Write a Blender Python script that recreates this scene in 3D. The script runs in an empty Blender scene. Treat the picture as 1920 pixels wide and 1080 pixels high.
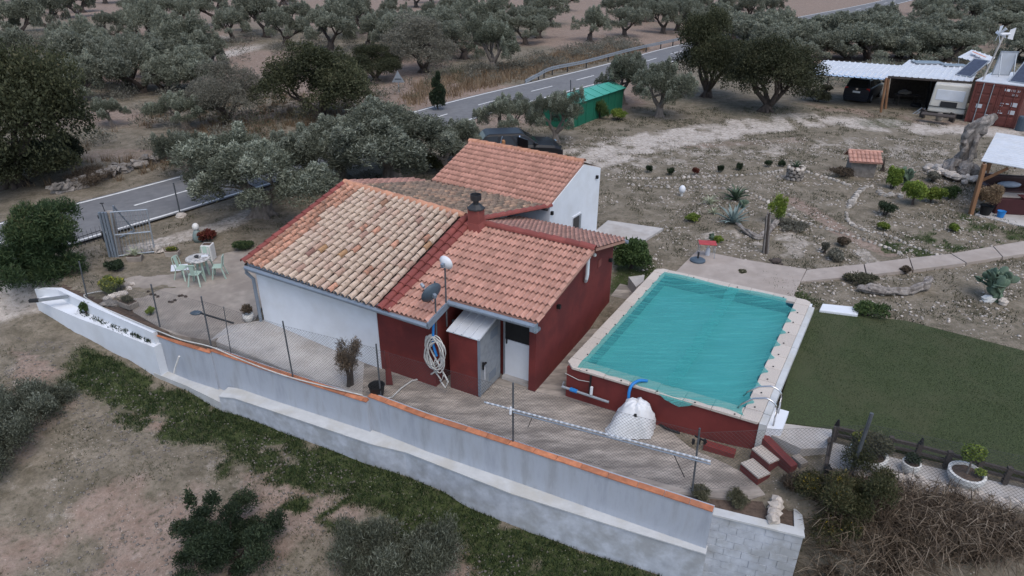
import bpy, math, random
import numpy as np
from mathutils import Vector, Matrix

# ------------------------------------------------------------------ camera, sky, sun, exposure
sc = bpy.context.scene
COL = sc.collection
cd = bpy.data.cameras.new('camera'); cam = bpy.data.objects.new('camera', cd); COL.objects.link(cam)
cd.sensor_width = 36.0; cd.lens = 24.0; cd.clip_start = 0.1; cd.clip_end = 3000
_t, _r = math.radians(27.0), math.radians(0.5)
_f = Vector((0, math.cos(_t), -math.sin(_t))); _x = Vector((1, 0, 0)); _y = _x.cross(_f)
_rt = _x*math.cos(_r) + _y*math.sin(_r); _up = -_x*math.sin(_r) + _y*math.cos(_r)
cam.matrix_world = Matrix(((_rt.x, _up.x, -_f.x, 0), (_rt.y, _up.y, -_f.y, 0), (_rt.z, _up.z, -_f.z, 10.8), (0, 0, 0, 1)))
sc.camera = cam
world = bpy.data.worlds.new('World'); sc.world = world; world.use_nodes = True
nt = world.node_tree; bg = nt.nodes['Background']
sky = nt.nodes.new('ShaderNodeTexSky'); sky.sky_type = 'NISHITA'; sky.sun_disc = False
SUN_EL, SUN_AZ = math.radians(62), math.radians(158)     # azimuth clockwise from +Y (the camera looks along +Y)
sky.sun_elevation = SUN_EL; sky.sun_rotation = SUN_AZ; sky.air_density = 1.0; sky.dust_density = 2.2; sky.ozone_density = 1.0
nt.links.new(sky.outputs[0], bg.inputs[0]); bg.inputs[1].default_value = 0.15
sd = bpy.data.lights.new('sun', 'SUN'); sd.energy = 0.85; sd.angle = math.radians(50); sd.color = (1.0, 0.97, 0.92)
sun = bpy.data.objects.new('sun', sd); COL.objects.link(sun)
_d = Vector((math.sin(SUN_AZ)*math.cos(SUN_EL), math.cos(SUN_AZ)*math.cos(SUN_EL), math.sin(SUN_EL)))
sun.rotation_euler = _d.to_track_quat('Z', 'Y').to_euler(); sun.location = (-10, -10, 40)
sc.view_settings.view_transform = 'Standard'; sc.view_settings.look = 'None'
sc.view_settings.gamma = 1.0; sc.view_settings.use_curve_mapping = False
sc.view_settings.exposure = 0.62
try:
    sc.cycles.max_bounces = 6; sc.cycles.transparent_max_bounces = 12
except Exception:
    pass

# ------------------------------------------------------------------ helpers
R = random.Random(7); NR = np.random.RandomState(7)
ORG = {}

def put(o, label=None, cat=None, group=None, kind=None):
    if label: o['label'] = label
    if cat: o['category'] = cat
    if group: o['group'] = group
    if kind: o['kind'] = kind
    return o

def thing(name, label, cat, loc=(0, 0, 0), rz=0.0, group=None):
    o = bpy.data.objects.new(name, None); COL.objects.link(o)
    o.empty_display_size = 0.2; o.location = loc; o.rotation_euler = (0, 0, rz)
    ORG[o] = Vector(loc)
    return put(o, label, cat, group)

class MB:
    def __init__(s): s.v = []; s.f = []
    def add(s, vs, fs):
        n = len(s.v); s.v.extend(tuple(v) for v in vs); s.f.extend(tuple(i+n for i in f) for f in fs); return s
    def hexa(s, b, t):
        return s.add(list(b)+list(t), [(3, 2, 1, 0), (4, 5, 6, 7), (0, 1, 5, 4), (1, 2, 6, 5), (2, 3, 7, 6), (3, 0, 4, 7)])
    def box(s, c, d, rz=0.0):
        x, y, z = d[0]/2, d[1]/2, d[2]/2; ca, sa = math.cos(rz), math.sin(rz)
        P = lambda a, b, e: (c[0]+a*ca-b*sa, c[1]+a*sa+b*ca, c[2]+e)
        return s.hexa([P(-x, -y, -z), P(x, -y, -z), P(x, y, -z), P(-x, y, -z)], [P(-x, -y, z), P(x, -y, z), P(x, y, z), P(-x, y, z)])
    def beam(s, a, b, w, h, up=(0, 0, 1)):
        a = Vector(a); b = Vector(b); d = (b-a).normalized(); u = Vector(up)
        if abs(d.dot(u)) > .98: u = Vector((0, 1, 0))
        sx = d.cross(u).normalized()*(w/2); uy = sx.cross(d).normalized()*(h/2)
        return s.hexa([a-sx-uy, a+sx-uy, b+sx-uy, b-sx-uy], [a-sx+uy, a+sx+uy, b+sx+uy, b-sx+uy])
    def prism(s, poly, z0, z1):
        n = len(poly); g = lambda z, i: z[i] if isinstance(z, (list, tuple)) else z
        vs = [(p[0], p[1], g(z0, i)) for i, p in enumerate(poly)]+[(p[0], p[1], g(z1, i)) for i, p in enumerate(poly)]
        ar = sum(poly[i-1][0]*poly[i][1]-poly[i][0]*poly[i-1][1] for i in range(n))
        fs = [tuple(reversed(range(n))), tuple(range(n, 2*n))]+[(i, (i+1) % n, (i+1) % n+n, i+n) for i in range(n)]
        if ar < 0: fs = [tuple(reversed(f)) for f in fs]
        return s.add(vs, fs)
    def tube(s, pts, r, n=8, cap=True):
        pts = [Vector(p) for p in pts]; m = len(pts); rr = r if isinstance(r, (list, tuple)) else [r]*m
        vs = []; fs = []; prev = None
        for i, p in enumerate(pts):
            d = (pts[min(i+1, m-1)]-pts[max(i-1, 0)]).normalized()
            if prev is None:
                u = Vector((0, 0, 1)) if abs(d.z) < .9 else Vector((1, 0, 0)); u = (u-d*u.dot(d)).normalized()
            else:
                u = (prev-d*prev.dot(d)); u = u.normalized() if u.length > 1e-6 else prev
            prev = u; w = d.cross(u)
            for k in range(n):
                a = 2*math.pi*k/n; vs.append(p+(u*math.cos(a)+w*math.sin(a))*rr[i])
        for i in range(m-1):
            for k in range(n):
                a, b = i*n+k, i*n+(k+1) % n; fs.append((a, b, b+n, a+n))
        if cap: fs.append(tuple(reversed(range(n)))); fs.append(tuple(range((m-1)*n, m*n)))
        return s.add(vs, fs)
    def lathe(s, prof, c=(0, 0, 0), n=20, cap=True, sx=1, sy=1):
        m = len(prof); vs = []; fs = []
        for r, z in prof:
            for k in range(n):
                a = 2*math.pi*k/n; vs.append((c[0]+r*math.cos(a)*sx, c[1]+r*math.sin(a)*sy, c[2]+z))
        for i in range(m-1):
            for k in range(n):
                a, b = i*n+k, i*n+(k+1) % n; fs.append((a, b, b+n, a+n))
        if cap: fs.append(tuple(reversed(range(n)))); fs.append(tuple(range((m-1)*n, m*n)))
        return s.add(vs, fs)
    def rock(s, c, r, seed=0, rz=0.0, nu=8, nv=5, rough=.22):
        q = random.Random(seed); vs = [(0, 0, -1)]; ca, sa = math.cos(rz), math.sin(rz)
        for j in range(1, nv):
            t = math.pi*j/nv
            for k in range(nu):
                a = 2*math.pi*(k+.5*(j % 2))/nu; m = 1+q.uniform(-rough, rough)
                vs.append((math.sin(t)*math.cos(a)*m, math.sin(t)*math.sin(a)*m, -math.cos(t)*m))
        vs.append((0, 0, 1)); L = len(vs)-1
        rx, ry, rz_ = r if isinstance(r, (list, tuple)) else (r, r, r)
        out = [(c[0]+x*rx*ca-y*ry*sa, c[1]+x*rx*sa+y*ry*ca, c[2]+z*rz_) for x, y, z in vs]
        fs = [(0, 1+(k+1) % nu, 1+k) for k in range(nu)]
        for j in range(nv-2):
            for k in range(nu):
                a = 1+j*nu+k; b = 1+j*nu+(k+1) % nu; fs.append((a, b, b+nu, a+nu))
        fs += [(L, 1+(nv-2)*nu+k, 1+(nv-2)*nu+(k+1) % nu) for k in range(nu)]
        return s.add(out, fs)
    def disc(s, c, r, nrm, n=20):
        nrm = Vector(nrm).normalized(); u = nrm.orthogonal().normalized(); w = nrm.cross(u)
        return s.add([Vector(c)+(u*math.cos(2*math.pi*k/n)+w*math.sin(2*math.pi*k/n))*r for k in range(n)], [tuple(range(n))])

def mesh_from(name, mb, mat, org=(0, 0, 0), smooth=False):
    me = bpy.data.meshes.new(name)
    me.from_pydata([(v[0]-org[0], v[1]-org[1], v[2]-org[2]) for v in mb.v], [], mb.f)
    if mat: me.materials.append(mat)
    if smooth: me.polygons.foreach_set('use_smooth', [True]*len(me.polygons))
    me.update(); return me

def part(name, mb, mat, parent, local=False, smooth=False, kind=None, label=None, bevel=0):
    """one mesh object under `parent`; vertices are in world coordinates unless local"""
    og = Vector((0, 0, 0)) if local else ORG[parent]
    o = bpy.data.objects.new(name, mesh_from(name, mb, mat, og, smooth)); COL.objects.link(o)
    o.parent = parent; ORG[o] = ORG[parent]
    if bevel: bev(o, bevel)
    return put(o, label, None, None, kind)

def bev(o, w, seg=2):
    m = o.modifiers.new('bevel', 'BEVEL'); m.width = w; m.segments = seg; m.limit_method = 'ANGLE'; m.angle_limit = math.radians(35)

def solo(name, mb, mat, label=None, cat=None, group=None, kind=None, smooth=False, bevel=0):
    a = np.array(mb.v); c = ((a[:, 0].min()+a[:, 0].max())/2, (a[:, 1].min()+a[:, 1].max())/2, a[:, 2].min())
    o = bpy.data.objects.new(name, mesh_from(name, mb, mat, c, smooth)); COL.objects.link(o); o.location = c; ORG[o] = Vector(c)
    if bevel: bev(o, bevel)
    return put(o, label, cat, group, kind)

def inst(name, me, parent=None, M=None, label=None, cat=None, group=None, kind=None):
    o = bpy.data.objects.new(name, me); COL.objects.link(o)
    if parent is not None:
        o.parent = parent; ORG[o] = ORG[parent]
    if M is not None: o.matrix_basis = M
    return put(o, label, cat, group, kind)

def copy_tree(o, parent=None, done=None):
    c = o.copy(); COL.objects.link(c)
    if parent is not None: c.parent = parent
    for ch in list(o.children): copy_tree(ch, c)
    return c

def np_mesh(name, V, F, mat, tone=None, smooth=False):
    """V (n,3), F (m,k) numpy faces with k corners; optional per-face tone attribute"""
    me = bpy.data.meshes.new(name); n, (m, k) = len(V), F.shape
    me.vertices.add(n); me.vertices.foreach_set('co', np.ascontiguousarray(V, dtype=np.float32).ravel())
    me.loops.add(m*k); me.loops.foreach_set('vertex_index', np.ascontiguousarray(F, dtype=np.int32).ravel())
    me.polygons.add(m); me.polygons.foreach_set('loop_start', np.arange(0, m*k, k, dtype=np.int32))
    try: me.polygons.foreach_set('loop_total', np.full(m, k, dtype=np.int32))
    except Exception: pass
    if tone is not None:
        at = me.attributes.new('tone', 'FLOAT', 'FACE'); at.data.foreach_set('value', np.asarray(tone, dtype=np.float32))
    if mat: me.materials.append(mat)
    if smooth: me.polygons.foreach_set('use_smooth', np.ones(m, dtype=bool))
    me.update(calc_edges=True); return me

def hash2(ix, iy, seed):
    h = (ix.astype(np.int64)*374761393+iy.astype(np.int64)*668265263+seed*974711) & 0xffffffff
    h = ((h ^ (h >> 13))*1274126177) & 0xffffffff
    return ((h ^ (h >> 16)) & 0xffff)/65535.0

def vnoise(x, y, seed=0):
    x = np.asarray(x, float); y = np.asarray(y, float); ix = np.floor(x); iy = np.floor(y); fx = x-ix; fy = y-iy
    fx = fx*fx*(3-2*fx); fy = fy*fy*(3-2*fy)
    a, b, c, d = hash2(ix, iy, seed), hash2(ix+1, iy, seed), hash2(ix, iy+1, seed), hash2(ix+1, iy+1, seed)
    return (a*(1-fx)+b*fx)*(1-fy)+(c*(1-fx)+d*fx)*fy

def fbm(x, y, seed=0, o=4):
    return sum(vnoise(x*2**i, y*2**i, seed+i)*.5**(i+1) for i in range(o))/(1-.5**o)

def sstep(t, a=0.0, b=1.0):
    t = np.clip((np.asarray(t, float)-a)/(b-a), 0, 1); return t*t*(3-2*t)

# ------------------------------------------------------------------ materials (procedural)
def nodes(name):
    m = bpy.data.materials.new(name); m.use_nodes = True; t = m.node_tree
    return m, t, t.nodes['Principled BSDF']

def _ns(t, scale, detail=5, stretch=None, rough=.6):
    g = t.nodes.new('ShaderNodeNewGeometry'); n = t.nodes.new('ShaderNodeTexNoise')
    n.inputs['Scale'].default_value = scale; n.inputs['Detail'].default_value = detail; n.inputs['Roughness'].default_value = rough
    src = g.outputs['Position']
    if stretch:
        mp = t.nodes.new('ShaderNodeMapping'); mp.inputs['Rotation'].default_value = (0, 0, stretch[3] if len(stretch) > 3 else 0)
        mp.inputs['Scale'].default_value = stretch[:3]; t.links.new(src, mp.inputs[0]); src = mp.outputs[0]
    t.links.new(src, n.inputs['Vector']); return n

def _mix(t, f, a, b, mode='MIX'):
    x = t.nodes.new('ShaderNodeMix'); x.data_type = 'RGBA'; x.blend_type = mode
    for i, v in ((0, f), (6, a), (7, b)):
        if hasattr(v, 'is_linked'): t.links.new(v, x.inputs[i])
        elif i == 0: x.inputs[0].default_value = v
        else: x.inputs[i].default_value = (*v, 1)
    return x.outputs[2]

def _ramp(t, src, a, b):
    r = t.nodes.new('ShaderNodeMapRange'); r.inputs[1].default_value = a; r.inputs[2].default_value = b
    t.links.new(src, r.inputs[0]); return r.outputs[0]

def mat(name, col, rough=.8, var=.18, scale=6.0, bump=.15, metal=0.0, col2=None, s2=1.2, amt2=.5, lo2=.48, hi2=.62, rnd=0.0, tone=None, stretch=None, bscale=None, bdist=.01, spec=.3, sheen=0):
    m, t, b = nodes(name)
    c1 = tuple(max(0, x*(1-var)) for x in col); c3 = tuple(min(1, x*(1+var)) for x in col)
    n1 = _ns(t, scale, 6, stretch); out = _mix(t, _ramp(t, n1.outputs[0], .3, .7), c1, c3)
    if col2 is not None:
        n2 = _ns(t, s2, 5, stretch); f = _ramp(t, n2.outputs[0], lo2, hi2)
        mm = t.nodes.new('ShaderNodeMath'); mm.operation = 'MULTIPLY'; mm.inputs[1].default_value = amt2; t.links.new(f, mm.inputs[0])
        out = _mix(t, mm.outputs[0], out, col2)
    if rnd or tone:
        if tone: s_ = t.nodes.new('ShaderNodeAttribute'); s_.attribute_name = 'tone'; src = s_.outputs['Fac']
        else: s_ = t.nodes.new('ShaderNodeObjectInfo'); src = s_.outputs['Random']
        if isinstance(tone, (list, tuple)) or isinstance(rnd, (list, tuple)):
            cols = tone if isinstance(tone, (list, tuple)) else rnd
            cr = t.nodes.new('ShaderNodeValToRGB'); cr.color_ramp.interpolation = 'LINEAR'
            while len(cr.color_ramp.elements) < len(cols): cr.color_ramp.elements.new(.5)
            for e, (p, c) in zip(cr.color_ramp.elements, cols): e.position = p; e.color = (*c, 1)
            t.links.new(src, cr.inputs[0])
            out = _mix(t, 1.0, out, cr.outputs[0], 'MULTIPLY')
        else:
            v = t.nodes.new('ShaderNodeMapRange'); v.inputs[3].default_value = 1-rnd; v.inputs[4].default_value = 1+rnd
            t.links.new(src, v.inputs[0]); h = t.nodes.new('ShaderNodeHueSaturation')
            t.links.new(v.outputs[0], h.inputs['Value']); t.links.new(out, h.inputs['Color']); out = h.outputs[0]
    t.links.new(out, b.inputs['Base Color'])
    b.inputs['Roughness'].default_value = rough; b.inputs['Metallic'].default_value = metal
    b.inputs['Specular IOR Level'].default_value = spec
    if bump:
        n3 = _ns(t, bscale or scale*4, 6, stretch); bp = t.nodes.new('ShaderNodeBump'); bp.inputs['Strength'].default_value = bump
        bp.inputs['Distance'].default_value = bdist; t.links.new(n3.outputs[0], bp.inputs['Height']); t.links.new(bp.outputs[0], b.inputs['Normal'])
    return m

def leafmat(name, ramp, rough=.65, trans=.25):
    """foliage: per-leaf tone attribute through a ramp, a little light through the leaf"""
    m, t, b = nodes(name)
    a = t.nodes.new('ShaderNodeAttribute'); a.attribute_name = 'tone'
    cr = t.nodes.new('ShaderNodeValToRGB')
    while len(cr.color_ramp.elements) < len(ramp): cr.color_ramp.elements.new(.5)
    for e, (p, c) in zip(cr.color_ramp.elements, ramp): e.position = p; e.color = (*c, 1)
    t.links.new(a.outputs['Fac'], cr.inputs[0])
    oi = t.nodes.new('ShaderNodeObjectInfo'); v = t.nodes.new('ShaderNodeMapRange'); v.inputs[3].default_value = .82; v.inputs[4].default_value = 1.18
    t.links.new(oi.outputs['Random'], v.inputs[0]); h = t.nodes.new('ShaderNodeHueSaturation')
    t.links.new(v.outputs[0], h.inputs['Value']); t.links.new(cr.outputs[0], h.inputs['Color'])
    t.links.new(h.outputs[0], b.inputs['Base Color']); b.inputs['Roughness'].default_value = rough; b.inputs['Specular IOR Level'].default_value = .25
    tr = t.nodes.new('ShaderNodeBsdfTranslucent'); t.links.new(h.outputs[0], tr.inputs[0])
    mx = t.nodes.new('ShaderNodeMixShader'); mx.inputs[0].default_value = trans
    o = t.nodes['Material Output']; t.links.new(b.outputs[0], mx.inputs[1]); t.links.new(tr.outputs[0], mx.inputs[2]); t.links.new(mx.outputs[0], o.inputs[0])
    return m

M = {}
M['white_wall'] = mat('white_wall', (.62, .65, .69), .85, .05, 2.0, .12, col2=(.48, .48, .47), s2=.9, amt2=.25, bscale=60)
M['white_block'] = mat('white_block', (.43, .455, .495), .9, .2, 3.4, .3, col2=(.28, .285, .28), s2=1.6, amt2=.65, lo2=.45, bscale=40)
M['white_ledge'] = mat('white_ledge', (.46, .47, .47), .85, .10, 3.0, .2, col2=(.40, .38, .33), s2=1.1, amt2=.5, bscale=40)
M['white_render'] = mat('white_render', (.37, .40, .45), .9, .20, 2.6, .3, col2=(.215, .222, .225), s2=2.6, amt2=.62, lo2=.47, hi2=.66, stretch=(1, 1, .22), bscale=40)
M['red_wall'] = mat('red_wall', (.145, .028, .025), .8, .14, 2.0, .15, col2=(.092, .020, .020), s2=.9, amt2=.7, bscale=70)
M['red_band'] = mat('red_band', (.20, .055, .046), .75, .15, 3.0, .2, rnd=.12, bscale=50)
M['barrel'] = mat('barrel_clay', (.51, .425, .36), .9, .18, 14.0, .3, col2=(.16, .13, .10), s2=9.0, amt2=.55, lo2=.52, hi2=.7, bscale=60,
    rnd=[(0, (.94, .86, .79)), (.5, (1.0, .93, .85)), (.76, (.90, .80, .75)), (.9, (.90, .74, .66)), (.955, (.70, .54, .50)), (.975, (.42, .28, .27)), (1, (.80, .58, .34))])
M['barrel_red'] = mat('barrel_red_clay', (.42, .22, .15), .9, .3, 14.0, .3, col2=(.12, .10, .08), s2=8.0, amt2=.65, lo2=.46, hi2=.64, rnd=.3, bscale=60)
M['barrel_old'] = mat('barrel_lichen', (.23, .18, .14), .95, .35, 7.0, .5, col2=(.33, .26, .19), s2=4.0, amt2=.6, tone=[(0, (.7, .68, .66)), (.6, (1.1, 1, .95)), (1, (1.5, 1.2, 1.05))], bscale=25)
M['roof_bed'] = mat('roof_bed', (.032, .024, .020), .95, .3, 10.0, .3)  # near-black: shade of the gutters between tile columns put into the colour
M['wave'] = mat('wave_clay', (.42, .23, .178), .85, .16, 9.0, .2, col2=(.30, .17, .13), s2=2.2, amt2=.35, rnd=.17, bscale=60)
M['wave_t'] = mat('wave_clay_far', (.43, .235, .182), .85, .12, 9.0, .2, tone=[(0, (.80, .78, .76)), (1, (1.14, 1.12, 1.12))], bscale=60)
M['ridge'] = mat('ridge_clay', (.44, .22, .14), .85, .2, 6.0, .2, rnd=.15)
M['grey_metal'] = mat('grey_metal', (.22, .26, .31), .5, .1, 3.0, .05, metal=.35)
M['galv'] = mat('galvanised', (.32, .35, .38), .45, .15, 6.0, .05, metal=.5)
M['dark_metal'] = mat('dark_metal', (.035, .037, .04), .5, .2, 6.0, .05, metal=.3)
M['post_metal'] = mat('post_metal', (.10, .11, .12), .55, .25, 12.0, .1, metal=.4)
M['wire'] = mat('wire', (.045, .048, .05), .7, .1, 10.0, 0)
M['chrome'] = mat('chrome', (.62, .62, .62), .18, .03, 4.0, 0, metal=1.0)
M['white_paint'] = mat('white_paint', (.62, .64, .67), .5, .04, 3.0, .03)
M['sheet_white'] = mat('sheet_white', (.50, .525, .56), .45, .07, 2.0, .04, col2=(.45, .45, .44), s2=1.5, amt2=.3)
M['sheet_blue'] = mat('sheet_blue', (.40, .52, .68), .45, .1, 2.0, .04)
M['black'] = mat('black', (.012, .012, .013), .6, .2, 8, .05)
M['rubber'] = mat('rubber', (.02, .02, .021), .8, .2, 20, .1)
M['glass'] = mat('dark_glass', (.010, .012, .014), .2, .05, 2, 0, spec=.35)
M['coping'] = mat('coping_stone', (.47, .425, .375), .9, .28, 55.0, .4, col2=(.42, .34, .30), s2=40.0, amt2=.5, rnd=.07, bscale=90)
M['concrete'] = mat('concrete', (.33, .29, .25), .9, .30, 2.2, .3, col2=(.155, .135, .118), s2=.9, amt2=.75, lo2=.42, hi2=.6, stretch=(1, 3.2, 1, .45), bscale=50)
M['concrete_pale'] = mat('concrete_pale', (.40, .38, .36), .9, .15, 2.0, .2, col2=(.30, .27, .24), s2=.9, amt2=.6, bscale=50)
M['concrete_pink'] = mat('concrete_pink', (.33, .285, .25), .9, .14, 2.5, .2, col2=(.28, .235, .20), s2=.8, amt2=.6, bscale=50)
M['patio'] = mat('patio_concrete', (.285, .25, .215), .95, .2, 3.0, .3, col2=(.21, .18, .155), s2=.9, amt2=.7, lo2=.44, bscale=40)
M['asphalt'] = mat('asphalt', (.15, .15, .152), .9, .16, 3.0, .2, col2=(.13, .13, .135), s2=.5, amt2=.6, bscale=90)
M['road_paint'] = mat('road_paint', (.62, .62, .60), .8, .15, 5.0, .05)
M['coping_tile'] = mat('coping_tile', (.42, .165, .085), .85, .25, 6.0, .2, rnd=.15, col2=(.25, .12, .08), s2=2.0, amt2=.4)
M['turf'] = mat('turf', (.043, .056, .022), .95, .55, 26.0, .6, col2=(.058, .064, .03), s2=.7, amt2=.7, bscale=160, bdist=.02)
M['edge_stone'] = mat('edging_stone', (.34, .31, .275), .9, .25, 9.0, .4, rnd=.3, bscale=30)
M['stone'] = mat('pale_stone', (.46, .41, .36), .9, .25, 9.0, .4, rnd=.2, bscale=30)
M['stone_grey'] = mat('grey_stone', (.20, .18, .16), .95, .3, 6.0, .5, rnd=.25, bscale=25)
M['bark'] = mat('bark', (.16, .135, .115), .95, .35, 9.0, .7, stretch=(1, 1, .25), bscale=30, bdist=.03)
M['bark_dark'] = mat('bark_dark', (.065, .052, .045), .95, .35, 9.0, .6, stretch=(1, 1, .25), bscale=30, bdist=.03)
M['old_wood'] = mat('weathered_wood', (.25, .225, .205), .95, .35, 7.0, .8, stretch=(1, 1, .3), bscale=22, bdist=.05, col2=(.10, .085, .075), s2=4.0, amt2=.8)
M['wood'] = mat('brown_wood', (.20, .105, .055), .75, .2, 8.0, .2, stretch=(1, 1, .2))
M['wood_dark'] = mat('dark_wood', (.055, .045, .04), .85, .3, 8.0, .3)
M['green_metal'] = mat('green_metal', (.012, .115, .07), .55, .1, 2.0, .04)
M['green_roof'] = mat('green_roof', (.06, .30, .235), .5, .08, 2.0, .04)
M['chair_green'] = mat('chair_green', (.34, .44, .37), .5, .06, 5, .02)
M['car_black'] = mat('car_black', (.008, .008, .010), .38, .1, 2, 0, spec=.3)
M['car_navy'] = mat('car_navy', (.008, .011, .020), .35, .1, 2, 0, spec=.35)
M['tan'] = mat('tan_leather', (.30, .14, .06), .6, .12, 6, .1)
M['red_light'] = mat('red_light', (.40, .012, .01), .3, .05, 4, 0)
M['container'] = mat('container_red', (.135, .042, .034), .7, .2, 2.5, .1, col2=(.10, .036, .03), s2=1.2, amt2=.7)
M['cream'] = mat('caravan_cream', (.50, .48, .43), .55, .08, 2, .04, col2=(.36, .33, .28), s2=1.0, amt2=.5)
M['solar'] = mat('solar_cell', (.05, .06, .09), .25, .2, 5, 0, spec=.5)
M['terracotta'] = mat('terracotta', (.45, .20, .13), .85, .15, 6, .1)
M['pot_white'] = mat('pot_white', (.60, .59, .56), .85, .12, 8, .2)
M['soil'] = mat('soil', (.09, .065, .05), .95, .4, 12, .5)
M['red_plastic'] = mat('red_plastic', (.36, .045, .045), .5, .1, 4, .02)
M['blue_plastic'] = mat('blue_plastic', (.02, .17, .45), .4, .1, 4, .02)
M['grey_plastic'] = mat('grey_plastic', (.06, .085, .11), .5, .1, 6, .03)
M['hose'] = mat('hose', (.45, .45, .43), .6, .15, 9, .05)
M['sack'] = mat('plastic_sack', (.62, .63, .64), .35, .08, 7, .5, bscale=14, bdist=.03)
M['maroon'] = mat('maroon', (.05, .014, .016), .7, .15, 5, .05)
M['leather'] = mat('brown_leather', (.04, .018, .018), .5, .2, 5, .1)
M['cushion'] = mat('cushion', (.30, .34, .40), .9, .1, 6, .1)
M['pad'] = mat('cactus_pad', (.085, .125, .085), .7, .2, 6, .2, rnd=.2)
M['agave_blue'] = mat('agave_blue', (.17, .22, .21), .6, .15, 5, .1)
M['agave_green'] = mat('agave_green', (.055, .085, .05), .6, .2, 5, .1)
M['agave_pale'] = mat('agave_pale', (.30, .32, .22), .7, .2, 5, .1)
L = {}
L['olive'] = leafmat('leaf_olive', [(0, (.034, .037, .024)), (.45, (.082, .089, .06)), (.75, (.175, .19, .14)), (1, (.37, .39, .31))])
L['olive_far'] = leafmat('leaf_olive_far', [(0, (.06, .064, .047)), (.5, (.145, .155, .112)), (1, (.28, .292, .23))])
L['carob'] = leafmat('leaf_carob', [(0, (.018, .020, .010)), (.5, (.042, .048, .024)), (.85, (.075, .078, .038)), (1, (.12, .095, .055))])
L['mastic'] = leafmat('leaf_mastic', [(0, (.010, .018, .010)), (.5, (.026, .042, .022)), (.9, (.055, .075, .038)), (1, (.10, .13, .06))])
L['oleander'] = leafmat('leaf_oleander', [(0, (.016, .032, .014)), (.5, (.040, .070, .030)), (.85, (.085, .115, .045)), (1, (.16, .13, .07))])
L['green'] = leafmat('leaf_green', [(0, (.02, .04, .012)), (.6, (.055, .09, .03)), (1, (.12, .16, .05))])
L['yellow'] = leafmat('leaf_yellow', [(0, (.05, .07, .03)), (.6, (.12, .15, .05)), (.8, (.30, .30, .05)), (1, (.50, .42, .04))])
L['grey'] = leafmat('leaf_grey', [(0, (.06, .056, .042)), (.5, (.145, .138, .108)), (1, (.26, .25, .20))])
L['dry'] = leafmat('leaf_dry', [(0, (.030, .022, .015)), (.5, (.095, .07, .048)), (.85, (.18, .14, .10)), (1, (.30, .25, .19))])
L['straw'] = leafmat('leaf_straw', [(0, (.10, .06, .035)), (.5, (.20, .14, .085)), (1, (.36, .28, .19))])
L['broom'] = leafmat('leaf_broom', [(0, (.014, .020, .008)), (.6, (.05, .055, .024)), (.93, (.10, .085, .04)), (.95, (.42, .30, .03)), (1, (.5, .36, .05))])
L['lime'] = leafmat('leaf_lime', [(0, (.05, .08, .015)), (.6, (.15, .21, .04)), (1, (.30, .33, .06))])
L['grass'] = leafmat('leaf_grass', [(0, (.012, .024, .008)), (.6, (.032, .054, .020)), (.9, (.075, .092, .040)), (1, (.14, .13, .07))])
L['weed'] = leafmat('leaf_weed', [(0, (.04, .042, .024)), (.6, (.10, .10, .06)), (1, (.20, .18, .12))])
L['redleaf'] = leafmat('leaf_red', [(0, (.05, .012, .01)), (.6, (.14, .03, .025)), (1, (.20, .12, .05))])


# ------------------------------------------------------------------ terrain
_a = math.radians(-28.3); UX, UY = math.cos(_a), math.sin(_a)
def uv(u, v, z=0.0): return (u*UX-v*UY, u*UY+v*UX, z)     # the house and pool share these axes
YAW = _a

WALL = [(-17.228, 21.158), (-16.015, 20.295), (-13.743, 18.861), (-10.770, 17.487), (-8.699, 16.748), (-3.735, 14.504), (4.280, 10.683), (6.004, 10.179)]
OUT = np.array([(-30,24,.1),(-22,22,.15),(-19,20.5,.05),(-16.6,19.2,-.35),(-14.5,17.9,-.65),(-12.6,16.9,-1.0),(-10.6,16.4,-1.35),(-8.6,15.4,-1.55),(-5.5,14.2,-1.65),(-3.6,13.4,-1.75),(0,11.8,-2.0),(2.5,10.6,-2.05),(4,9.8,-2.1),(6.5,9.5,-1.9),
    (-22,15,-.7),(-16,13,-1.6),(-10,10,-2.2),(0,7,-2.3),(8,7,-2.1),(-25,19,-.1),(10,9.6,-1.4),(12,9.3,-1.2),(-30,5,-1.5),(15,4,-2)], float)
INN = np.array([(-14.4,22.5,.35),(-12,20.5,.28),(-10,19,.26),(-8.3,18.5,.22),(-9.5,20.5,.26),(-7.5,17.2,.05),(-6,15.8,-.06),(-3,14.8,-.06),(0,13.8,-.06),(2.5,12.6,-.06),(4.6,11.2,-.06),(2.5,17,-.06),(3.6,20.5,.2),(4.4,22.3,.45),(6,23,.55),(10,19.5,.6),(14,16,.6),
    (9,14,.58),(11.5,11.6,.5),(7.6,12.3,.45),(14,10.8,.5),(-14.5,24,.35),(-12,27,.4),(0,30,.5),(10,26,.6),(20,28,.62),(30,42,.65),(20,45,.65),(10,40,.55),(0,40,.5),(-20,36,.5),(-30,30,.5),(-17,27,.42),(0,60,.5),(40,60,.7),(-60,80,.6),(60,100,.7),(0,120,.6),(-3,25,.45)], float)

def idw(P, x, y, p=3.0):
    num = 0; den = 0
    for a, b, z in P:
        w = 1.0/((x-a)**2+(y-b)**2+.05)**(p/2); num = num+w*z; den = den+w
    return num/den

def wall_s(x, y):
    """signed distance to the garden wall, positive inside"""
    best = np.full(np.shape(x), 1e9); sg = np.zeros(np.shape(x))
    n = len(WALL)
    for i in range(n-1):
        ax, ay = WALL[i]; bx, by = WALL[i+1]; dx, dy = bx-ax, by-ay; L2 = dx*dx+dy*dy
        t = ((x-ax)*dx+(y-ay)*dy)/L2
        tc = np.clip(t, -60 if i == 0 else 0, 60 if i == n-2 else 1)
        d = np.hypot(x-ax-tc*dx, y-ay-tc*dy); s = np.sign(dx*(y-ay)-dy*(x-ax))
        m = d < best; best = np.where(m, d, best); sg = np.where(m, s, sg)
    return best*sg

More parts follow.
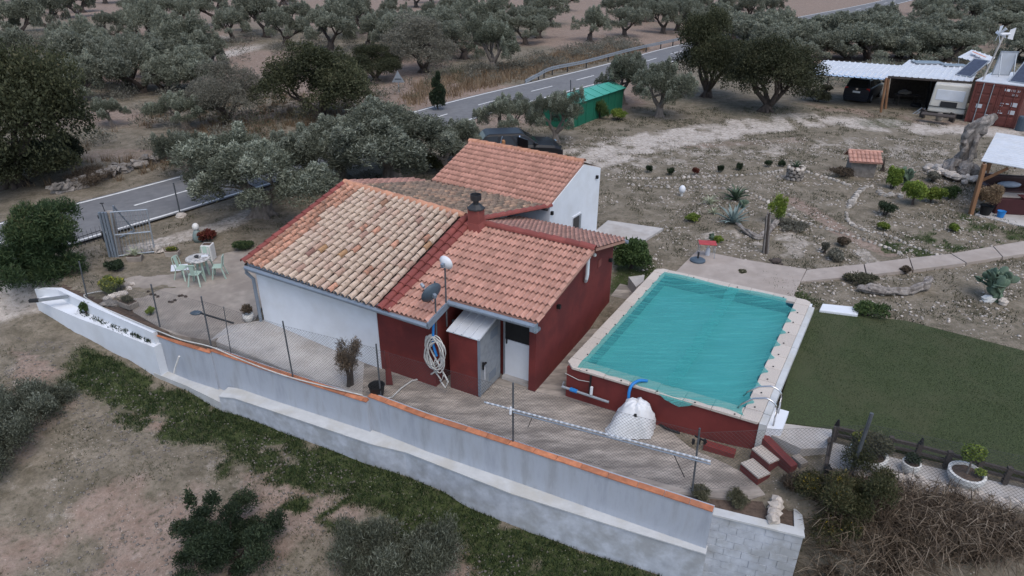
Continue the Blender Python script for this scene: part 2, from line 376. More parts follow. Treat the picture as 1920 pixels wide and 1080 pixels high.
def hgt(x, y):
    x = np.asarray(x, float); y = np.asarray(y, float)
    s = wall_s(x, y)
    soft = sstep(x, 5.9, 7.6); softl = sstep(-x, 15.2, 18.0)
    w = .16+1.9*soft+1.5*softl
    k = sstep((s-.46+1.1*soft)/w, -1, 1)
    hi = idw(INN, x, y); ho = idw(OUT, x, y)
    far = sstep(np.hypot(x, y), 150, 600)*14
    bump = (fbm(x*.9, y*.9, 3)-.5)*.10*sstep(np.hypot(x-1, y-16), 7, 11)+(fbm(x*.15, y*.15, 9)-.5)*.8*sstep(np.hypot(x, y-20), 30, 70)
    bump = np.where(s < .1, (fbm(x*1.2, y*1.2, 5)-.5)*.16, bump)
    return ho*(1-k)+hi*k+far+bump*(1-ROADMASK(x, y))

ROAD = [(-36,4),(-29,12.5),(-22,20.8),(-17.0,27.0),(-14.6,30.5),(-9,38.5),(-2.9,47.8),(1.5,53.5),(5.2,58.2),(11,66),(18,76),(30,91.5),(43.5,108.5),(60,128),(77,149),(104,182),(160,250)]
RW = 2.35
def road_d(x, y):
    best = np.full(np.shape(x), 1e9)
    for (ax, ay), (bx, by) in zip(ROAD[:-1], ROAD[1:]):
        dx, dy = bx-ax, by-ay; t = np.clip(((x-ax)*dx+(y-ay)*dy)/(dx*dx+dy*dy), 0, 1)
        best = np.minimum(best, np.hypot(x-ax-t*dx, y-ay-t*dy))
    return best
def ROADMASK(x, y): return 1-sstep(road_d(x, y), 3.2, 6.0)

def axis(lo, hi, step, far, g=1.16):
    a = list(np.arange(lo, hi+step/2, step)); d = step
    while a[-1] < far[1]: d *= g; a.append(a[-1]+d)
    d = step
    while a[0] > far[0]: d *= g; a.insert(0, a[0]-d)
    return np.array(a)
GX = axis(-20, 24, .22, (-700, 700)); GY = axis(7, 36, .22, (-40, 900))
gx, gy = np.meshgrid(GX, GY); gz = hgt(gx, gy)
def smooth_poly(P, sub=8):
    out = []
    for i in range(len(P)-1):
        p0, p1, p2, p3 = P[max(i-1, 0)], P[i], P[i+1], P[min(i+2, len(P)-1)]
        for k in range(sub):
            t = k/sub
            out.append(tuple(.5*((2*p1[j])+(-p0[j]+p2[j])*t+(2*p0[j]-5*p1[j]+4*p2[j]-p3[j])*t*t+(-p0[j]+3*p1[j]-3*p2[j]+p3[j])*t**3) for j in range(len(p1))))
    out.append(tuple(P[-1])); return out
RC = smooth_poly(ROAD, 6)
def zroad(x, y): return float(idw(INN, np.array(x), np.array(y)))+float(sstep(math.hypot(x, y), 150, 600))*14
rd = road_d(gx, gy); zr = idw(INN, gx, gy)+sstep(np.hypot(gx, gy), 150, 600)*14
kk = 1-sstep(rd, 2.7, 5.0); gz = gz*(1-kk)+(zr-.03)*kk

def inpoly(x, y, P):
    r = np.zeros(np.shape(x), bool); n = len(P)
    for i in range(n):
        x1, y1 = P[i][:2]; x2, y2 = P[(i+1) % n][:2]
        c = ((y1 > y) != (y2 > y)) & (x < (x2-x1)*(y-y1)/((y2-y1) if y2 != y1 else 1e-9)+x1); r ^= c
    return r
def band(x, y, P, w):
    """distance falloff along a polyline with half width w"""
    best = np.full(np.shape(x), 1e9)
    for (ax, ay), (bx, by) in zip(P[:-1], P[1:]):
        dx, dy = bx-ax, by-ay; t = np.clip(((x-ax)*dx+(y-ay)*dy)/(dx*dx+dy*dy), 0, 1)
        best = np.minimum(best, np.hypot(x-ax-t*dx, y-ay-t*dy))
    return 1-sstep(best, w*.5, w*1.3)

def masks(x, y):
    s = wall_s(x, y); n = fbm(x*.5, y*.5, 21); n2 = fbm(x*1.7, y*1.7, 33)
    # green weeds along the outside foot of the wall
    g = sstep(n2*.9+n*.4, .30, .62)*sstep(-s, .1, .4)*(1-sstep(-s+n*1.6-.8, 1.2, 2.8))*sstep(x, -14.6, -12.5)
    g = np.maximum(g, band(x, y, [(-6.740, 13.783), (-4.581, 13.037), (-2.527, 12.005)], 1.0)*sstep(n2, .42, .6)*(s < 0))
    g = np.maximum(g, .9*band(x, y, [(4.270, 23.369), (4.446, 21.970), (3.990, 20.789)], .8))
    g = np.maximum(g, .55*band(x, y, [(8.746, 20.990), (9.862, 18.399)], .5))
    g = np.maximum(g, .7*band(x, y, [(19.553, 26.766), (20.130, 25.600), (16.896, 24.432), (14.500, 23.363)], 1.1)*sstep(n2, .4, .6))
    g = np.maximum(g, .5*band(x, y, [(24.811, 44.499), (22.720, 42.992)], 1.6))
    g = np.maximum(g, .35*band(x, y, [(12.626, 50.232), (16.566, 44.620), (22.482, 48.851)], 3.0))
    # pale gravel: drive across the garden, lower track, driveway at the left
    p = band(x, y, [(3.315, 35.142), (8.252, 39.055), (14.513, 42.423), (19.545, 44.303), (24.414, 42.368), (30.977, 41.282)], 2.1)*(.35+.5*sstep(fbm(x*1.3, y*1.3, 17), .3, .65))
    p = np.maximum(p, .5*band(x, y, [(3.789, 34.200), (9.781, 36.348), (19.381, 38.469), (22.519, 36.396)], 2.2)*sstep(n2, .3, .65))
    p = np.maximum(p, .8*band(x, y, [(-17.126, 20.081), (-16.402, 20.680)], 1.2))
    p = np.maximum(p, .36*(s < -.8)*sstep(fbm(x*3.1, y*3.1, 15), .3, .75))
    p = np.maximum(p, .5*band(x, y, [(10.193, 25.370), (12.539, 24.870), (13.024, 21.933), (7.838, 25.316)], 1.3)*sstep(n2, .4, .62))
    p = np.maximum(p, .6*band(x, y, [(-14.232, 23.422), (-11.546, 25.937), (-11.101, 27.167)], .7))
    p = np.maximum(p, .7*band(x, y, [(-27.699, 67.935), (-28.340, 77.173), (-33.942, 81.202)], 3)*sstep(n, .3, .6))
    # reddish bare soil: grove, lower track
    r = sstep(y-.75*x, 36, 44)*sstep(y, 36, 48)*sstep(fbm(x*.06, y*.06, 51), .40, .52)
    r = np.maximum(r, sstep(y, 88, 108)*sstep(y-.75*x, 30, 40)*.75)
    r = np.maximum(r, .75*(s < -1.5)*sstep(fbm(x*.35, y*.35, 77), .42, .62))
    r = np.maximum(r, .7*band(x, y, [(21.127, 48.331), (25.517, 44.525), (30.077, 41.901)], 1.2))
    r = np.maximum(r, .7*band(x, y, [(12.426, 29.232), (12.836, 27.226), (13.173, 24.884), (13.897, 23.350)], .55))
    r = np.maximum(r, .5*band(x, y, [(9.856, 37.962), (16.683, 39.335)], .7))
    r = np.maximum(r, .5*band(x, y, [(-21.828, 35.363), (-19.879, 35.424)], 1.5))
    d = band(x, y, [(q[0]-3.2*.8, q[1]+3.2*.6) for q in ROAD[3:10]], 1.0)*.5
    return np.clip(g, 0, 1), np.clip(r, 0, 1), np.clip(p, 0, 1), np.clip(d, 0, 1)

def ground_material():
    m, t, b = nodes('ground_soil')
    at = t.nodes.new('ShaderNodeAttribute'); at.attribute_name = 'cover'
    sp = t.nodes.new('ShaderNodeSeparateColor'); t.links.new(at.outputs['Color'], sp.inputs[0])
    def brk(src, sc_, amt):
        n = _ns(t, sc_, 8, None, .75); a = t.nodes.new('ShaderNodeMath'); a.operation = 'MULTIPLY_ADD'; a.inputs[1].default_value = amt; a.inputs[2].default_value = -amt*.5
        t.links.new(n.outputs[0], a.inputs[0]); c = t.nodes.new('ShaderNodeMath'); c.operation = 'ADD'; t.links.new(src, c.inputs[0]); t.links.new(a.outputs[0], c.inputs[1])
        return _ramp(t, c.outputs[0], .32, .68)
    n0 = _ns(t, 1.6, 8, None, .7); base = _mix(t, _ramp(t, n0.outputs[0], .35, .66), (.115, .098, .070), (.235, .20, .155))
    red = _mix(t, _ramp(t, _ns(t, 2.5, 7).outputs[0], .3, .7), (.205, .145, .112), (.285, .222, .182))
    pal = _mix(t, _ramp(t, _ns(t, 3.0, 7).outputs[0], .3, .7), (.34, .30, .26), (.50, .45, .40))
    grn = _mix(t, _ramp(t, _ns(t, 5.0, 7).outputs[0], .3, .7), (.024, .036, .012), (.065, .08, .03))
    o = _mix(t, brk(sp.outputs[1], 2.2, 1.1), base, red)
    o = _mix(t, brk(sp.outputs[2], 3.0, .8), o, pal)
    o = _mix(t, brk(sp.outputs[0], 4.5, 1.2), o, grn)
    fn = _ns(t, 15, 8, None, .8); fr_ = t.nodes.new('ShaderNodeMapRange'); fr_.inputs[1].default_value = .32; fr_.inputs[2].default_value = .68; fr_.inputs[3].default_value = .62; fr_.inputs[4].default_value = 1.35; t.links.new(fn.outputs[0], fr_.inputs[0])
    hv = t.nodes.new('ShaderNodeHueSaturation'); t.links.new(fr_.outputs[0], hv.inputs['Value']); t.links.new(o, hv.inputs['Color']); o = hv.outputs[0]
    # small stones and weeds
    vo = t.nodes.new('ShaderNodeTexVoronoi'); vo.inputs['Scale'].default_value = 11; g = t.nodes.new('ShaderNodeNewGeometry'); t.links.new(g.outputs['Position'], vo.inputs['Vector'])
    st = t.nodes.new('ShaderNodeMath'); st.operation = 'LESS_THAN'; st.inputs[1].default_value = .17; t.links.new(vo.outputs['Distance'], st.inputs[0])
    sel = _ramp(t, _ns(t, 1.1, 4).outputs[0], .45, .6); q = t.nodes.new('ShaderNodeMath'); q.operation = 'MULTIPLY'; t.links.new(st.outputs[0], q.inputs[0]); t.links.new(sel, q.inputs[1])
    q2 = t.nodes.new('ShaderNodeMath'); q2.operation = 'MULTIPLY'; q2.inputs[1].default_value = .6; t.links.new(q.outputs[0], q2.inputs[0])
    o = _mix(t, q2.outputs[0], o, (.44, .40, .36))
    wn = _ns(t, 7.5, 6, None, .75); wf = _ramp(t, wn.outputs[0], .53, .62); w2 = t.nodes.new('ShaderNodeMath'); w2.operation = 'MULTIPLY'; w2.inputs[1].default_value = .75; t.links.new(wf, w2.inputs[0])
    o = _mix(t, w2.outputs[0], o, (.07, .065, .042))
    t.links.new(o, b.inputs['Base Color']); b.inputs['Roughness'].default_value = .95; b.inputs['Specular IOR Level'].default_value = .15
    bp = t.nodes.new('ShaderNodeBump'); bp.inputs['Strength'].default_value = .55; bp.inputs['Distance'].default_value = .05
    t.links.new(_ns(t, 9, 8, None, .75).outputs[0], bp.inputs['Height']); t.links.new(bp.outputs[0], b.inputs['Normal'])
    return m

def build_ground():
    ny, nx = gx.shape
    Vv = np.stack([gx.ravel(), gy.ravel(), gz.ravel()], 1)
    i = np.arange(ny-1)[:, None]*nx+np.arange(nx-1)[None, :]
    F = np.stack([i, i+1, i+1+nx, i+nx], -1).reshape(-1, 4)
    me = np_mesh('ground', Vv, F, ground_material(), None, True)
    g, r, p, d = masks(gx, gy); c = np.stack([g, r, p, np.ones_like(g)], -1).reshape(-1, 4)
    at = me.color_attributes.new('cover', 'FLOAT_COLOR', 'POINT'); at.data.foreach_set('color', c.astype(np.float32).ravel())
    o = bpy.data.objects.new('ground', me); COL.objects.link(o); o['kind'] = 'structure'; return o
build_ground()
def gzf(x, y): 
    i = min(max(np.searchsorted(GX, x)-1, 0), len(GX)-2); j = min(max(np.searchsorted(GY, y)-1, 0), len(GY)-2)
    fx = (x-GX[i])/(GX[i+1]-GX[i]); fy = (y-GY[j])/(GY[j+1]-GY[j])
    return float((gz[j, i]*(1-fx)+gz[j, i+1]*fx)*(1-fy)+(gz[j+1, i]*(1-fx)+gz[j+1, i+1]*fx)*fy)
def G(p, dz=0.0): return Vector((p[0], p[1], gzf(p[0], p[1])+dz))

# ------------------------------------------------------------------ road with painted lines
def strip(center, off0, off1, dz):
    b = MB(); n = len(center); vs = []
    for k, (x, y) in enumerate(center):
        a = center[max(k-1, 0)]; c = center[min(k+1, n-1)]; d = Vector((c[0]-a[0], c[1]-a[1])).normalized(); nx_, ny_ = -d.y, d.x
        z = zroad(x, y)+dz
        vs += [(x+nx_*off0, y+ny_*off0, z), (x+nx_*off1, y+ny_*off1, z)]
    return b.add(vs, [(2*k, 2*k+2, 2*k+3, 2*k+1) for k in range(n-1)])
road = solo('road', strip(RC, -RW, RW, .03), M['asphalt'], kind='structure')
part('edge_line', strip(RC, RW-.28, RW-.14, .036), M['road_paint'], road)
part('edge_line', strip(RC, -RW+.14, -RW+.28, .036), M['road_paint'], road)
acc = 0.0; cum = [0.0]
for a, b in zip(RC[:-1], RC[1:]): cum.append(cum[-1]+math.hypot(b[0]-a[0], b[1]-a[1]))
def at_len(s):
    k = max(0, min(np.searchsorted(cum, s)-1, len(RC)-2)); t = (s-cum[k])/(cum[k+1]-cum[k])
    return (RC[k][0]+(RC[k+1][0]-RC[k][0])*t, RC[k][1]+(RC[k+1][1]-RC[k][1])*t)
s_ = 18.5
while s_ < 190:
    part('lane_dash', strip([at_len(s_+k*.7) for k in range(5)], -.06, .06, .036), M['road_paint'], road); s_ += 6.2

# ------------------------------------------------------------------ paved ground
def sheet(name, poly, z, th, m, parent=None, label=None):
    b = MB(); z1 = z if isinstance(z, (list, tuple)) else [z]*len(poly)
    b.prism(poly, [q-th for q in z1], list(z1))
    o = solo(name, b, m, kind='structure'); return o
sheet('terrace', [(-8.889, 17.137), (-6.931, 16.204), (-5.214, 15.393), (-3.787, 14.779), (-3.42,14.42), (3.7,11.3), (5.137, 11.139), (5.865, 11.405), (6.501, 11.953), (6.870, 12.684), uv(-.75,13.1)[:2], uv(-.75,15.9)[:2], uv(-5.7,13.9)[:2], uv(-5.7,17.2)[:2], uv(-9.2,17.2)[:2], uv(-15.2,12.6)[:2]], 0.0, .5, M['concrete'])
sheet('planting_bed', [(-15.150, 20.316), (-13.375, 19.292), (-10.794, 17.681), (-8.671, 16.795), (-8.716, 16.996), (-10.183, 17.534), (-11.974, 18.890), (-13.876, 22.019), (-15.420, 21.988)], [.30, .29, .25, .10, .12, .29, .29, .29, .29], .5, M['soil'])
sheet('side_passage', [uv(-6.7,17.2)[:2], uv(-5.6,17.2)[:2], uv(-5.5,20.3)[:2], uv(-6.7,20.3)[:2]], [0.0, 0.0, .28, .28], .4, M['concrete'])
sheet('patio', [(-14.187, 22.937), (-13.538, 23.437), (-12.022, 24.389), (-10.710, 25.065), (-9.259, 23.529), (-8.155, 21.267), (-7.920, 18.281), (-8.559, 17.878), (-8.672, 17.012), (-9.944, 17.353), (-10.615, 17.779), (-11.888, 18.718), (-12.875, 20.164), (-13.691, 21.583)], .30, .35, M['patio'])
sheet('ramp', [(-8.603, 17.910), (-8.843, 17.042), (-8.729, 17.093), (-5.32,15.44), (-3.95,14.84), uv(-11.6,12.6)[:2], uv(-15.3,12.6)[:2]], [.305, .305, .27, .006, .006, .006, .305], .4, M['concrete_pale'])
sheet('pool_side_paving', [(5.786, 21.481), (6.853, 23.153), (8.324, 22.334), (10.276, 21.572), (9.106, 19.585), uv(-.6,20.8)[:2], uv(-5.2,20.8)[:2]], .65, .3, M['concrete_pink'])
fp = [((10.246, 21.508), (9.678, 20.580)), ((12.493, 22.038), (12.167, 21.122)), ((14.382, 22.580), (14.000, 21.585)), ((16.125, 22.995), (16.228, 22.205)), ((18.129, 23.725), (17.869, 22.747)), ((20.752, 24.666), (20.224, 23.471))]
foot = thing('footpath', None, None, fp[0][0]+(.6,)); foot['kind'] = 'structure'
for k in range(len(fp)-1):
    (a, b_), (c, d) = fp[k], fp[k+1]; e = .012
    L_ = lambda p, q, t: (p[0]+(q[0]-p[0])*t, p[1]+(q[1]-p[1])*t)
    part('path_slab', MB().prism([L_(a, c, e), L_(b_, d, e), L_(b_, d, 1-e), L_(a, c, 1-e)], .4, .655+.004*(k % 2)), M['concrete_pink'], foot)
sheet('rear_terrace', [(3.911, 26.210), (6.025, 25.387), (4.343, 23.242), (4.058, 23.334), (2.058, 24.632), uv(-9.0,23.6)[:2]], .6, .3, M['concrete_pale'])
LAWN = [(9.254, 18.638), (11.919, 17.951), (14.782, 16.041), (14.819, 13.804), (11.978, 10.406), (11.027, 11.262), (9.078, 12.025), (7.538, 12.791), (6.249, 13.052)]
sheet('artificial_lawn', LAWN, .66, .2, M['turf'])
sheet('lawn_edge_paving', [(6.174, 12.979), (6.483, 12.995), (7.538, 12.791), (7.234, 12.137), (6.552, 12.096), (5.997, 12.609)], .635, .4, M['concrete_pale'])
sheet('border_walk', [(7.400, 12.514), (8.998, 11.809), (10.929, 11.052), (11.954, 10.602), (11.574, 10.068), (10.671, 10.637), (9.402, 11.134), (8.281, 11.650), (7.532, 11.555), (6.919, 11.632)], .5, .3, M['concrete_pale'])
sheet('pergola_floor', [(19.489, 27.130), (20.206, 27.789), (24.289, 30.131), (25.153, 27.716), (22.007, 24.964), (20.658, 25.774)], .66, .2, M['concrete_pale'])


# ------------------------------------------------------------------ retaining wall
def off2(P, d):
    out = []
    for i, p in enumerate(P):
        a = P[max(i-1, 0)]; b = P[min(i+1, len(P)-1)]; v = Vector((b[0]-a[0], b[1]-a[1])).normalized()
        out.append((p[0]-v.y*d, p[1]+v.x*d))
    return out
def wallband(b, P, d0, d1, z0, z1):
    """P outer line; d0..d1 offset inward; z lists per point"""
    A, B = off2(P, d0), off2(P, d1); n = len(P); f = lambda z, i: z[i] if isinstance(z, (list, tuple)) else z
    for i in range(n-1):
        b.hexa([(*A[i], f(z0, i)), (*A[i+1], f(z0, i+1)), (*B[i+1], f(z0, i+1)), (*B[i], f(z0, i))],
               [(*A[i], f(z1, i)), (*A[i+1], f(z1, i+1)), (*B[i+1], f(z1, i+1)), (*B[i], f(z1, i))])
    return b
def subdiv(P, n):
    out = []
    for a, b in zip(P[:-1], P[1:]):
        out += [(a[0]+(b[0]-a[0])*k/n, a[1]+(b[1]-a[1])*k/n) for k in range(n)]
    return out+[P[-1]]
wA = [(-10.793, 17.668), (-9.730, 17.138), (-8.718, 16.719)]
wB = [(-8.735, 16.783), (-6.807, 15.868), (-5.136, 15.120), (-3.753, 14.487)]
wC = [(-3.736, 14.593), (-2.101, 13.700), (0.032, 12.697), (2.287, 11.595), (4.256, 10.648)]
rw = thing('retaining_wall', 'long white rendered retaining wall with an orange tiled coping in front of the terrace', 'wall', (*wB[0], -1.6))
part('wall_panel', wallband(MB(), wA, 0, .2, -1.6, [.12, .10, .08]), M['white_render'], rw)
part('wall_panel', wallband(MB(), wB, 0, .2, -1.6, [.13, .08, .05, .04]), M['white_render'], rw)
part('wall_panel', wallband(MB(), wC, 0, .2, -1.6, .15), M['white_render'], rw)
LB = [(-10.994, 17.464), (-9.719, 16.862), (-8.373, 16.075)]
part('ledge', wallband(MB(), LB, 0, .6, -2.2, [-1.13, -1.18, -1.22]), M['white_ledge'], rw)
LC = [(-8.417, 16.085), (-7.921, 15.972), (-5.819, 15.024), (-3.583, 14.008), (-2.710, 13.731), (0.043, 12.279), (2.334, 11.306), (4.235, 10.530)]
part('lower_wall', wallband(MB(), LC, 0, .62, -3.2, [-1.0]+[-.965]*7), M['white_block'], rw)
part('ledge', wallband(MB(), LC, -.03, .45, [-1.0]+[-.962]*7, [-.965]+[-.93]*7), M['white_ledge'], rw)
def coping(P, z, n, step=.62):
    cum_ = [0]
    for a, b in zip(P[:-1], P[1:]): cum_.append(cum_[-1]+math.hypot(b[0]-a[0], b[1]-a[1]))
    def at(s):
        k = max(0, min(int(np.searchsorted(cum_, s))-1, len(P)-2)); t = (s-cum_[k])/(cum_[k+1]-cum_[k])
        zz = z if not isinstance(z, (list, tuple)) else z[k]+(z[k+1]-z[k])*t
        return (P[k][0]+(P[k+1][0]-P[k][0])*t, P[k][1]+(P[k+1][1]-P[k][1])*t, zz)
    s = 0.0
    while s < cum_[-1]-.05:
        e = min(s+step*R.uniform(.85, 1.1), cum_[-1]); a, c = at(s+.006), at(e-.006)
        v = Vector((c[0]-a[0], c[1]-a[1])).normalized(); nx_, ny_ = -v.y, v.x; j = R.uniform(-.006, .006)
        q = lambda p, o, dz: (p[0]+nx_*o, p[1]+ny_*o, p[2]+dz)
        part('coping_tile', MB().hexa([q(a, -.03+j, 0), q(c, -.03+j, 0), q(c, .13+j, 0), q(a, .13+j, 0)], [q(a, -.03+j, .022), q(c, -.03+j, .022), q(c, .13+j, .032), q(a, .13+j, .032)]), M['coping_tile'], rw)
        s = e
coping(wA, [.122, .102, .082], 3); coping(wB, [.132, .082, .052, .042], 4); coping(wC, .152, 8)
part('drain_pipe', MB().tube([(-9.577, 16.605, 0.036), (-9.821, 16.661, -0.407), (-9.893, 16.661, -0.595)], .025, 8), M['pot_white'], rw)
# end block: painted concrete blocks laid in courses, open bed behind
e0, e1 = Vector((*(4.293, 10.742), 0)), Vector((*(6.010, 10.155), 0)); e2 = Vector((*(6.248, 11.042), 0))
eb = thing('block_wall', 'white painted block wall closing the planting bed at the right end of the retaining wall', 'wall', (e0.x, e0.y, -2.6))
dv = (e1-e0).normalized(); nv = Vector((-dv.y, dv.x, 0)); Ln = (e1-e0).length
course = .205; BL = Ln/5
bm_ = MB()
for r in range(12):
    z = -.05-course*(r+1); o_ = -.5*(r % 2)
    for k in range(0, 7):
        a = max(0, (k+o_)*BL); c = min(Ln, (k+1+o_)*BL)
        if c-a < .05: continue
        g = .006; j = R.uniform(-.006, .006); p = e0+dv*(a+g)+nv*j; q = e0+dv*(c-g)+nv*j; w = nv*.18
        part('block', MB().hexa([p+Vector((0, 0, z+g)), q+Vector((0, 0, z+g)), q+w+Vector((0, 0, z+g)), p+w+Vector((0, 0, z+g))], [p+Vector((0, 0, z+course-g)), q+Vector((0, 0, z+course-g)), q+w+Vector((0, 0, z+course-g)), p+w+Vector((0, 0, z+course-g))]), M['white_block'], eb)
p_, q_ = e0+nv*.012, e1+nv*.012
part('mortar', MB().hexa([p_+Vector((0, 0, -2.8)), q_+Vector((0, 0, -2.8)), q_+nv*.15+Vector((0, 0, -2.8)), p_+nv*.15+Vector((0, 0, -2.8))], [p_+Vector((0, 0, -.055)), q_+Vector((0, 0, -.055)), q_+nv*.15+Vector((0, 0, -.055)), p_+nv*.15+Vector((0, 0, -.055))]), M['white_block'], eb)
part('cap', MB().hexa([e0-nv*.02+Vector((0, 0, -.05)), e1-nv*.02+dv*.02+Vector((0, 0, -.05)), e1+nv*.2+Vector((0, 0, -.05)), e0+nv*.2+Vector((0, 0, -.05))], [e0-nv*.02, e1-nv*.02+dv*.02, e1+nv*.2, e0+nv*.2]), M['white_ledge'], eb)
e3 = e1+nv*.2
part('return_wall', MB().prism([(e3.x, e3.y), (e3.x+dv.x*.02, e3.y+dv.y*.02), (e2.x+.02, e2.y), (e2.x-.15, e2.y-.05), (e3.x-dv.x*.18, e3.y-dv.y*.18)], -2.6, .0), M['white_ledge'], eb)
# white two-tier wall at the left
wl = thing('garden_wall', 'bright white two-tier garden wall with a low ledge beside the driveway at the left', 'wall', (*(-13.743, 18.861), -1.5))
TW = [(-15.973, 20.261), (-15.070, 20.083), (-13.119, 18.864), (-10.706, 17.494)]
part('upper_tier', wallband(MB(), TW, 0, .16, -1.0, [.27, .36, .34, .28]), M['white_wall'], wl)
FT = [(-15.931, 20.068), (-14.901, 19.656), (-13.770, 18.944), (-12.635, 18.390), (-10.842, 17.597)]
FT = [(-15.812, 19.937), (-13.717, 18.826), (-12.583, 18.278), (-10.693, 17.330)]
part('lower_tier', wallband(MB(), FT, 0, .62, -2.0, [.06, -.03, -.05, -.12]), M['white_wall'], wl)

# ------------------------------------------------------------------ house
house = thing('house', 'low country house with white and dark red walls under terracotta tiled roofs, beside the pool', 'house', uv(-11, 15.5, 0))
def extr(prof, u0, u1):
    """extrude a (v,z) profile along u"""
    n = len(prof); vs = [uv(u0, v, z) for v, z in prof]+[uv(u1, v, z) for v, z in prof]
    return MB().add(vs, [tuple(range(n)), tuple(reversed(range(n, 2*n)))]+[((i+1) % n, i, i+n, (i+1) % n+n) for i in range(n)])
part('white_wall', extr([(12.45, -.4), (12.45, 2.16), (16.4, 3.36), (19.7, 2.45), (19.7, -.4)], -15.35, -10.86), M['white_wall'], house)
EX = lambda v: 2.5+.212*(v-13.0)
part('red_wall', extr([(12.47, -.4), (12.47, EX(12.47)-.1), (16.2, EX(16.2)-.1), (18.9, 2.35), (18.9, -.4)], -10.86, -9.02), M['red_wall'], house)
part('red_wall', extr([(13.88, -.4), (13.88, EX(13.88)-.1), (16.2, EX(16.2)-.1), (18.95, 2.36), (18.95, -.4)], -9.02, -6.78), M['red_wall'], house)
part('red_wall', extr([(13.56, -.4), (13.56, EX(13.56)-.1), (16.2, EX(16.2)-.1), (18.95, 2.36), (19.0, -.4)], -6.78, -6.58), M['red_wall'], house)
door = part('door', MB().box(uv(-7.22, 13.845, .62), (.84, .05, 1.18), YAW), M['white_paint'], house, label='white lower panel of the door')
part('screen', MB().box(uv(-7.22, 13.85, 1.72), (.84, .03, 1.0), YAW), M['black'], door)
part('frame', MB().box(uv(-7.66, 13.84, 1.1), (.05, .07, 2.2), YAW).box(uv(-6.80, 13.845, 1.1), (.04, .06, 2.2), YAW), M['galv'], door)
part('handle', MB().box(uv(-7.58, 13.80, 1.18), (.03, .04, .16), YAW), M['dark_metal'], door)
part('threshold', MB().box(uv(-7.23, 13.75, .045), (.86, .16, .09), YAW), M['concrete_pale'], door)
part('lintel', MB().box(uv(-8.0, 13.83, 2.22), (2.05, .08, .22), YAW), M['red_wall'], house)

def frame_tile(P, eu, ev, en):
    m = Matrix.Identity(4)
    for i in range(3): m[i][0] = eu[i]; m[i][1] = ev[i]; m[i][2] = en[i]; m[i][3] = P[i]
    return m
# clay barrel tile: half round cover, open below, lower lip thick
def barrel_mesh(name, m, w0, w1, Ln, h, th=.010, n=6):
    b = MB(); vs = []; fs = []
    for s, (w, y) in enumerate(((w0, 0), (w1, Ln))):
        for lay in (0, 1):
            rr = w/2-(th if lay else 0); hh = h*(w/w0)-(th if lay else 0)
            for k in range(n+1):
                a = math.pi*k/n; vs.append((-rr*math.cos(a), y, hh*math.sin(a)))
    q = n+1
    for k in range(n): fs += [(k, k+1, 2*q+k+1, 2*q+k), (q+k+1, q+k, 3*q+k, 3*q+k+1), (k+1, k, q+k, q+k+1)]
    b.add(vs, fs); return mesh_from(name, b, m, smooth=False)
def wave_mesh(name, m, w, Ln, h, n=7):
    vs = []; fs = []
    for y, dz in ((0, 0), (Ln, -.0)):
        for k in range(n+1):
            x = -w/2+w*k/n; ph = k/n
            z = h*(.5-.5*math.cos(2*math.pi*ph))
            vs.append((x, y, z+dz))
    q = n+1
    fs += [(k, k+1, q+k+1, q+k) for k in range(n)]
    base = len(vs)
    for k in range(n+1): vs.append((vs[k][0], .004, vs[k][2]-.009))
    fs += [(k+1, k, base+k, base+k+1) for k in range(n)]
    return mesh_from(name, MB().add(vs, fs), m)
TILE_B = barrel_mesh('barrel_tile', M['barrel'], .158, .132, .42, .115)
TILE_BR = barrel_mesh('barrel_tile_red', M['barrel_red'], .158, .132, .42, .115)
TILE_V = barrel_mesh('verge_tile', M['red_band'], .22, .19, .44, .11)
TILE_W = wave_mesh('wave_tile', M['wave'], .1436, .372, .068)
TILE_R = barrel_mesh('ridge_tile', M['ridge'], .26, .23, .46, .12)
TILE_RR = barrel_mesh('ridge_tile_red', M['red_band'], .26, .23, .46, .12)
def local(M4, parent):
    m = M4.copy(); m.translation = m.translation-ORG[parent]; return m
def patch(P00, P10, P01, P11):
    """bilinear roof patch: s along the eave, t up the slope"""
    A, B, C, D = map(Vector, (P00, P10, P01, P11))
    return lambda s, t: (A*(1-s)+B*s)*(1-t)+(C*(1-s)+D*s)*t
def tile_frame(fn, s, t, dt, tilt=.0, lift=0.0, jit=0.0):
    p = fn(s, t); q = fn(s, min(t+dt, 1.02)); ds = fn(min(s+.02, 1), t)-fn(max(s-.02, 0), t)
    ev = (q-p).normalized(); eu = (ds-ev*ds.dot(ev)).normalized(); en = eu.cross(ev)
    if en.z < 0: eu = -eu; en = -en
    if jit:
        a = R.gauss(0, jit); eu, ev = eu*math.cos(a)+ev*math.sin(a), ev*math.cos(a)-eu*math.sin(a)
    ev2 = (ev*math.cos(tilt)-en*math.sin(tilt)); en2 = eu.cross(ev2)
    return frame_tile(p+en*lift, eu, ev2, en2)
def merged(name, me, mats, mat_, parent, kind='stuff'):
    co = np.empty(len(me.vertices)*3, np.float32); me.vertices.foreach_get('co', co); co = co.reshape(-1, 3)
    fs = np.array([tuple(p.vertices) for p in me.polygons]); V = []; F = []; T = []
    og = np.array(ORG[parent])
    for i, m in enumerate(mats):
        A = np.array(m); V.append(co @ A[:3, :3].T+A[:3, 3]-og); F.append(fs+i*len(co)); T.append(np.full(len(fs), R.random()))
    o = bpy.data.objects.new(name, np_mesh(name, np.concatenate(V), np.concatenate(F), mat_, np.concatenate(T))); COL.objects.link(o)
    o.parent = parent; ORG[o] = ORG[parent]; o['kind'] = kind; return o

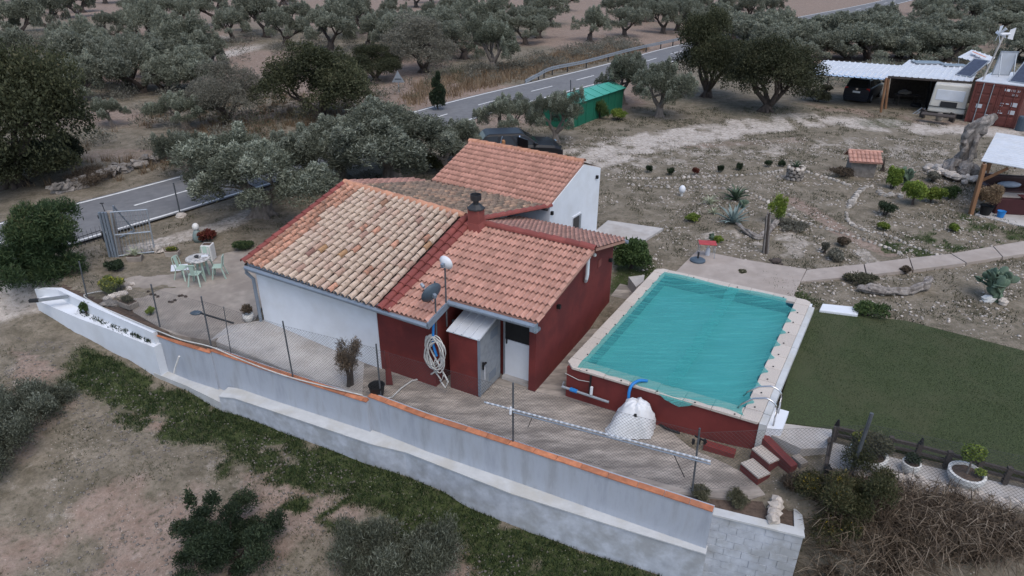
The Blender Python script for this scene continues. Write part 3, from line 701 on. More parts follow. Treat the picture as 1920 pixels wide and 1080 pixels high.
# old front slope: weathered barrel tiles
pA, pB, pC, pD = Vector((-7.932, 18.289, 2.270)), Vector((-3.499, 15.545, 2.270)), Vector((-5.586, 21.741, 3.580)), Vector((-1.509, 19.254, 3.420))
front = patch(pA, pB, pC, pD)
pA2, pB2 = Vector((-3.144, 15.323, 2.270)), Vector((-1.169, 19.128, 3.250))
dn = Vector((0, 0, .075))
roof1 = part('old_roof', MB().add([pA-dn, pB-dn, pD-dn, pC-dn, pA-Vector((0, 0, .14)), pB-Vector((0, 0, .1)), pD-Vector((0, 0, .1)), pC-Vector((0, 0, .1))], [(0, 1, 2, 3), (7, 6, 5, 4), (0, 4, 5, 1), (3, 2, 6, 7), (0, 3, 7, 4)]), M['roof_bed'], house)
NCB, NRB = 20, 14
for c in range(NCB):
    s = (c+1.0)/(NCB+.6); jt = R.uniform(-.14, .14)/NRB if c else 0
    for r in range(NRB):
        t = max(-.014, r/NRB-.012+(jt if r else 0))
        if r == NRB-1 and 0: continue
        red = (c < 2 or (c == 2 and R.random() < .8) or R.random() < .03)
        inst('barrel_tile', TILE_BR if red else TILE_B, roof1, local(tile_frame(front, s, t, .06, .085, .042, .018), roof1))
for r in range(14):
    inst('verge_tile', TILE_V, roof1, local(tile_frame(front, .006, r/14-.012, .06, .055, .035), roof1))
    inst('ridge_tile', TILE_R, roof1, None) if 0 else None
# channel courses between the covers
chan = barrel_mesh('channel', M['barrel_red'], .2, .2, .44, -.05)
# red painted band between the old roof and the extension
band_ = patch(pB, pA2, pD, pB2)
part('band_bed', MB().add([pB, pA2, pB2, pD], [(0, 1, 2, 3)]), M['red_band'], house)
for r in range(13):
    inst('band_tile', TILE_V, roof1, local(tile_frame(band_, .28, r/13-.01, .06, .055, .04), roof1))
    inst('band_tile', TILE_V, roof1, local(tile_frame(band_, .80, r/13-.01, .06, .055, .02), roof1))
# ridge of the old roof
def ridge(a, b, n, me, parent, nm='ridge_tile', lift=0.02, flip=False):
    a, b = Vector(a), Vector(b); d = (b-a)/n
    for k in range(n):
        p = a+d*k; ev = d.normalized(); eu = ev.cross(Vector((0, 0, 1))).normalized(); en = eu.cross(ev)
        ev2 = (ev*math.cos(.04)-en*math.sin(.04)); inst(nm, me, parent, local(frame_tile(p+en*lift, eu, ev2, eu.cross(ev2)), parent))
ridge(pC, pD+(pD-pC)*.02, 11, TILE_R, roof1)
# old back slope, lichen covered
bA, bB = Vector((1.323, 22.018, 2.680)), Vector(uv(-15.1, 19.9, 2.72))
back = patch(bA, bB, pB2, pC)     # eave is behind
roof2 = part('back_roof', MB().add([bA, bB, pC, pB2], [(0, 1, 2, 3)]), M['roof_bed'], house)
mats = [tile_frame(back, (c+.5)/24, r/10-.01, .06, .03, .04, .03) for c in range(24) for r in range(10)]
merged('barrel_tiles', TILE_B, [m for i, m in enumerate(mats) if i//10 < 21], M['barrel_old'], roof2)
merged('pink_tiles', TILE_B, [m for i, m in enumerate(mats) if i//10 >= 21], M['wave_t'], roof2)
for r in range(11):
    inst('verge_tile', TILE_V, roof2, local(tile_frame(back, .012, r/11-.012, .06, .055, .04), roof2))

# extension: wave tiles
roof3 = part('extension_roof', MB().add([uv(-10.25, 12.02, EX(12.02)-.02), uv(-8.86, 12.02, EX(12.02)-.02), uv(-8.86, 13.0, EX(13.0)-.02), uv(-6.32, 13.0, EX(13)-.02), uv(-6.2, 16.32, EX(16.32)-.02), uv(-10.25, 16.32, EX(16.32)-.02)]+
   [uv(-10.25, 12.02, EX(12.02)-.1), uv(-8.86, 12.02, EX(12.02)-.1), uv(-8.86, 13.0, EX(13.0)-.1), uv(-6.32, 13.0, EX(13)-.1), uv(-6.2, 16.32, EX(16.32)-.1), uv(-10.25, 16.32, EX(16.32)-.1)],
   [(0, 1, 2, 3, 4, 5), (11, 10, 9, 8, 7, 6)]+[(i, i+6, (i+1) % 6+6, (i+1) % 6) for i in range(6)]), M['wave'], house)
cw = .1435; rl = .338
slo = math.atan(.212)
def ext_mat(u, v, jit=.0):
    P = Vector(uv(u, v, EX(v))); eu = Vector((UX, UY, 0)); ev = Vector((-UY*math.cos(slo), UX*math.cos(slo), math.sin(slo))); en = eu.cross(ev)
    tl = .14; ev2 = ev*math.cos(tl)-en*math.sin(tl); return frame_tile(P+en*.022, eu, ev2, eu.cross(ev2))
ncol = int((10.12-6.28)/cw)
for c in range(ncol+1):
    u = -6.33-c*cw
    v0 = 12.96 if u > -8.86 else 11.98
    k = 0; dv_ = rl*math.cos(slo); rows = int(round((16.3-v0)/dv_))
    v = 16.3-rows*dv_
    while v < 16.1:
        if u > -10.15 or True:
            inst('wave_tile', TILE_W, roof3, local(ext_mat(u, v), roof3))
        v += dv_
ridge(uv(-10.1, 16.36, EX(16.36)+.02), uv(-6.2, 16.32, EX(16.3)+.02), 9, TILE_RR, roof3)
# extension back slope
xb = patch(uv(-6.26, 19.1, 2.44), uv(-10.1, 19.1, 2.44), uv(-6.2, 16.4, EX(16.3)), uv(-10.1, 16.4, EX(16.3)))
roof4 = part('rear_extension_roof', MB().add([uv(-6.26, 19.1, 2.43), uv(-10.1, 19.1, 2.43), uv(-10.1, 16.4, EX(16.3)-.01), uv(-6.2, 16.4, EX(16.3)-.01), uv(-6.26, 19.1, 2.35), uv(-10.1, 19.1, 2.35), uv(-10.1, 16.4, EX(16.3)-.09), uv(-6.2, 16.4, EX(16.3)-.09)], [(0, 1, 2, 3), (7, 6, 5, 4), (0, 3, 7, 4)]), M['wave_t'], house)
merged('wave_tiles', TILE_W, [tile_frame(xb, (c+.5)/27, r/8-.01, .06, .04, .034) for c in range(27) for r in range(8)], M['wave_t'], roof4)
# gutters and downpipes
def gutter(a, b, r=.07):
    part('gutter', MB().tube([a, b], r, 10), M['grey_metal'], house)
gz_ = 2.14
g0, g1 = Vector((-7.834, 18.097, 2.170)), Vector(uv(-8.84, 11.98, 2.20))
gutter(g0, g1); part('fascia', MB().beam(g0+Vector((.05, .12, .03)), g1+Vector((.05, .12, .03)), .05, .16), M['grey_metal'], house)
gutter(uv(-8.84, 12.93, 2.42), uv(-6.36, 12.93, 2.42))
part('fascia', MB().beam(uv(-8.84, 13.05, 2.40), uv(-6.4, 13.05, 2.40), .05, .14), M['grey_metal'], house)
part('fascia', MB().beam(uv(-8.83, 11.98, 2.20), uv(-8.83, 13.0, 2.40), .04, .2), M['grey_metal'], house)
for k in range(6):
    part('gutter_bracket', MB().box(uv(-8.6+k*.42, 12.91, 2.44), (.03, .16, .03), YAW), M['grey_metal'], house)
part('downpipe', MB().tube([g0+Vector((.03, 0, -.02)), g0+Vector((-.02, .05, -.18)), Vector(uv(-15.42, 12.38, 1.75)), Vector(uv(-15.42, 12.38, .28))], .05, 10), M['grey_metal'], house)
part('downpipe', MB().tube([uv(-6.40, 12.93, 2.42), uv(-6.34, 13.0, 2.25), uv(-6.5, 13.5, 2.02)], .065, 10), M['grey_metal'], house)
part('gutter_end', MB().box(uv(-6.36, 12.95, 2.38), (.12, .22, .16), YAW), M['grey_metal'], house)
part('rear_gutter', MB().tube([uv(-6.2, 19.22, 2.34), uv(-9.4, 19.22, 2.34)], .06, 8), M['grey_metal'], house)
# vent pipe and wall fittings on the right wall
part('vent_pipe', MB().tube([(2.142, 17.814, 1.971), (2.136, 17.613, 2.156), (2.150, 17.598, 2.283), (2.147, 17.593, 2.838)], .055, 12).lathe([(.075, 0), (.075, .05), (.0, .06)], (2.149, 17.596, 2.820), 12), M['white_paint'], house)
for p in ((1.264, 16.100, 2.047), (3.087, 19.486, 1.878)):
    part('spotlight', MB().box(p, (.10, .08, .11), YAW), M['black'], house)
part('lamp', MB().rock((2.381, 18.028, 2.711), .06, 3, 0, 8, 6, .02), M['pot_white'], house)
part('niche', MB().box((2.642, 18.776, 2.111), (.03, .24, .24), YAW), M['red_band'], house)
# chimney
cb = Vector(uv(-9.92, 16.15, 3.0)); cx, cy = cb.x, cb.y; ct = 3.0+0.567+.2
chim = part('chimney', MB().box((cx, cy, (3.0+ct)/2), (.36, .36, ct-3.0), YAW), M['red_band'], house, label='square dark red chimney stack')
part('flashing', MB().hexa([uv(-10.2, 15.9, 3.08), uv(-9.6, 15.9, 3.05), uv(-9.6, 16.42, 3.1), uv(-10.2, 16.42, 3.15)], [uv(-10.12, 15.95, 3.35), uv(-9.72, 15.95, 3.35), uv(-9.72, 16.35, 3.38), uv(-10.12, 16.35, 3.38)]), M['red_band'], chim)
part('cap_slab', MB().lathe([(.27, 0), (.27, .035), (.13, .15), (.08, .17)], (cx, cy, ct), 8), M['dark_metal'], chim)
part('cowl', MB().lathe([(.085, .16), (.085, .27), (.16, .275), (.165, .44), (.15, .44), (.145, .30), (.0, .30)], (cx, cy, ct), 18, False), M['dark_metal'], chim)
# rear house, turned a little
_b = math.radians(-33.0); VX, VY = math.cos(_b), math.sin(_b); RO = Vector((1.242, 21.878, 2.750))
def rv(a, d, z): return (RO.x+a*VX-d*VY, RO.y+a*VY+d*VX, z)
RL = 5.0
def extr2(prof, a0, a1):
    n = len(prof); vs = [rv(a0, d, z) for d, z in prof]+[rv(a1, d, z) for d, z in prof]
    return MB().add(vs, [tuple(range(n)), tuple(reversed(range(n, 2*n)))]+[((i+1) % n, i, i+n, (i+1) % n+n) for i in range(n)])
part('rear_wall', extr2([(.05, .0), (.05, 2.72), (2.42, 3.62), (3.8, 3.16), (3.8, .0)], -RL, 0), M['white_wall'], house)
rr_ = patch(rv(-RL-.06, -.12, 2.76), rv(-.02, -.12, 2.76), rv(-RL-.06, 2.42, 3.72), rv(-.02, 2.42, 3.72))
roof5 = part('rear_roof', MB().add([rv(-RL-.06, -.1, 2.75), rv(-.03, -.1, 2.75), rv(-.03, 2.42, 3.70), rv(-RL-.06, 2.42, 3.70), rv(-RL-.06, -.1, 2.68), rv(-.03, -.1, 2.68), rv(-.03, 2.42, 3.63), rv(-RL-.06, 2.42, 3.63)], [(0, 1, 2, 3), (0, 4, 5, 1), (0, 3, 7, 4), (1, 5, 6, 2)]), M['wave_t'], house)
merged('wave_tiles', TILE_W, [tile_frame(rr_, (c+.5)/33, r/10-.008, .06, .14, .034) for c in range(33) for r in range(10)], M['wave_t'], roof5)
part('rear_slope', MB().add([rv(-RL-.06, 2.44, 3.70), rv(.0, 2.44, 3.70), rv(.0, 3.95, 3.14), rv(-RL-.06, 3.95, 3.14)], [(0, 1, 2, 3)]), M['wave_t'], roof5)
ridge(rv(0.0, 2.44, 3.70), rv(-RL-.06, 2.44, 3.70), 13, TILE_R, roof5)
part('rear_gutter', MB().tube([rv(-3.2, -.16, 2.70), rv(.03, -.16, 2.70)], .05, 8), M['dark_metal'], house)
wn = part('window', MB().box(rv(.015, 2.0, 1.35), (.05, .62, 1.0), _b), M['white_paint'], house)
part('pane', MB().box(rv(.05, 1.93, 1.33), (.03, .42, .92), _b), M['glass'], wn)
part('shutter', MB().box(rv(.05, 2.24, 1.33), (.05, .10, .96), _b), M['galv'], wn)
part('spotlight', MB().box(rv(.05, 3.45, 2.9), (.08, .09, .12), _b), M['black'], house)
part('spotlight', MB().box(rv(.05, .12, 2.5), (.08, .09, .12), _b), M['black'], house)


# ------------------------------------------------------------------ pool
def puv(u, v, z): return uv(u+.036*(v-17.2), v, z)
PU0, PU1, PV0, PV1 = -5.72, -.66, 13.74, 20.70
IU0, IU1, IV0, IV1 = -5.30, -1.24, 14.18, 20.36
pool = thing('pool', 'raised rectangular swimming pool with pale stone coping under a turquoise net cover', 'pool', puv(-3.2, 17.2, 0))
def wall_q(b, P, z0, z1):
    b.hexa([puv(*p, z0) for p in P], [puv(*p, z1) for p in P])
b = MB(); wall_q(b, [(PU0+.06, PV0+.06), (PU1-.1, PV0+.06), (PU1-.1, IV0), (PU0+.06, IV0)], -.3, .93)
part('red_wall', b, M['red_wall'], pool)
b = MB(); wall_q(b, [(PU0+.06, IV0), (IU0, IV0), (IU0, PV1-.06), (PU0+.06, PV1-.06)], -.3, .928)
part('side_wall', b, M['red_wall'], pool)
b = MB(); wall_q(b, [(IU1, IV0), (PU1-.1, IV0), (PU1-.1, PV1-.06), (IU1, PV1-.06)], -.3, .926); wall_q(b, [(IU0, IV1), (IU1, IV1), (IU1, PV1-.08), (IU0, PV1-.08)], -.3, .924)
part('white_wall', b, M['white_paint'], pool)
M['basin'] = mat('pool_basin', (.012, .085, .12), .6, .1, 4, 0)
b = MB(); wall_q(b, [(IU0, IV0), (IU0+.02, IV0), (IU0+.02, IV1), (IU0, IV1)], -.2, .92); wall_q(b, [(IU1-.02, IV0), (IU1, IV0), (IU1, IV1), (IU1-.02, IV1)], -.2, .92)
wall_q(b, [(IU0+.02, IV1-.02), (IU1-.02, IV1-.02), (IU1-.02, IV1), (IU0+.02, IV1)], -.2, .92); wall_q(b, [(IU0+.02, IV0), (IU1-.02, IV0), (IU1-.02, IV0+.02), (IU0+.02, IV0+.02)], -.2, .92)
part('basin_lining', b, M['basin'], pool)
mw, t, bs = nodes('pool_water'); n_ = _ns(t, 1.2, 3); t.links.new(_mix(t, n_.outputs[0], (.085, .31, .325), (.10, .35, .355)), bs.inputs['Base Color'])
bs.inputs['Roughness'].default_value = .06; bs.inputs['Specular IOR Level'].default_value = .5
part('water', MB().add([puv(IU0+.02, IV0+.02, .56), puv(IU1-.02, IV0+.02, .56), puv(IU1-.02, IV1-.02, .56), puv(IU0+.02, IV1-.02, .56)], [(0, 1, 2, 3)]), mw, pool)
# coping stones, each a slab of its own with a small joint
def stone(P, z0=.93, z1=1.0):
    c = [sum(p[i] for p in P)/len(P) for i in (0, 1)]; j = R.uniform(-.004, .004)
    Q = [(p[0]+(c[0]-p[0])*.012, p[1]+(c[1]-p[1])*.012) for p in P]
    w = [puv(*p, 0)[:2] for p in Q]
    part('coping_stone', MB().prism(w, z0, z1+j), M['coping'], pool, bevel=.012)
CH = .22
nL = 10
for k in range(nL):                                       # left edge
    a = PV0+.45+(PV1-PV0-.85)*k/nL; c = PV0+.45+(PV1-PV0-.85)*(k+1)/nL
    stone([(PU0, a), (IU0, a), (IU0, c), (PU0, c)])
for k in range(9):                                        # right edge
    a = PV0+.45+(PV1-PV0-.85)*k/9; c = PV0+.45+(PV1-PV0-.85)*(k+1)/9
    stone([(IU1, a), (PU1-.16, a), (PU1-.16, c), (IU1, c)])
    P = [(PU1-.155, a), (PU1, a), (PU1, c), (PU1-.155, c)]; w = [puv(p[0], p[1], 0)[:2] for p in P]
    part('white_rim', MB().prism(w, .80, .985+R.uniform(-.004, .004)), M['white_ledge'], pool)
for k in range(6):                                        # far and near edges
    a = IU0+(IU1-IU0)*k/6; c = IU0+(IU1-IU0)*(k+1)/6
    stone([(a, IV1), (c, IV1), (c, PV1), (a, PV1)]); stone([(a, PV0), (c, PV0), (c, IV0), (a, IV0)])
stone([(PU0+CH, PV0), (IU0, PV0), (IU0, PV0+.44), (PU0, PV0+.44), (PU0, PV0+CH)])
stone([(IU1, PV0), (PU1-.2, PV0), (PU1-.16, PV0+.08), (PU1-.16, PV0+.44), (IU1, PV0+.44)])
stone([(PU0, PV1-.39), (IU0, PV1-.39), (IU0, PV1), (PU0+CH, PV1), (PU0, PV1-CH)])
stone([(IU1, PV1-.39), (PU1-.16, PV1-.39), (PU1-.16, PV1-.1), (PU1-.3, PV1), (IU1, PV1)])
part('white_rim', MB().prism([puv(*p, 0)[:2] for p in ((PU1-.155, PV0+.02), (PU1, PV0+.02), (PU1, PV0+.44), (PU1-.155, PV0+.44))], -.1, .97), M['white_ledge'], pool)
# net cover
mn, t, bs = nodes('net_cover')
wv = _ns(t, 1.0, 5, (.7, 11.0, 1, .42)); n_ = _ns(t, .8, 3)
t.links.new(_mix(t, n_.outputs[0], (.045, .31, .305), (.07, .38, .355)), bs.inputs['Base Color']); bs.inputs['Roughness'].default_value = .45; bs.inputs['Specular IOR Level'].default_value = .4
bp = t.nodes.new('ShaderNodeBump'); bp.inputs['Strength'].default_value = .5; bp.inputs['Distance'].default_value = .05; t.links.new(wv.outputs[0], bp.inputs['Height']); t.links.new(bp.outputs[0], bs.inputs['Normal'])
tp = t.nodes.new('ShaderNodeBsdfTransparent'); tp.inputs[0].default_value = (.80, 1, .98, 1); mx = t.nodes.new('ShaderNodeMixShader'); mr_ = t.nodes.new('ShaderNodeMapRange'); mr_.inputs[1].default_value = .35; mr_.inputs[2].default_value = .70; mr_.inputs[3].default_value = .34; mr_.inputs[4].default_value = .66; t.links.new(wv.outputs[0], mr_.inputs[0]); t.links.new(mr_.outputs[0], mx.inputs[0])
t.links.new(tp.outputs[0], mx.inputs[1]); t.links.new(bs.outputs[0], mx.inputs[2]); t.links.new(mx.outputs[0], t.nodes['Material Output'].inputs[0])
def net():
    nu, nv = 72, 96; vs = []; fs = []
    for j in range(nv+1):
        for i in range(nu+1):
            s, q = i/nu, j/nv
            vv = IV0+(IV1-IV0)*q
            scal = abs(math.sin(math.pi*9*(q*.97+.015)))
            u0 = IU0-.07-.03*abs(math.sin(math.pi*10*q)); u1 = IU1+.22-.26*scal**.6
            if q > .9: u1 -= .3*(q-.9)/.1
            v0 = PV0+.05+.05*math.sin(9*s)+.06*abs(math.sin(math.pi*5*s)); v1 = IV1+.08+.06*math.sin(math.pi*s*3)
            u = u0+(u1-u0)*s; v = v0+(v1-v0)*q
            d = min(u-IU0, IU1-u, v-IV0, IV1-v)
            z = 1.012 if d < 0 else 1.012-.10*min(1, d/.5)**.7
            rip = .012*math.sin(v*30+3*math.sin(u*1.7)) if d > .1 else 0
            z += rip*max(0, math.sin(u*1.5+1.0))**2*min(1, max(d, 0)*2)+.004*math.sin(40*u+9*v)
            vs.append(puv(u, v, z))
    for j in range(nv):
        for i in range(nu): a = j*(nu+1)+i; fs.append((a, a+1, a+nu+2, a+nu+1))
    return MB().add(vs, fs)
part('net_cover', net(), mn, pool, smooth=True)
sv_ = []
for k in range(41):
    q = k/40; e = min(1, q*12, (1-q)*12); z_ = 1.024-.098*e; j = .03*math.sin(k*1.3)
    sv_ += [puv(-3.24+j, IV0-.06+(IV1-IV0+.06)*q, z_), puv(-2.92+j*.6, IV0-.06+(IV1-IV0+.06)*q, z_)]
part('overlap_strip', MB().add(sv_, [(2*k, 2*k+1, 2*k+3, 2*k+2) for k in range(40)]), mn, pool, smooth=True)
part('net_flap', MB().add([puv(-3.3, PV0+.04, 1.01), puv(-2.3, PV0+.04, 1.01), puv(-2.4, PV0-.05, .93), puv(-2.65, PV0-.12, .86), puv(-3.0, PV0-.08, .92)], [(0, 4, 3, 2, 1)]), mn, pool)
for k in range(10):
    part('net_tie', MB().box(puv(IU0-.10, IV0+.3+(IV1-IV0-.3)*k/9.5, 1.02), (.035, .022, .02)), M['black'], pool)
for k in range(5):
    part('net_tie', MB().box(puv(IU0+.2+.93*k, PV0+.03, 1.02), (.035, .022, .02)), M['black'], pool)
for k in range(9):
    part('net_tie', MB().box(puv(IU1+.20, IV0+.1+(IV1-IV0)*k/9.2, 1.02), (.035, .022, .02)), M['black'], pool)
for k in range(3):
    part('net_tie', MB().box(puv(IU0+.9+1.4*k, IV1+.12, 1.02), (.035, .022, .02)), M['black'], pool)
# white platform where the ladder lands, white slab at the far corner
part('platform', MB().prism([puv(*p, 0)[:2] for p in ((PU1+.005, PV0+.15), (PU1+.33, PV0+.25), (PU1+.33, PV0+1.05), (PU1+.005, PV0+1.05))], .35, .82), M['white_paint'], pool)
lad = thing('pool_ladder', 'chrome pool ladder handrails arching over the coping at the near right corner', 'ladder', puv(PU1+.15, PV0+.6, .82))
for dv_ in (.30, .85):
    b0, i0 = PU1+.12, IU1-.12; pts = [puv(b0, PV0+dv_, .82), puv(b0, PV0+dv_, 1.28)]
    for k in range(7):
        a = math.pi*.5*k/6; pts.append(puv(b0-.28+.28*math.cos(a), PV0+dv_, 1.28+.22*math.sin(a)))
    pts += [puv(i0+.28, PV0+dv_+.0, 1.40), puv(i0+.05, PV0+dv_, 1.16), puv(i0-.02, PV0+dv_, 1.03)]
    part('handrail', MB().tube(pts, .021, 10), M['chrome'], lad, smooth=True)
solo('stone_slab', MB().prism([(9.733, 18.868), (10.802, 18.644), (10.522, 18.166), (9.466, 18.449)], .5, .74), M['white_paint'], 'flat white slab lying at the far right corner of the pool', 'slab', bevel=.02)
solo('concrete_step', MB().prism([(3.964, 20.892), (4.540, 21.069), (4.421, 20.577), (4.100, 20.138)], .1, .62), M['concrete_pale'], 'small grey concrete step between the pool and the green shrub', 'step')
# pipework, suction hose and wrapped pump on the near side
pp = thing('pool_pipes', 'grey pipe with blue joint running low along the red near wall of the pool', 'pipe', puv(-5.4, PV0-.1, .1))
part('pipe', MB().tube([puv(-5.75, PV0+.12, .38), puv(-5.72, PV0-.06, .36), puv(-4.4, PV0-.08, .34)], .035, 8), M['galv'], pp)
part('pipe_joint', MB().tube([puv(-5.48, PV0-.065, .36), puv(-5.28, PV0-.07, .358)], .055, 10), M['blue_plastic'], pp)
part('pipe', MB().tube([puv(-4.95, PV0-.03, .95), puv(-4.95, PV0-.05, .36)], .026, 8), M['black'], pp)
part('white_sleeve', MB().tube([puv(-4.9, PV0-.05, .62), puv(-4.9, PV0-.06, .40)], .04, 8), M['white_paint'], pp)
part('cord', MB().tube([puv(-5.7, PV0+.05, .72), puv(-5.3, PV0+.02, .66), puv(-4.97, PV0, .72)], .010, 5), M['hose'], pp)
solo('suction_hose', MB().tube(smooth_poly([puv(-3.6, 14.05, 1.03), puv(-3.75, 13.9, 1.08), puv(-3.85, 13.7, 1.05), puv(-3.88, 13.6, .9), puv(-3.86, 13.55, .7)], 5), .04, 10), M['blue_plastic'], 'blue hose bending from the pool net down to the wrapped pump', 'hose', smooth=True)
def sack():
    b = MB(); prof = [(.50, 0), (.47, .12), (.46, .3), (.41, .48), (.34, .60), (.30, .74), (.22, .80), (.10, .84), (.02, .82)]
    n = 40; vs = []; fs = []
    for i, (r, z) in enumerate(prof):
        for k in range(n):
            a = 2*math.pi*k/n; m = 1+.07*math.sin(5*a+i*.5)+.045*math.sin(11*a+1.3*i)+.03*math.sin(19*a)
            fl = .32*max(0, math.cos(a-math.radians(198)))**4*(1-z/.84)**1.5
            vs.append((r*m*math.cos(a)*1.0+fl*math.cos(math.radians(198)), r*m*math.sin(a)*.85+fl*math.sin(math.radians(198)), z+.03*math.sin(7*a+i)*(.3 < z)+.02))
    for i in range(len(prof)-1):
        for k in range(n): a, c = i*n+k, i*n+(k+1) % n; fs.append((a, c, c+n, a+n))
    fs.append(tuple(range((len(prof)-1)*n, len(prof)*n)))
    return b.add(vs, fs)
sk = thing('pool_pump', 'pool pump wrapped in white plastic sacking against the red pool wall', 'pump', (3.077, 13.524, 0.000))
part('plastic_cover', sack(), M['sack'], sk, local=True, smooth=True)
part('tear', MB().rock((-.08, -.26, .62), (.045, .02, .06), 5), M['black'], sk, local=True)
part('base', MB().box((-.3, .05, .05), (.3, .3, .1)), M['black'], sk, local=True)
solo('black_hose', MB().tube(smooth_poly([(3.616, 13.891, 0.300), (3.673, 13.772, 0.060), (3.864, 13.514, 0.050), (4.159, 13.345, 0.040)], 4), .03, 7), M['rubber'], 'short black hose lying beside the wrapped pump', 'hose', smooth=True)
# red steps and side wall at the near right corner
st = thing('garden_steps', 'red rendered steps with pale stone treads leading up from the terrace', 'steps', (5.925, 12.122, 0.000))
r0, r1 = Vector((5.741, 12.650, 0.620)), Vector((6.211, 11.692, 0.450))
def vwall(b, a, c, th, z0, za, zc):
    d = (c-a); d.z = 0; n_ = Vector((-d.y, d.x, 0)).normalized()*th
    return b.hexa([(a.x, a.y, z0), (c.x, c.y, z0), (c.x+n_.x, c.y+n_.y, z0), (a.x+n_.x, a.y+n_.y, z0)], [(a.x, a.y, za), (c.x, c.y, zc), (c.x+n_.x, c.y+n_.y, zc), (a.x+n_.x, a.y+n_.y, za)])
part('side_wall', vwall(MB(), r0, r1, .2, -.3, .63, .46), M['red_wall'], st)
sdir = (r1-r0); sdir.z = 0; sdir.normalize(); sn = Vector((sdir.y, -sdir.x, 0))
for k, (cx_, cy_, zt) in enumerate(((1437,850,.45), (1416,877,.24))):
    pass
def step_block(cx3, zt, l, w):
    c = Vector(cx3); q = lambda a, e, z: (c+sdir*a*l/2+sn*e*w/2).to_tuple()[:2]+(z,)
    part('step', MB().hexa([q(-1, -1, -.1), q(1, -1, -.1), q(1, 1, -.1), q(-1, 1, -.1)], [q(-1, -1, zt-.04), q(1, -1, zt-.04), q(1, 1, zt-.04), q(-1, 1, zt-.04)]), M['red_wall'], st)
    part('tread', MB().hexa([q(-1, -1, zt-.04), q(1, -1, zt-.04), q(1, 1, zt-.04), q(-1, 1, zt-.04)], [q(-1, -1, zt), q(1, -1, zt), q(1, 1, zt), q(-1, 1, zt)]), M['coping'], st)
step_block((5.833, 12.180, 0.420), .42, .55, .34); step_block((5.543, 11.924, 0.220), .22, .55, .36)
solo('red_kerb', MB().beam((4.625, 12.858, 0.070), (5.269, 12.525, 0.070), .22, .2), M['red_wall'], 'low red block on the terrace between the pool and the steps', 'kerb', bevel=.01)
bk = thing('clamp_bracket', 'black clamp of bars fixed at the fence post beside the red block', 'bracket', (4.027, 11.257, 1.406))
for k in range(3):
    part('bar', MB().box(Vector((3.813, 11.257, 1.503))+Vector((.12*k, .0, 0)), (.05, .05, .12)), M['black'], bk)
part('bar', MB().beam((3.827, 11.257, 1.657), (4.093, 11.257, 1.492), .03, .03), M['black'], bk)

# ------------------------------------------------------------------ locker, hoses, dishes by the door
lk = thing('locker', 'tall red locker with a grey metal side door and white sheet roof by the door', 'locker', uv(-8.2, 13.2, 0))
LU0, LU1, LV0, LV1 = -8.66, -7.74, 12.64, 13.70
part('body', MB().hexa([uv(LU0, LV0, 0), uv(LU1-.03, LV0, 0), uv(LU1-.03, LV1, 0), uv(LU0, LV1, 0)], [uv(LU0, LV0, 1.78), uv(LU1-.03, LV0, 1.78), uv(LU1-.03, LV1, 2.02), uv(LU0, LV1, 2.02)]), M['red_wall'], lk)
dr = part('door', MB().hexa([uv(LU1-.03, LV0+.02, .05), uv(LU1+.02, LV0+.02, .05), uv(LU1+.02, LV1, .05), uv(LU1-.03, LV1, .05)], [uv(LU1-.03, LV0+.02, 1.76), uv(LU1+.02, LV0+.02, 1.76), uv(LU1+.02, LV1, 1.98), uv(LU1-.03, LV1, 1.98)]), M['galv'], lk)
part('door_edge', MB().box(uv(LU1-.01, LV0, .9), (.07, .03, 1.74), YAW), M['grey_metal'], dr)
part('handle', MB().box(uv(LU1+.06, LV0+.16, .98), (.05, .16, .035), YAW).box(uv(LU1+.04, LV0+.12, .93), (.04, .04, .22), YAW), M['black'], dr)
part('strap', MB().box(uv(LU1+.04, LV0+.2, .66), (.015, .02, .4), YAW), M['white_paint'], dr)
for z_, v_ in ((.38, .62), (1.62, .72)):
    part('vent', MB().box(uv(LU1+.025, LV0+v_, z_), (.012, .36, .24), YAW), M['grey_metal'], dr)
for k in range(4):
    a = LU0-.03+(LU1-LU0+.08)*k/4; c = LU0-.03+(LU1-LU0+.08)*(k+1)/4
    part('roof_sheet', MB().hexa([uv(a, LV0-.06, 1.785), uv(c-.004, LV0-.06, 1.785), uv(c-.004, LV1, 2.035), uv(a, LV1, 2.035)], [uv(a, LV0-.06, 1.81), uv(c-.004, LV0-.06, 1.81), uv(c-.004, LV1, 2.06), uv(a, LV1, 2.06)]), M['sheet_white'], lk)
    part('roof_rib', MB().beam(uv(c-.03, LV0-.062, 1.822), uv(c-.03, LV1, 2.072), .04, .03), M['sheet_white'], lk)
# coiled hose
hs = thing('hose_coil', 'pale hose coiled in tangled loops hanging on the red wall beside the locker', 'hose', uv(-9.0, 12.9, .1))
hc = Vector((-1.975, 15.101, 1.212)); eu = Vector((UX, UY, 0))
for k in range(11):
    rx, rz = .22+.10*R.random(), .40+.14*R.random(); ph = R.uniform(-.35, .35); pts = []
    for q in range(25):
        a = 2*math.pi*q/24; pts.append(hc+eu*(rx*math.cos(a)+ph*math.sin(a)*.5+R.uniform(-.012, .012)+.02*k-.08)+Vector((0, 0, rz*math.sin(a)))+Vector((-UY, UX, 0))*(-.015*k+.03*math.sin(3*a+k)))
    part('hose_loop', MB().tube(pts, .016, 7), M['hose'], hs, smooth=True)
for k in range(4):
    a0 = hc+eu*(-.2+.12*k)+Vector((0, 0, .1-.2*k)); part('hose_loop', MB().tube([a0, a0+eu*.2+Vector((0, -.08, -.25)), a0+eu*.12+Vector((0, -.08, -.5)), a0-eu*.06+Vector((0, -.05, -.3))], .024, 7), M['hose'], hs, smooth=True)
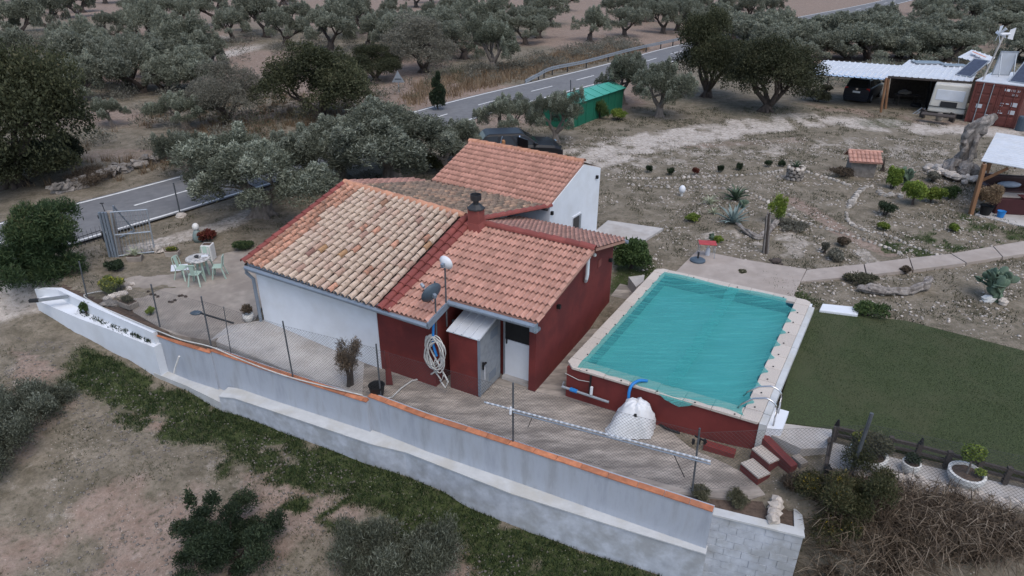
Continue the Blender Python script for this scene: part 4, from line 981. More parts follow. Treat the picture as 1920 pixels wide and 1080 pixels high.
part('hose_end', MB().tube([hc+eu*.0+Vector((0, -.1, -.52)), Vector((-2.335, 15.674, 0.030)), Vector((-2.723, 15.489, 0.030)), Vector((-2.962, 15.135, 0.030)), Vector((-3.140, 14.724, 0.030)), Vector((-3.409, 14.649, 0.030))], .024, 7), M['hose'], hs, smooth=True)
solo('blue_tube', MB().tube(smooth_poly([(-1.989, 15.109, 2.168), (-2.024, 15.060, 1.563), (-1.988, 15.017, 1.347), (-1.937, 14.978, 1.160)], 4), .035, 10), M['blue_plastic'], 'bright blue tube hanging in front of the hose coil', 'tube', smooth=True)
solo('drain_pipes', MB().tube([uv(-8.92, 13.3, .1), uv(-8.92, 13.3, 1.7)], .06, 8).tube([uv(-8.74, 13.45, .1), uv(-8.74, 13.45, 1.75)], .06, 8), M['grey_plastic'], 'dark grey drain pipes in the corner behind the hose coil', 'pipe', smooth=True)
def dish(name, label, base, top, dc, r, nrm, face, back, rod=True):
    t_ = thing(name, label, 'satellite dish', base)
    part('mast', MB().tube([base, top], .022, 8), face if 0 else M['post_metal'], t_)
    n_ = Vector(nrm).normalized(); u_ = n_.orthogonal().normalized(); w_ = n_.cross(u_); b = MB(); vs = [Vector(dc)-n_*.10]; fs = []
    N = 22
    for j in (1, 2, 3):
        rr2 = r*j/3
        for k in range(N):
            a = 2*math.pi*k/N; vs.append(Vector(dc)+(u_*math.cos(a)+w_*math.sin(a))*rr2-n_*(.10*(1-(j/3)**2)))
    for k in range(N): fs.append((0, 1+k, 1+(k+1) % N))
    for j in range(2):
        for k in range(N): a, c = 1+j*N+k, 1+j*N+(k+1) % N; fs.append((a, a+N, c+N, c))
    bb = MB().add(vs, fs); o = part('reflector', bb, face, t_, smooth=True)
    so = o.modifiers.new('solid', 'SOLIDIFY'); so.thickness = .015
    part('mount', MB().beam(Vector(dc)-n_*.10, Vector(dc)-n_*.2, .08, .1), M['grey_metal'], t_)
    if rod:
        part('feed_arm', MB().tube([Vector(dc)-n_*.08-Vector((0, 0, r*.7)), Vector(dc)+n_*.34-Vector((0, 0, r*.2))], .012, 6), M['grey_metal'], t_)
        part('feed', MB().tube([Vector(dc)+n_*.30-Vector((0, 0, r*.2)), Vector(dc)+n_*.42-Vector((0, 0, r*.15))], .045, 10), M['galv'], t_)
    return t_
d1b = Vector((-1.699, 15.498, 1.756)); d1t = Vector((-1.687, 15.491, 3.564))
dish('white_dish', 'small white round antenna dish on the taller mast above the eaves', d1b, d1t, Vector((-1.638, 15.420, 3.642)), .19, (.5, .8, .15), M['white_paint'], None, False)
d2b = Vector((-1.933, 15.102, 1.538)); d2t = Vector((-1.912, 15.090, 3.270))
dish('dark_dish', 'dark grey satellite dish seen from behind on the short rusty mast', d2b, d2t, Vector((-2.018, 15.090, 2.972)), .29, (-.65, .7, .3), M['grey_plastic'], None, True)
bt = thing('black_bucket', 'black plastic bucket standing by the fence post below the red wall', 'bucket', (-3.542, 14.830, 0.000))
part('shell', MB().lathe([(.15, 0), (.20, .34), (.225, .345), (.21, .33), (.17, .06), (.0, .05)], (0, 0, 0), 20, False), M['black'], bt, local=True, smooth=False)
part('handle', MB().tube([(.2, 0, .33), (.16, -.1, .36), (0, -.2, .35), (-.16, -.1, .36), (-.2, 0, .33)], .008, 5), M['rubber'], bt, local=True)
solo('red_cloth', MB().hexa([(-3.391, 15.292, 0.020), (-3.204, 15.294, 0.020), (-3.234, 15.394, 0.020), (-3.394, 15.392, 0.020)], [(-3.364, 15.292, 1.127), (-3.255, 15.294, 1.077), (-3.229, 15.181, 1.182), (-3.323, 15.178, 1.216)]), M['red_wall'], 'dark red strip of cloth hanging at the corner of the red wall', 'cloth', bevel=.01)
# ------------------------------------------------------------------ chain link fence
fc = thing('chain_link_fence', 'chain link fence on grey posts along the top of the retaining wall', 'fence', (0.057, 12.813, 0.170))
def fpost(base, top, r=.022, m='post_metal', nm='post'): part(nm, MB().tube([base, top], r, 8), M[m], fc)
FP = [((-13.802, 19.575, 0.380), (-13.709, 19.575, 1.639)), ((-10.630, 17.811, 0.300), (-10.568, 17.811, 1.744)), ((-8.711, 16.842, 0.150), (-8.680, 16.842, 1.866)), ((-5.985, 15.541, 0.100), (-6.009, 15.541, 1.849)), ((-3.425, 14.694, 0.100), (-3.419, 14.694, 1.693)),
      ((0.057, 12.813, 0.170), (0.043, 12.813, 1.856)), ((3.956, 11.236, 0.170), (3.893, 11.236, 1.869))]
for b_, t_ in FP: fpost(b_, t_)
fpost((-8.094, 16.669, 0.120), (-8.029, 16.669, 1.645), .012)
fpost((6.972, 11.645, 0.500), (6.911, 11.645, 1.618), .028, 'wood_dark', 'wooden_post')
fpost((7.403, 11.420, 0.450), (7.459, 11.420, 2.148), .04, 'post_metal')
fpost((11.251, 10.064, 0.450), (10.802, 10.064, 2.161), .04, 'post_metal')
def link(p0, q0, p1, q1, hf=1.0, step=.088, rr=.0024):
    """diamond wires between two posts: p bottom, q top; joined as one part because the wires are past counting"""
    p0, q0, p1, q1 = map(Vector, (p0, q0, p1, q1)); Lh = (p1-p0).length; H = ((q0-p0).length+(q1-p1).length)*.5*hf
    at = lambda s, h: (p0+(p1-p0)*(s/Lh))+((q0-p0)*(1-s/Lh)+(q1-p1)*(s/Lh))*hf*(h/H)
    b = MB(); s = -H
    while s < Lh:
        for dr_ in (1, -1):
            s0, s1 = s, s+H; h0, h1 = 0.0, H
            if s0 < 0: h0 = -s0; s0 = 0
            if s1 > Lh: h1 -= s1-Lh; s1 = Lh
            if s1-s0 > .02:
                if dr_ == 1: a, c = at(s0, h0), at(s1, h1)
                else: a, c = at(s0, H-h0), at(s1, H-h1)
                m_ = (a+c)/2+Vector((0, .006*dr_, -.002)); b.tube([a, m_, c], rr, 3, False)
        s += step
    b.tube([at(0, H), at(Lh, H)], .003, 4); b.tube([at(0, 0), at(Lh, 0)], .003, 4)
    o = part('wire_mesh', b, M['wire'], fc, kind='stuff')
link(*FP[0], *FP[1], .72); link(*FP[1], *FP[2], .9); link(*FP[2], *FP[3], .92); link(*FP[3], *FP[4], .92)
link(FP[4][0], FP[4][1], *FP[5], .9); link(*FP[5], *FP[6], .95)
EP = (Vector((7.403, 11.420, 0.450)), Vector((7.455, 11.420, 1.942)))
link(FP[6][0], FP[6][1], *EP, .93); link(*EP, Vector((11.251, 10.064, 0.450)), Vector((10.822, 10.064, 2.005)), .95)
# long pole of the cover roller, tied to the fence posts
rp = thing('cover_roller_pole', 'long silver and blue pool cover roller pole tied along the fence posts', 'pole', (0.050, 12.813, 1.079))
A_, B_ = Vector((0.049, 12.813, 1.110)), Vector((3.917, 11.236, 1.093)); dd = (B_-A_)
A2, B2 = A_-dd*.175, B_+dd*.07
part('pole', MB().tube([A2+Vector((0, -.04, .03)), B2+Vector((0, -.04, .03))], .022, 10), M['galv'], rp)
part('pole', MB().tube([A_+dd*.0+Vector((0, -.05, -.035)), B2+Vector((0, -.05, -.035))], .018, 10), M['grey_metal'], rp)
for k in range(40):
    c = A2+(B2-A2)*(k+.5)/40+Vector((0, -.04, .03)); part('band', MB().tube([c, c+dd.normalized()*.06], .0235, 10), M['sheet_white'], rp)
part('cord', MB().tube([A_+dd*.12, A_+dd*.09+Vector((0, 0, -.4))], .008, 5), M['black'], rp)
part('cord', MB().tube([A_+dd*.88, A_+dd*.96+Vector((0, 0, -.6))], .010, 5), M['black'], rp)
part('tie', MB().tube([A_+Vector((-.05, -.04, .1)), A_+Vector((-.06, -.06, -.08))], .03, 8), M['white_paint'], rp)
# hose along the fence foot at the left
solo('fence_hose', MB().tube(smooth_poly([(-13.406, 19.921, 0.420), (-13.819, 19.876, 0.360), (-13.941, 19.648, 0.340), (-12.761, 18.803, 0.340), (-11.561, 18.081, 0.340), (-10.459, 17.462, 0.340), (-9.641, 17.036, 0.330), (-8.664, 16.719, 0.300), (-7.886, 16.412, 0.160), (-6.430, 15.631, 0.140), (-5.131, 15.123, 0.120), (-3.898, 14.683, 0.120)], 4), .018, 6), M['hose'], 'pale hose running along the foot of the fence above the white wall', 'hose', smooth=True)
lm = thing('arm_lamp', 'dark lamp head on a long arm fixed to the fence above the patio', 'lamp', (-8.716, 16.842, 1.458))
part('arm', MB().tube([(-8.141, 17.308, 0.745), (-8.761, 17.011, 1.191), (-9.042, 17.305, 1.077)], .03, 8), M['dark_metal'], lm)
part('lamp_head', MB().lathe([(.02, -.03), (.13, -.02), (.15, .01), (.10, .05), (.02, .06)], (-9.167, 17.305, 1.075), 16, True, 1.2, .8), M['grey_plastic'], lm)
sb = thing('solar_lamp', 'grey bar lamp jutting out over the driveway from the white wall', 'lamp', (-14.598, 19.563, 0.300))
part('arm', MB().beam((-14.485, 19.676, 0.320), (-15.231, 19.328, 0.360), .10, .08), M['galv'], sb)
part('lamp_head', MB().beam((-15.214, 19.328, 0.360), (-15.482, 19.268, 0.370), .12, .09), M['dark_metal'], sb)


# ------------------------------------------------------------------ vegetation
def leafcloud(rng, blobs, n, ln, wd, up=.25, rad=.55, bend=.25, out=.6):
    """n leaf quads spread through ellipsoid blobs; returns V, F, tone"""
    bl = np.array([b[:6] for b in blobs], float); w = (bl[:, 3]*bl[:, 4]+bl[:, 4]*bl[:, 5]+bl[:, 3]*bl[:, 5]); w /= w.sum()
    k = rng.choice(len(bl), n, p=w); d = rng.normal(size=(n, 3)); d /= np.linalg.norm(d, axis=1)[:, None]
    d[:, 2] = np.where(d[:, 2] < -.5, -d[:, 2]*.6, d[:, 2]); r = rad+(1-rad)*rng.rand(n)**.6; r = r*(1+.25*np.where(rng.rand(n) > .85, rng.rand(n), 0))
    c = bl[k, :3]+d*bl[k, 3:6]*r[:, None]
    a = d*out+rng.normal(size=(n, 3))*.55; a[:, 2] += up; a /= np.linalg.norm(a, axis=1)[:, None]
    q = np.cross(a, rng.normal(size=(n, 3))); q /= np.linalg.norm(q, axis=1)[:, None]
    L_ = ln*(.6+.8*rng.rand(n))[:, None]; W_ = wd*(.7+.6*rng.rand(n))[:, None]
    V = np.stack([c-a*L_*.5, c+q*W_*.5, c+a*L_*.5, c-q*W_*.5], 1).reshape(-1, 3); F = np.arange(4*n).reshape(n, 4)
    bt = np.array([b[6] if len(b) > 6 else rng.rand() for b in blobs])[k]
    tone = np.clip(.25*bt+.55*rng.rand(n)+.2*(d[:, 2]*.5+.5), 0, 1)   # tone varies by shoot and at random; clump tops painted lighter, as if lit
    return V, F, tone
def obj_of(name, me, parent=None):
    o = bpy.data.objects.new(name, me); COL.objects.link(o)
    if parent is not None: o.parent = parent; ORG[o] = ORG[parent]
    return o
def limb(b, p, d, ln, r0, r1, rng, depth, ends, gnarl=.25):
    pts = [Vector(p)]; rr = [r0]; d = Vector(d).normalized(); n = 4
    for k in range(n):
        d = (d+Vector(rng.normal(size=3))*gnarl*.45+Vector((0, 0, .06))).normalized(); pts.append(pts[-1]+d*ln/n); rr.append(r0+(r1-r0)*(k+1)/n)
    b.tube(pts, rr, 7 if r0 > .05 else 5)
    if depth == 0: ends.append(pts[-1]); return
    for j in range(2 if rng.rand() < .5 else 3):
        nd = (d+Vector(rng.normal(size=3))*.62); nd.z = abs(nd.z)*.7+.12
        limb(b, pts[-1] if j else pts[-2], nd, ln*(.65+.25*rng.rand()), r1*.9, r1*.5, rng, depth-1, ends, gnarl)
def make_tree(seed, kind, n, ln, wd):
    """crown about 5 m across on a tree about 4 m tall; returns trunk and crown meshes to share"""
    rng = np.random.RandomState(seed); b = MB(); ends = []
    if kind == 'olive': stems, hz, blobR, spread, tall = rng.randint(2, 4), .75, .75, .95, 1.0
    elif kind == 'carob': stems, hz, blobR, spread, tall = rng.randint(3, 5), .35, .95, .85, 1.25
    elif kind == 'bare': stems, hz, blobR, spread, tall = rng.randint(3, 5), .4, .6, .8, 1.0
    base = [Vector((0, 0, -.25)), Vector((.03, .02, .12)), Vector((rng.normal()*.08, rng.normal()*.08, hz))]
    R0 = .30 if kind == 'olive' else .26
    b.tube([base[0], base[1]*.5+base[0]*.5, base[1], base[2]], [R0*1.7, R0*1.35, R0, R0*.85], 9)
    for k in range(5):
        a = 2*math.pi*k/5+rng.rand(); b.tube([Vector((math.cos(a)*R0*1.9, math.sin(a)*R0*1.9, -.15)), Vector((math.cos(a)*R0*.9, math.sin(a)*R0*.9, .1)), Vector((math.cos(a)*R0*.3, math.sin(a)*R0*.3, hz*.8))], [R0*.35, R0*.4, R0*.3], 6)
    for k in range(stems):
        a = 2*math.pi*(k+.4*rng.rand())/stems; limb(b, base[2]-Vector((0, 0, .1)), (math.cos(a)*spread, math.sin(a)*spread, .75*tall), 1.15, R0*.62, R0*.34, rng, 2, ends)
    blobs = []
    for e in ends:
        s = blobR*(.75+.5*rng.rand()); blobs.append((e.x, e.y, e.z+.1, s, s, s*.72))
    mx_ = max(max(abs(x[0])+x[3]*.8, abs(x[1])+x[4]*.8) for x in blobs); k_ = 2.5/mx_
    for _ in range(5 if kind != 'bare' else 1):
        a = rng.rand()*6.28; r = rng.rand()*1.1/k_; blobs.append((r*math.cos(a), r*math.sin(a), 2.2*tall+.5*rng.rand(), .8, .8, .6))
    if kind == 'olive':
        for _ in range(7):
            a = rng.rand()*6.28; r = (1.5+.6*rng.rand())/k_; blobs.append((r*math.cos(a), r*math.sin(a), 1.25+.6*rng.rand(), .5/k_, .5/k_, .42))
    if kind == 'carob':
        for _ in range(14):
            a = rng.rand()*6.28; r = (1.2+.8*rng.rand())/k_; blobs.append((r*math.cos(a), r*math.sin(a), 1.0+1.0*rng.rand(), .75/k_, .75/k_, .65))
    tops = []
    for _ in range(46 if kind != 'carob' else 30):
        q = blobs[rng.randint(len(blobs))]; a = rng.rand()*6.28; e = .35+1.1*rng.rand(); r = q[3]*.95; s = .10+.12*rng.rand()
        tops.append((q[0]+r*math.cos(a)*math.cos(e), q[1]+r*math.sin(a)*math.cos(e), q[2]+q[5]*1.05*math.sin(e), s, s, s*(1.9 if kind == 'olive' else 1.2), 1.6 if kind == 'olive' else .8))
    blobs = blobs+tops*(2 if kind != 'carob' else 1)
    V, F, t = leafcloud(rng, blobs, n, ln, wd, .3 if kind == 'olive' else .05, .45 if kind == 'olive' else .5)
    V[:, :2] *= k_
    for i, v in enumerate(b.v): b.v[i] = (v[0]*(1+(k_-1)*min(1, max(0, v[2]/1.5))), v[1]*(1+(k_-1)*min(1, max(0, v[2]/1.5))), v[2])
    return b, V, F, t
TREES = {}
def tree_meshes(key, seed, kind, n, ln, wd, leaf, bark):
    b, V, F, t = make_tree(seed, kind, n, ln, wd)
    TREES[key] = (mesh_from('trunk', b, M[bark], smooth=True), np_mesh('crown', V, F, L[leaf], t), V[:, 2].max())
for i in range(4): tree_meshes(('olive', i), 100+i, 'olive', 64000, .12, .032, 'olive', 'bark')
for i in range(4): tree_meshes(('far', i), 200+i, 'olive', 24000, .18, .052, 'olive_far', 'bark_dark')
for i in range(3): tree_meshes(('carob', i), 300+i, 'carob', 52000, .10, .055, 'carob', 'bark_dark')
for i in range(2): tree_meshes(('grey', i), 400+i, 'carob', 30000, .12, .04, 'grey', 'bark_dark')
def tree(key, base, width, label, group=None, hs=1.0, name='olive_tree', cat='tree', dz=0.0):
    z = gzf(base[0], base[1])+dz; t = thing(name, label, cat, (base[0], base[1], z), R.uniform(0, 6.28), group); s = width/5.0
    t.scale = (s, s, s*hs); tm, cm, h = TREES[key]
    obj_of('trunk', tm, t); obj_of('crown', cm, t); return t

# near trees, one by one: (kind, base, crown width, label, height stretch, name)
NEAR = [
 (('olive',0), (-10.546, 26.992), 6.743, 'spreading grey-green olive tree with a forked pale trunk behind the old roof', .76, 'olive_tree'),
 (('olive',1), (-5.825, 31.632), 7.707, 'broad olive tree with leaning dark trunks behind the roof ridge', .66, 'olive_tree'),
 (('olive',2), (-8.401, 32.227), 4.960, 'bushy olive tree just left of the broad leaning olive', .9, 'olive_tree'),
 (('olive',2), (-9.771, 30.567), 5.863, 'low olive tree filling the gap between the forked olive and the roof ridge', .72, 'olive_tree'),
 (('olive',0), (-3.499, 33.416), 4.040, 'olive tree at the left corner of the rear roof, next to the black car', .95, 'olive_tree'),
 (('olive',3), (-15.829, 32.016), 2.855, 'small sparse olive tree on the verge beside the road post', 1.1, 'olive_tree'),
 (('olive',2), (-0.538, 39.115), 3.860, 'low olive tree directly behind the parked black car', .95, 'olive_tree'),
 (('olive',3), (2.425, 38.513), 3.199, 'olive tree with a thick leaning trunk beside the green shed', 1.25, 'olive_tree'),
 (('olive',1), (9.541, 45.105), 4.136, 'round olive tree to the right of the green shed', 1.15, 'olive_tree'),
 (('olive',0), (7.645, 49.126), 4.466, 'tall olive tree behind the green shed by the road', 1.2, 'olive_tree'),
 (('carob',0), (16.969, 46.412), 6.649, 'large dark carob tree beside the open carport', 1.0, 'carob_tree'),
 (('carob',1), (14.304, 51.564), 6.522, 'tall dark carob tree left of the carob by the carport', 1.25, 'carob_tree'),
 (('carob',2), (-12.499, 43.977), 7.710, 'wide dark carob tree across the road above the olive crowns', .85, 'carob_tree'),
 (('carob',0), (-23.121, 30.354), 7.197, 'large dark tree with yellowing leaves at the left edge of the picture', 1.35, 'carob_tree'),
 (('grey',0), (-17.652, 42.359), 4.474, 'grey twiggy tree standing left of the wide carob across the road', 1.2, 'scrub_tree'),
 (('olive',0), (-19.807, 41.201), 4.042, 'small yellowish olive tree on the stony plot across the road', .8, 'olive_tree'),
 (('olive',2), (-24.595, 41.697), 2.614, 'little pale olive sapling on the stony plot by the dark tree', .95, 'olive_tree'),
 (('grey',1), (-7.835, 61.540), 6.974, 'dark grey scrubby tree across the road above the warning sign', .95, 'scrub_tree'),
 (('carob',1), (-11.296, 57.553), 4.809, 'dark scrubby tree just left of the warning sign', .8, 'carob_tree'),
 (('olive',3), (-1.800, 61.846), 4.904, 'upright olive tree above the bend of the road', 1.25, 'olive_tree'),
]
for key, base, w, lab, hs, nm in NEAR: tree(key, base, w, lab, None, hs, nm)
# slim cypress beside the sign
def cloud_thing(name, label, cat, base, blobs, n, ln, wd, leaf, seed, stems=None, up=.25, rad=.4, group=None, out=.6, bark='bark_dark', dz=0):
    rng = np.random.RandomState(seed); t = thing(name, label, cat, (base[0], base[1], (base[2] if len(base) > 2 else gzf(base[0], base[1]))+dz), 0, group)
    V, F, tn = leafcloud(rng, blobs, n, ln, wd, up, rad, .25, out); obj_of('foliage', np_mesh('foliage', V, F, L[leaf], tn), t)
    if stems:
        b = MB(); h = max(x[2] for x in blobs)
        for k in range(stems):
            q = blobs[rng.randint(len(blobs))]; b.tube([(rng.normal()*.05, rng.normal()*.05, -.1), (q[0]*.4, q[1]*.4, q[2]*.5), (q[0], q[1], q[2])], [.035, .022, .008], 5)
        part('stem', b, M[bark], t, local=True)
    return t
cloud_thing('cypress_tree', 'slim dark cypress standing at the verge right of the warning sign', 'tree', (-5.116, 46.907), [(0, 0, .6, .5, .5, .6), (.12, 0, 1.2, .42, .4, .6), (-.1, .05, 1.75, .32, .32, .5), (.05, 0, 2.2, .17, .17, .45), (-.3, 0, .9, .3, .3, .5)], 9000, .12, .04, 'mastic', 5, 3, .8)
def bush(name, label, base, w, h, n, ln, wd, leaf, seed, cat='shrub', group=None, stems=4, up=.3, rad=.35, lob=7, dz=0, out=.6):
    q = random.Random(seed); bl = [(0, 0, h*.5, w*.32, w*.32, h*.45)]
    for k in range(lob):
        a = q.uniform(0, 6.28); r = w*q.uniform(.15, .36); s = w*q.uniform(.13, .22); bl.append((r*math.cos(a), r*math.sin(a), h*q.uniform(.3, .75), s, s, h*q.uniform(.18, .3)))
    return cloud_thing(name, label, cat, base, bl, n, ln, wd, leaf, seed, stems, up, rad, group, out, dz=dz)
# foreground and garden shrubs
def olea():
    q = random.Random(9); bl = []
    for k in range(34):
        a = q.uniform(0, 6.28); r = q.uniform(0, 1.05); z = q.uniform(.2, 2.5)*(1-.28*r); s = q.uniform(.3, .45); bl.append((r*math.cos(a), r*math.sin(a), z, s, s, s*1.1))
    return bl
cloud_thing('oleander_bush', 'big rounded oleander bush at the left corner beside the gate pillar', 'shrub', (-15.994, 21.017), [tuple(1.22*v for v in b_) for b_ in olea()], 44000, .16, .03, 'oleander', 9, 12, .35, .3)
def mast():
    q = random.Random(19); bl = []
    for k in range(30):
        a = q.uniform(0, 6.28); r = q.uniform(0, 1.0)**.7*1.35; z = q.uniform(.2, 1.35)*(1-.35*r); s = q.uniform(.22, .36); bl.append((r*math.cos(a), r*math.sin(a), z, s, s, s*.8))
    bl += [(-.75, .3, 1.5, .13, .13, .4), (-.3, .35, 1.45, .2, .2, .35), (-1.1, .2, .8, .22, .22, .25)]
    return bl
cloud_thing('mastic_bush', 'dark green mastic bush at the bottom of the picture, left of centre', 'shrub', (-6.260, 10.880), mast(), 42000, .07, .024, 'mastic', 19, 20, .35, .12)
def scrub_blobs(seed, rx, ry, h, n):
    q = random.Random(seed); return [(q.uniform(-rx, rx), q.uniform(-ry, ry), h*q.uniform(.2, .7), q.uniform(.25, .45), q.uniform(.25, .45), h*q.uniform(.25, .5)) for k in range(n)]
cloud_thing('grey_scrub', 'grey-green olive crown spreading at the left edge of the lower track', 'shrub', (-13.486, 14.204), scrub_blobs(3, 1.0, 1.7, 1.2, 60), 60000, .085, .02, 'olive', 23, 24, .5, .1)
cloud_thing('grey_shrub', 'loose grey-green olive shoots at the bottom edge right of the mastic bush', 'shrub', (-2.561, 10.919), scrub_blobs(4, 1.25, .6, 1.1, 46), 30000, .11, .016, 'olive', 29, 40, 1.0, .1, out=.4)
def brm(K=1.35):
    q = random.Random(29); bl = []
    for k in range(22):
        a = q.uniform(0, 6.28); r = q.uniform(0, .62); z = q.uniform(.2, 1.35)*(1-.25*r); s = q.uniform(.18, .3); bl.append((r*math.cos(a)*K, r*math.sin(a)*K, z*1.15, s*K, s*K, s*K))
    return bl
cloud_thing('broom_bush', 'dark broom bush with a few orange flowers at the end of the block wall', 'shrub', (7.067, 10.832, -0.400), brm(), 34000, .065, .02, 'broom', 31, 14, .35, .12)
bush('green_shrub', 'bright green leafy shrub growing between the red wall and the pool path', (4.256, 21.966), 1.5, 1.15, 9000, .10, .06, 'green', 37, lob=10)
bush('dry_plant', 'dried brown climbing plant hanging on the fence in front of the white wall', (-4.370, 15.220, 0.060), .95, 1.5, 5200, .10, .012, 'dry', 41, stems=16, lob=9, rad=.1)
bush('yellow_shrub', 'grey-leaved shrub with yellow flower heads beside the patio rocks', (-13.219, 20.042, 0.300), .85, .6, 4200, .07, .03, 'yellow', 43)
bush('dark_shrub', 'small dark green shrub behind the yellow flowering shrub', (-13.958, 21.665, 0.300), .75, .4, 2600, .09, .04, 'mastic', 47)
bush('round_shrub', 'low dark round shrub at the far edge of the patio by the house corner', (-10.113, 23.565), .8, .38, 3000, .08, .035, 'oleander', 53)
bush('red_shrub', 'reddish shrub growing behind the small figurine', (-11.762, 24.383), .8, .5, 2600, .09, .03, 'redleaf', 59)
bush('yellow_succulent', 'small yellow-green succulent inside the fence above the coping', (-11.259, 18.558, 0.300), .35, .25, 1000, .05, .02, 'lime', 61)
bush('wall_plant', 'green plant growing out of the ledge of the white garden wall', (-13.744, 19.190, 0.000), .42, .4, 1300, .07, .03, 'green', 67)
LEMON = [((17.720, 30.651), .9, 1.0, 'small lemon-green citrus shrub left of the tall prickly pear'), ((17.515, 28.334), 1.2, 1.15, 'yellow-green citrus shrub in the middle of the stone bed'), ((18.517, 28.632), 1.0, .75, 'lower yellow-green shrub right beside the middle citrus shrub')]
for i, (p, w, h, lb) in enumerate(LEMON): bush('citrus_shrub', lb, p, w, h, 5000, .10, .05, 'lime', 71+i, group='citrus shrubs in the stone bed')
MISC = [((19.473, 29.074), .9, .6, 'green', 'dark green rounded shrub right of the citrus shrubs'), ((15.775, 27.245), 1.0, .6, 'mastic', 'dark leafy shrub in front of the white rock in the stone bed'), ((14.845, 25.542), .5, .35, 'lime', 'tiny bright cushion plant below the dark leafy shrub'),
 ((17.554, 25.378), .5, .35, 'lime', 'tiny bright cushion plant nearest the pergola plants'), ((16.201, 32.454), 1.5, .5, 'dry', 'brown dry shrub in front of the little tiled well house'), ((20.171, 31.670), .9, .55, 'grey', 'grey-blue low shrub behind the citrus shrubs'),
 ((11.266, 25.395), 1.3, .35, 'grey', 'low silvery shrub spreading right of the cactus post'), ((11.711, 22.633), .9, .35, 'grey', 'low grey shrub on the near edge of the cactus garden'), ((11.701, 20.600), 1.2, .42, 'weed', 'low green-grey shrub beyond the driftwood log'),
 ((11.011, 18.348), 1.3, .42, 'green', 'green clump beside the white slab at the lawn corner'), ((13.700, 21.534), .4, .3, 'dry', 'small dark tuft on the far edge of the footpath'), ((12.508, 23.818), .6, .4, 'dry', 'reddish brown clump left of the low grey shrub'),
 ((7.985, 21.310), .4, .2, 'weed', 'small weed clump at the edge of the pool paving'), ((7.413, 26.405), .7, .3, 'lime', 'bright low plant beside the blue agave bed'), ((7.858, 24.173), .45, .25, 'lime', 'little yellow-green cushion plant near the red table'), ((11.552, 23.202), .3, .45, 'grey', 'thin upright succulent right of the cactus post')]
for i, (p, w, h, lf, lb) in enumerate(MISC): bush('low_shrub' if h > .3 else 'cushion_plant', lb, p, w, h, 2200, .08, .035, lf, 90+i, group='small shrubs of the cactus garden')
for i, px in enumerate([(6.793, 33.036), (7.794, 32.715), (9.091, 32.839), (10.363, 33.139), (11.411, 33.526), (13.784, 34.145), (13.092, 34.124)]):
    bush('border_plant', ['dark spiky plant first from the house along the stone edging', 'dark spiky plant second from the house along the stone edging', 'reddish plant third from the house along the stone edging', 'low dark plant fourth from the house along the stone edging', 'small dark plant fifth from the house along the stone edging', 'dark plant next to the stone plant column', 'dark plant just left of the one by the stone column'][i], px, .42, .36, 700, .16, .025, 'redleaf' if i == 2 else 'mastic', 120+i, group='plants along the stone edging', up=1.2, stems=0)
bush('yellow_bush', 'yellowish spiky bush at the front of the green shed', (6.728, 44.254), 1.2, .8, 2600, .16, .03, 'lime', 131)
bush('green_reeds', 'green strappy plant against the green shed wall', (5.635, 44.657), 1.3, 1.2, 2600, .3, .03, 'green', 132, up=1.2)
for i, (p, w, h, lf, lb) in enumerate([((21.835, 50.132), 2.0, .9, 'weed', 'grassy bush at the foot of the carport posts'), ((23.987, 53.732), 1.0, .6, 'weed', 'small grassy clump behind the first carport post'), ((-2.857, 34.955), 2.4, 1.0, 'carob', 'dark undergrowth under the broad olive behind the roof'), ((-4.317, 33.052), 2.2, 1.0, 'carob', 'dark undergrowth beside the rear roof edge')]):
    bush('undergrowth', lb, p, w, h, 3500, .16, .05, lf, 140+i)
bush('undergrowth', 'dark tangled undergrowth below the large tree at the left edge', (-23.001, 30.747), 6.0, 2.2, 30000, .13, .06, 'carob', 151, lob=16, rad=.2)
bush('undergrowth', 'dark undergrowth on the road side of the large tree at the left edge', (-22.616, 33.290), 3.2, 1.6, 14000, .13, .06, 'carob', 152, lob=12, rad=.2)
# dense scrub and grove, individually placed
ORD = ['first', 'second', 'third', 'fourth', 'fifth', 'sixth', 'seventh', 'eighth', 'ninth', 'tenth', 'eleventh', 'twelfth']
def grove(pts, keys, wr, label, group, hs=(.85, 1.15), name='olive_tree', dz=0.0, row=8):
    """every tree its own object; the label counts it from the left within its row, rows counted from the near side"""
    ps = sorted(pts, key=lambda p: p[1]-.3*p[0]); nr = max(1, round(len(ps)/row)); per = math.ceil(len(ps)/nr)
    for r in range(nr):
        line = sorted(ps[r*per:(r+1)*per], key=lambda p: p[0]/p[1])
        for i, p in enumerate(line):
            lb = label % (ORD[i], 'nearest' if r == 0 else ('farthest' if r == nr-1 else ORD[r]))
            tree(keys[R.randrange(len(keys))], p, R.uniform(*wr), lb, group, R.uniform(*hs), name, 'tree', dz)
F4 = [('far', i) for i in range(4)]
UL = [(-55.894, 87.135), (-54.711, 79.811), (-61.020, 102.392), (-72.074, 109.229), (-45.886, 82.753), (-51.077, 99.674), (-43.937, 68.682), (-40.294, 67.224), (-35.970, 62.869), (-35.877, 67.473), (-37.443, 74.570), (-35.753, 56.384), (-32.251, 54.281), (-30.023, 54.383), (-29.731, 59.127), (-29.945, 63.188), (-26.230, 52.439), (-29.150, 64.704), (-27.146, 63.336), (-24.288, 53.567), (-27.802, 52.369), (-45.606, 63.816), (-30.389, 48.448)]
grove(UL, F4, (4.2, 6.2), 'thicket olive at the upper left, %s from the left in its %s row', 'olives of the thicket at the upper left', (.95, 1.25), dz=-.55)
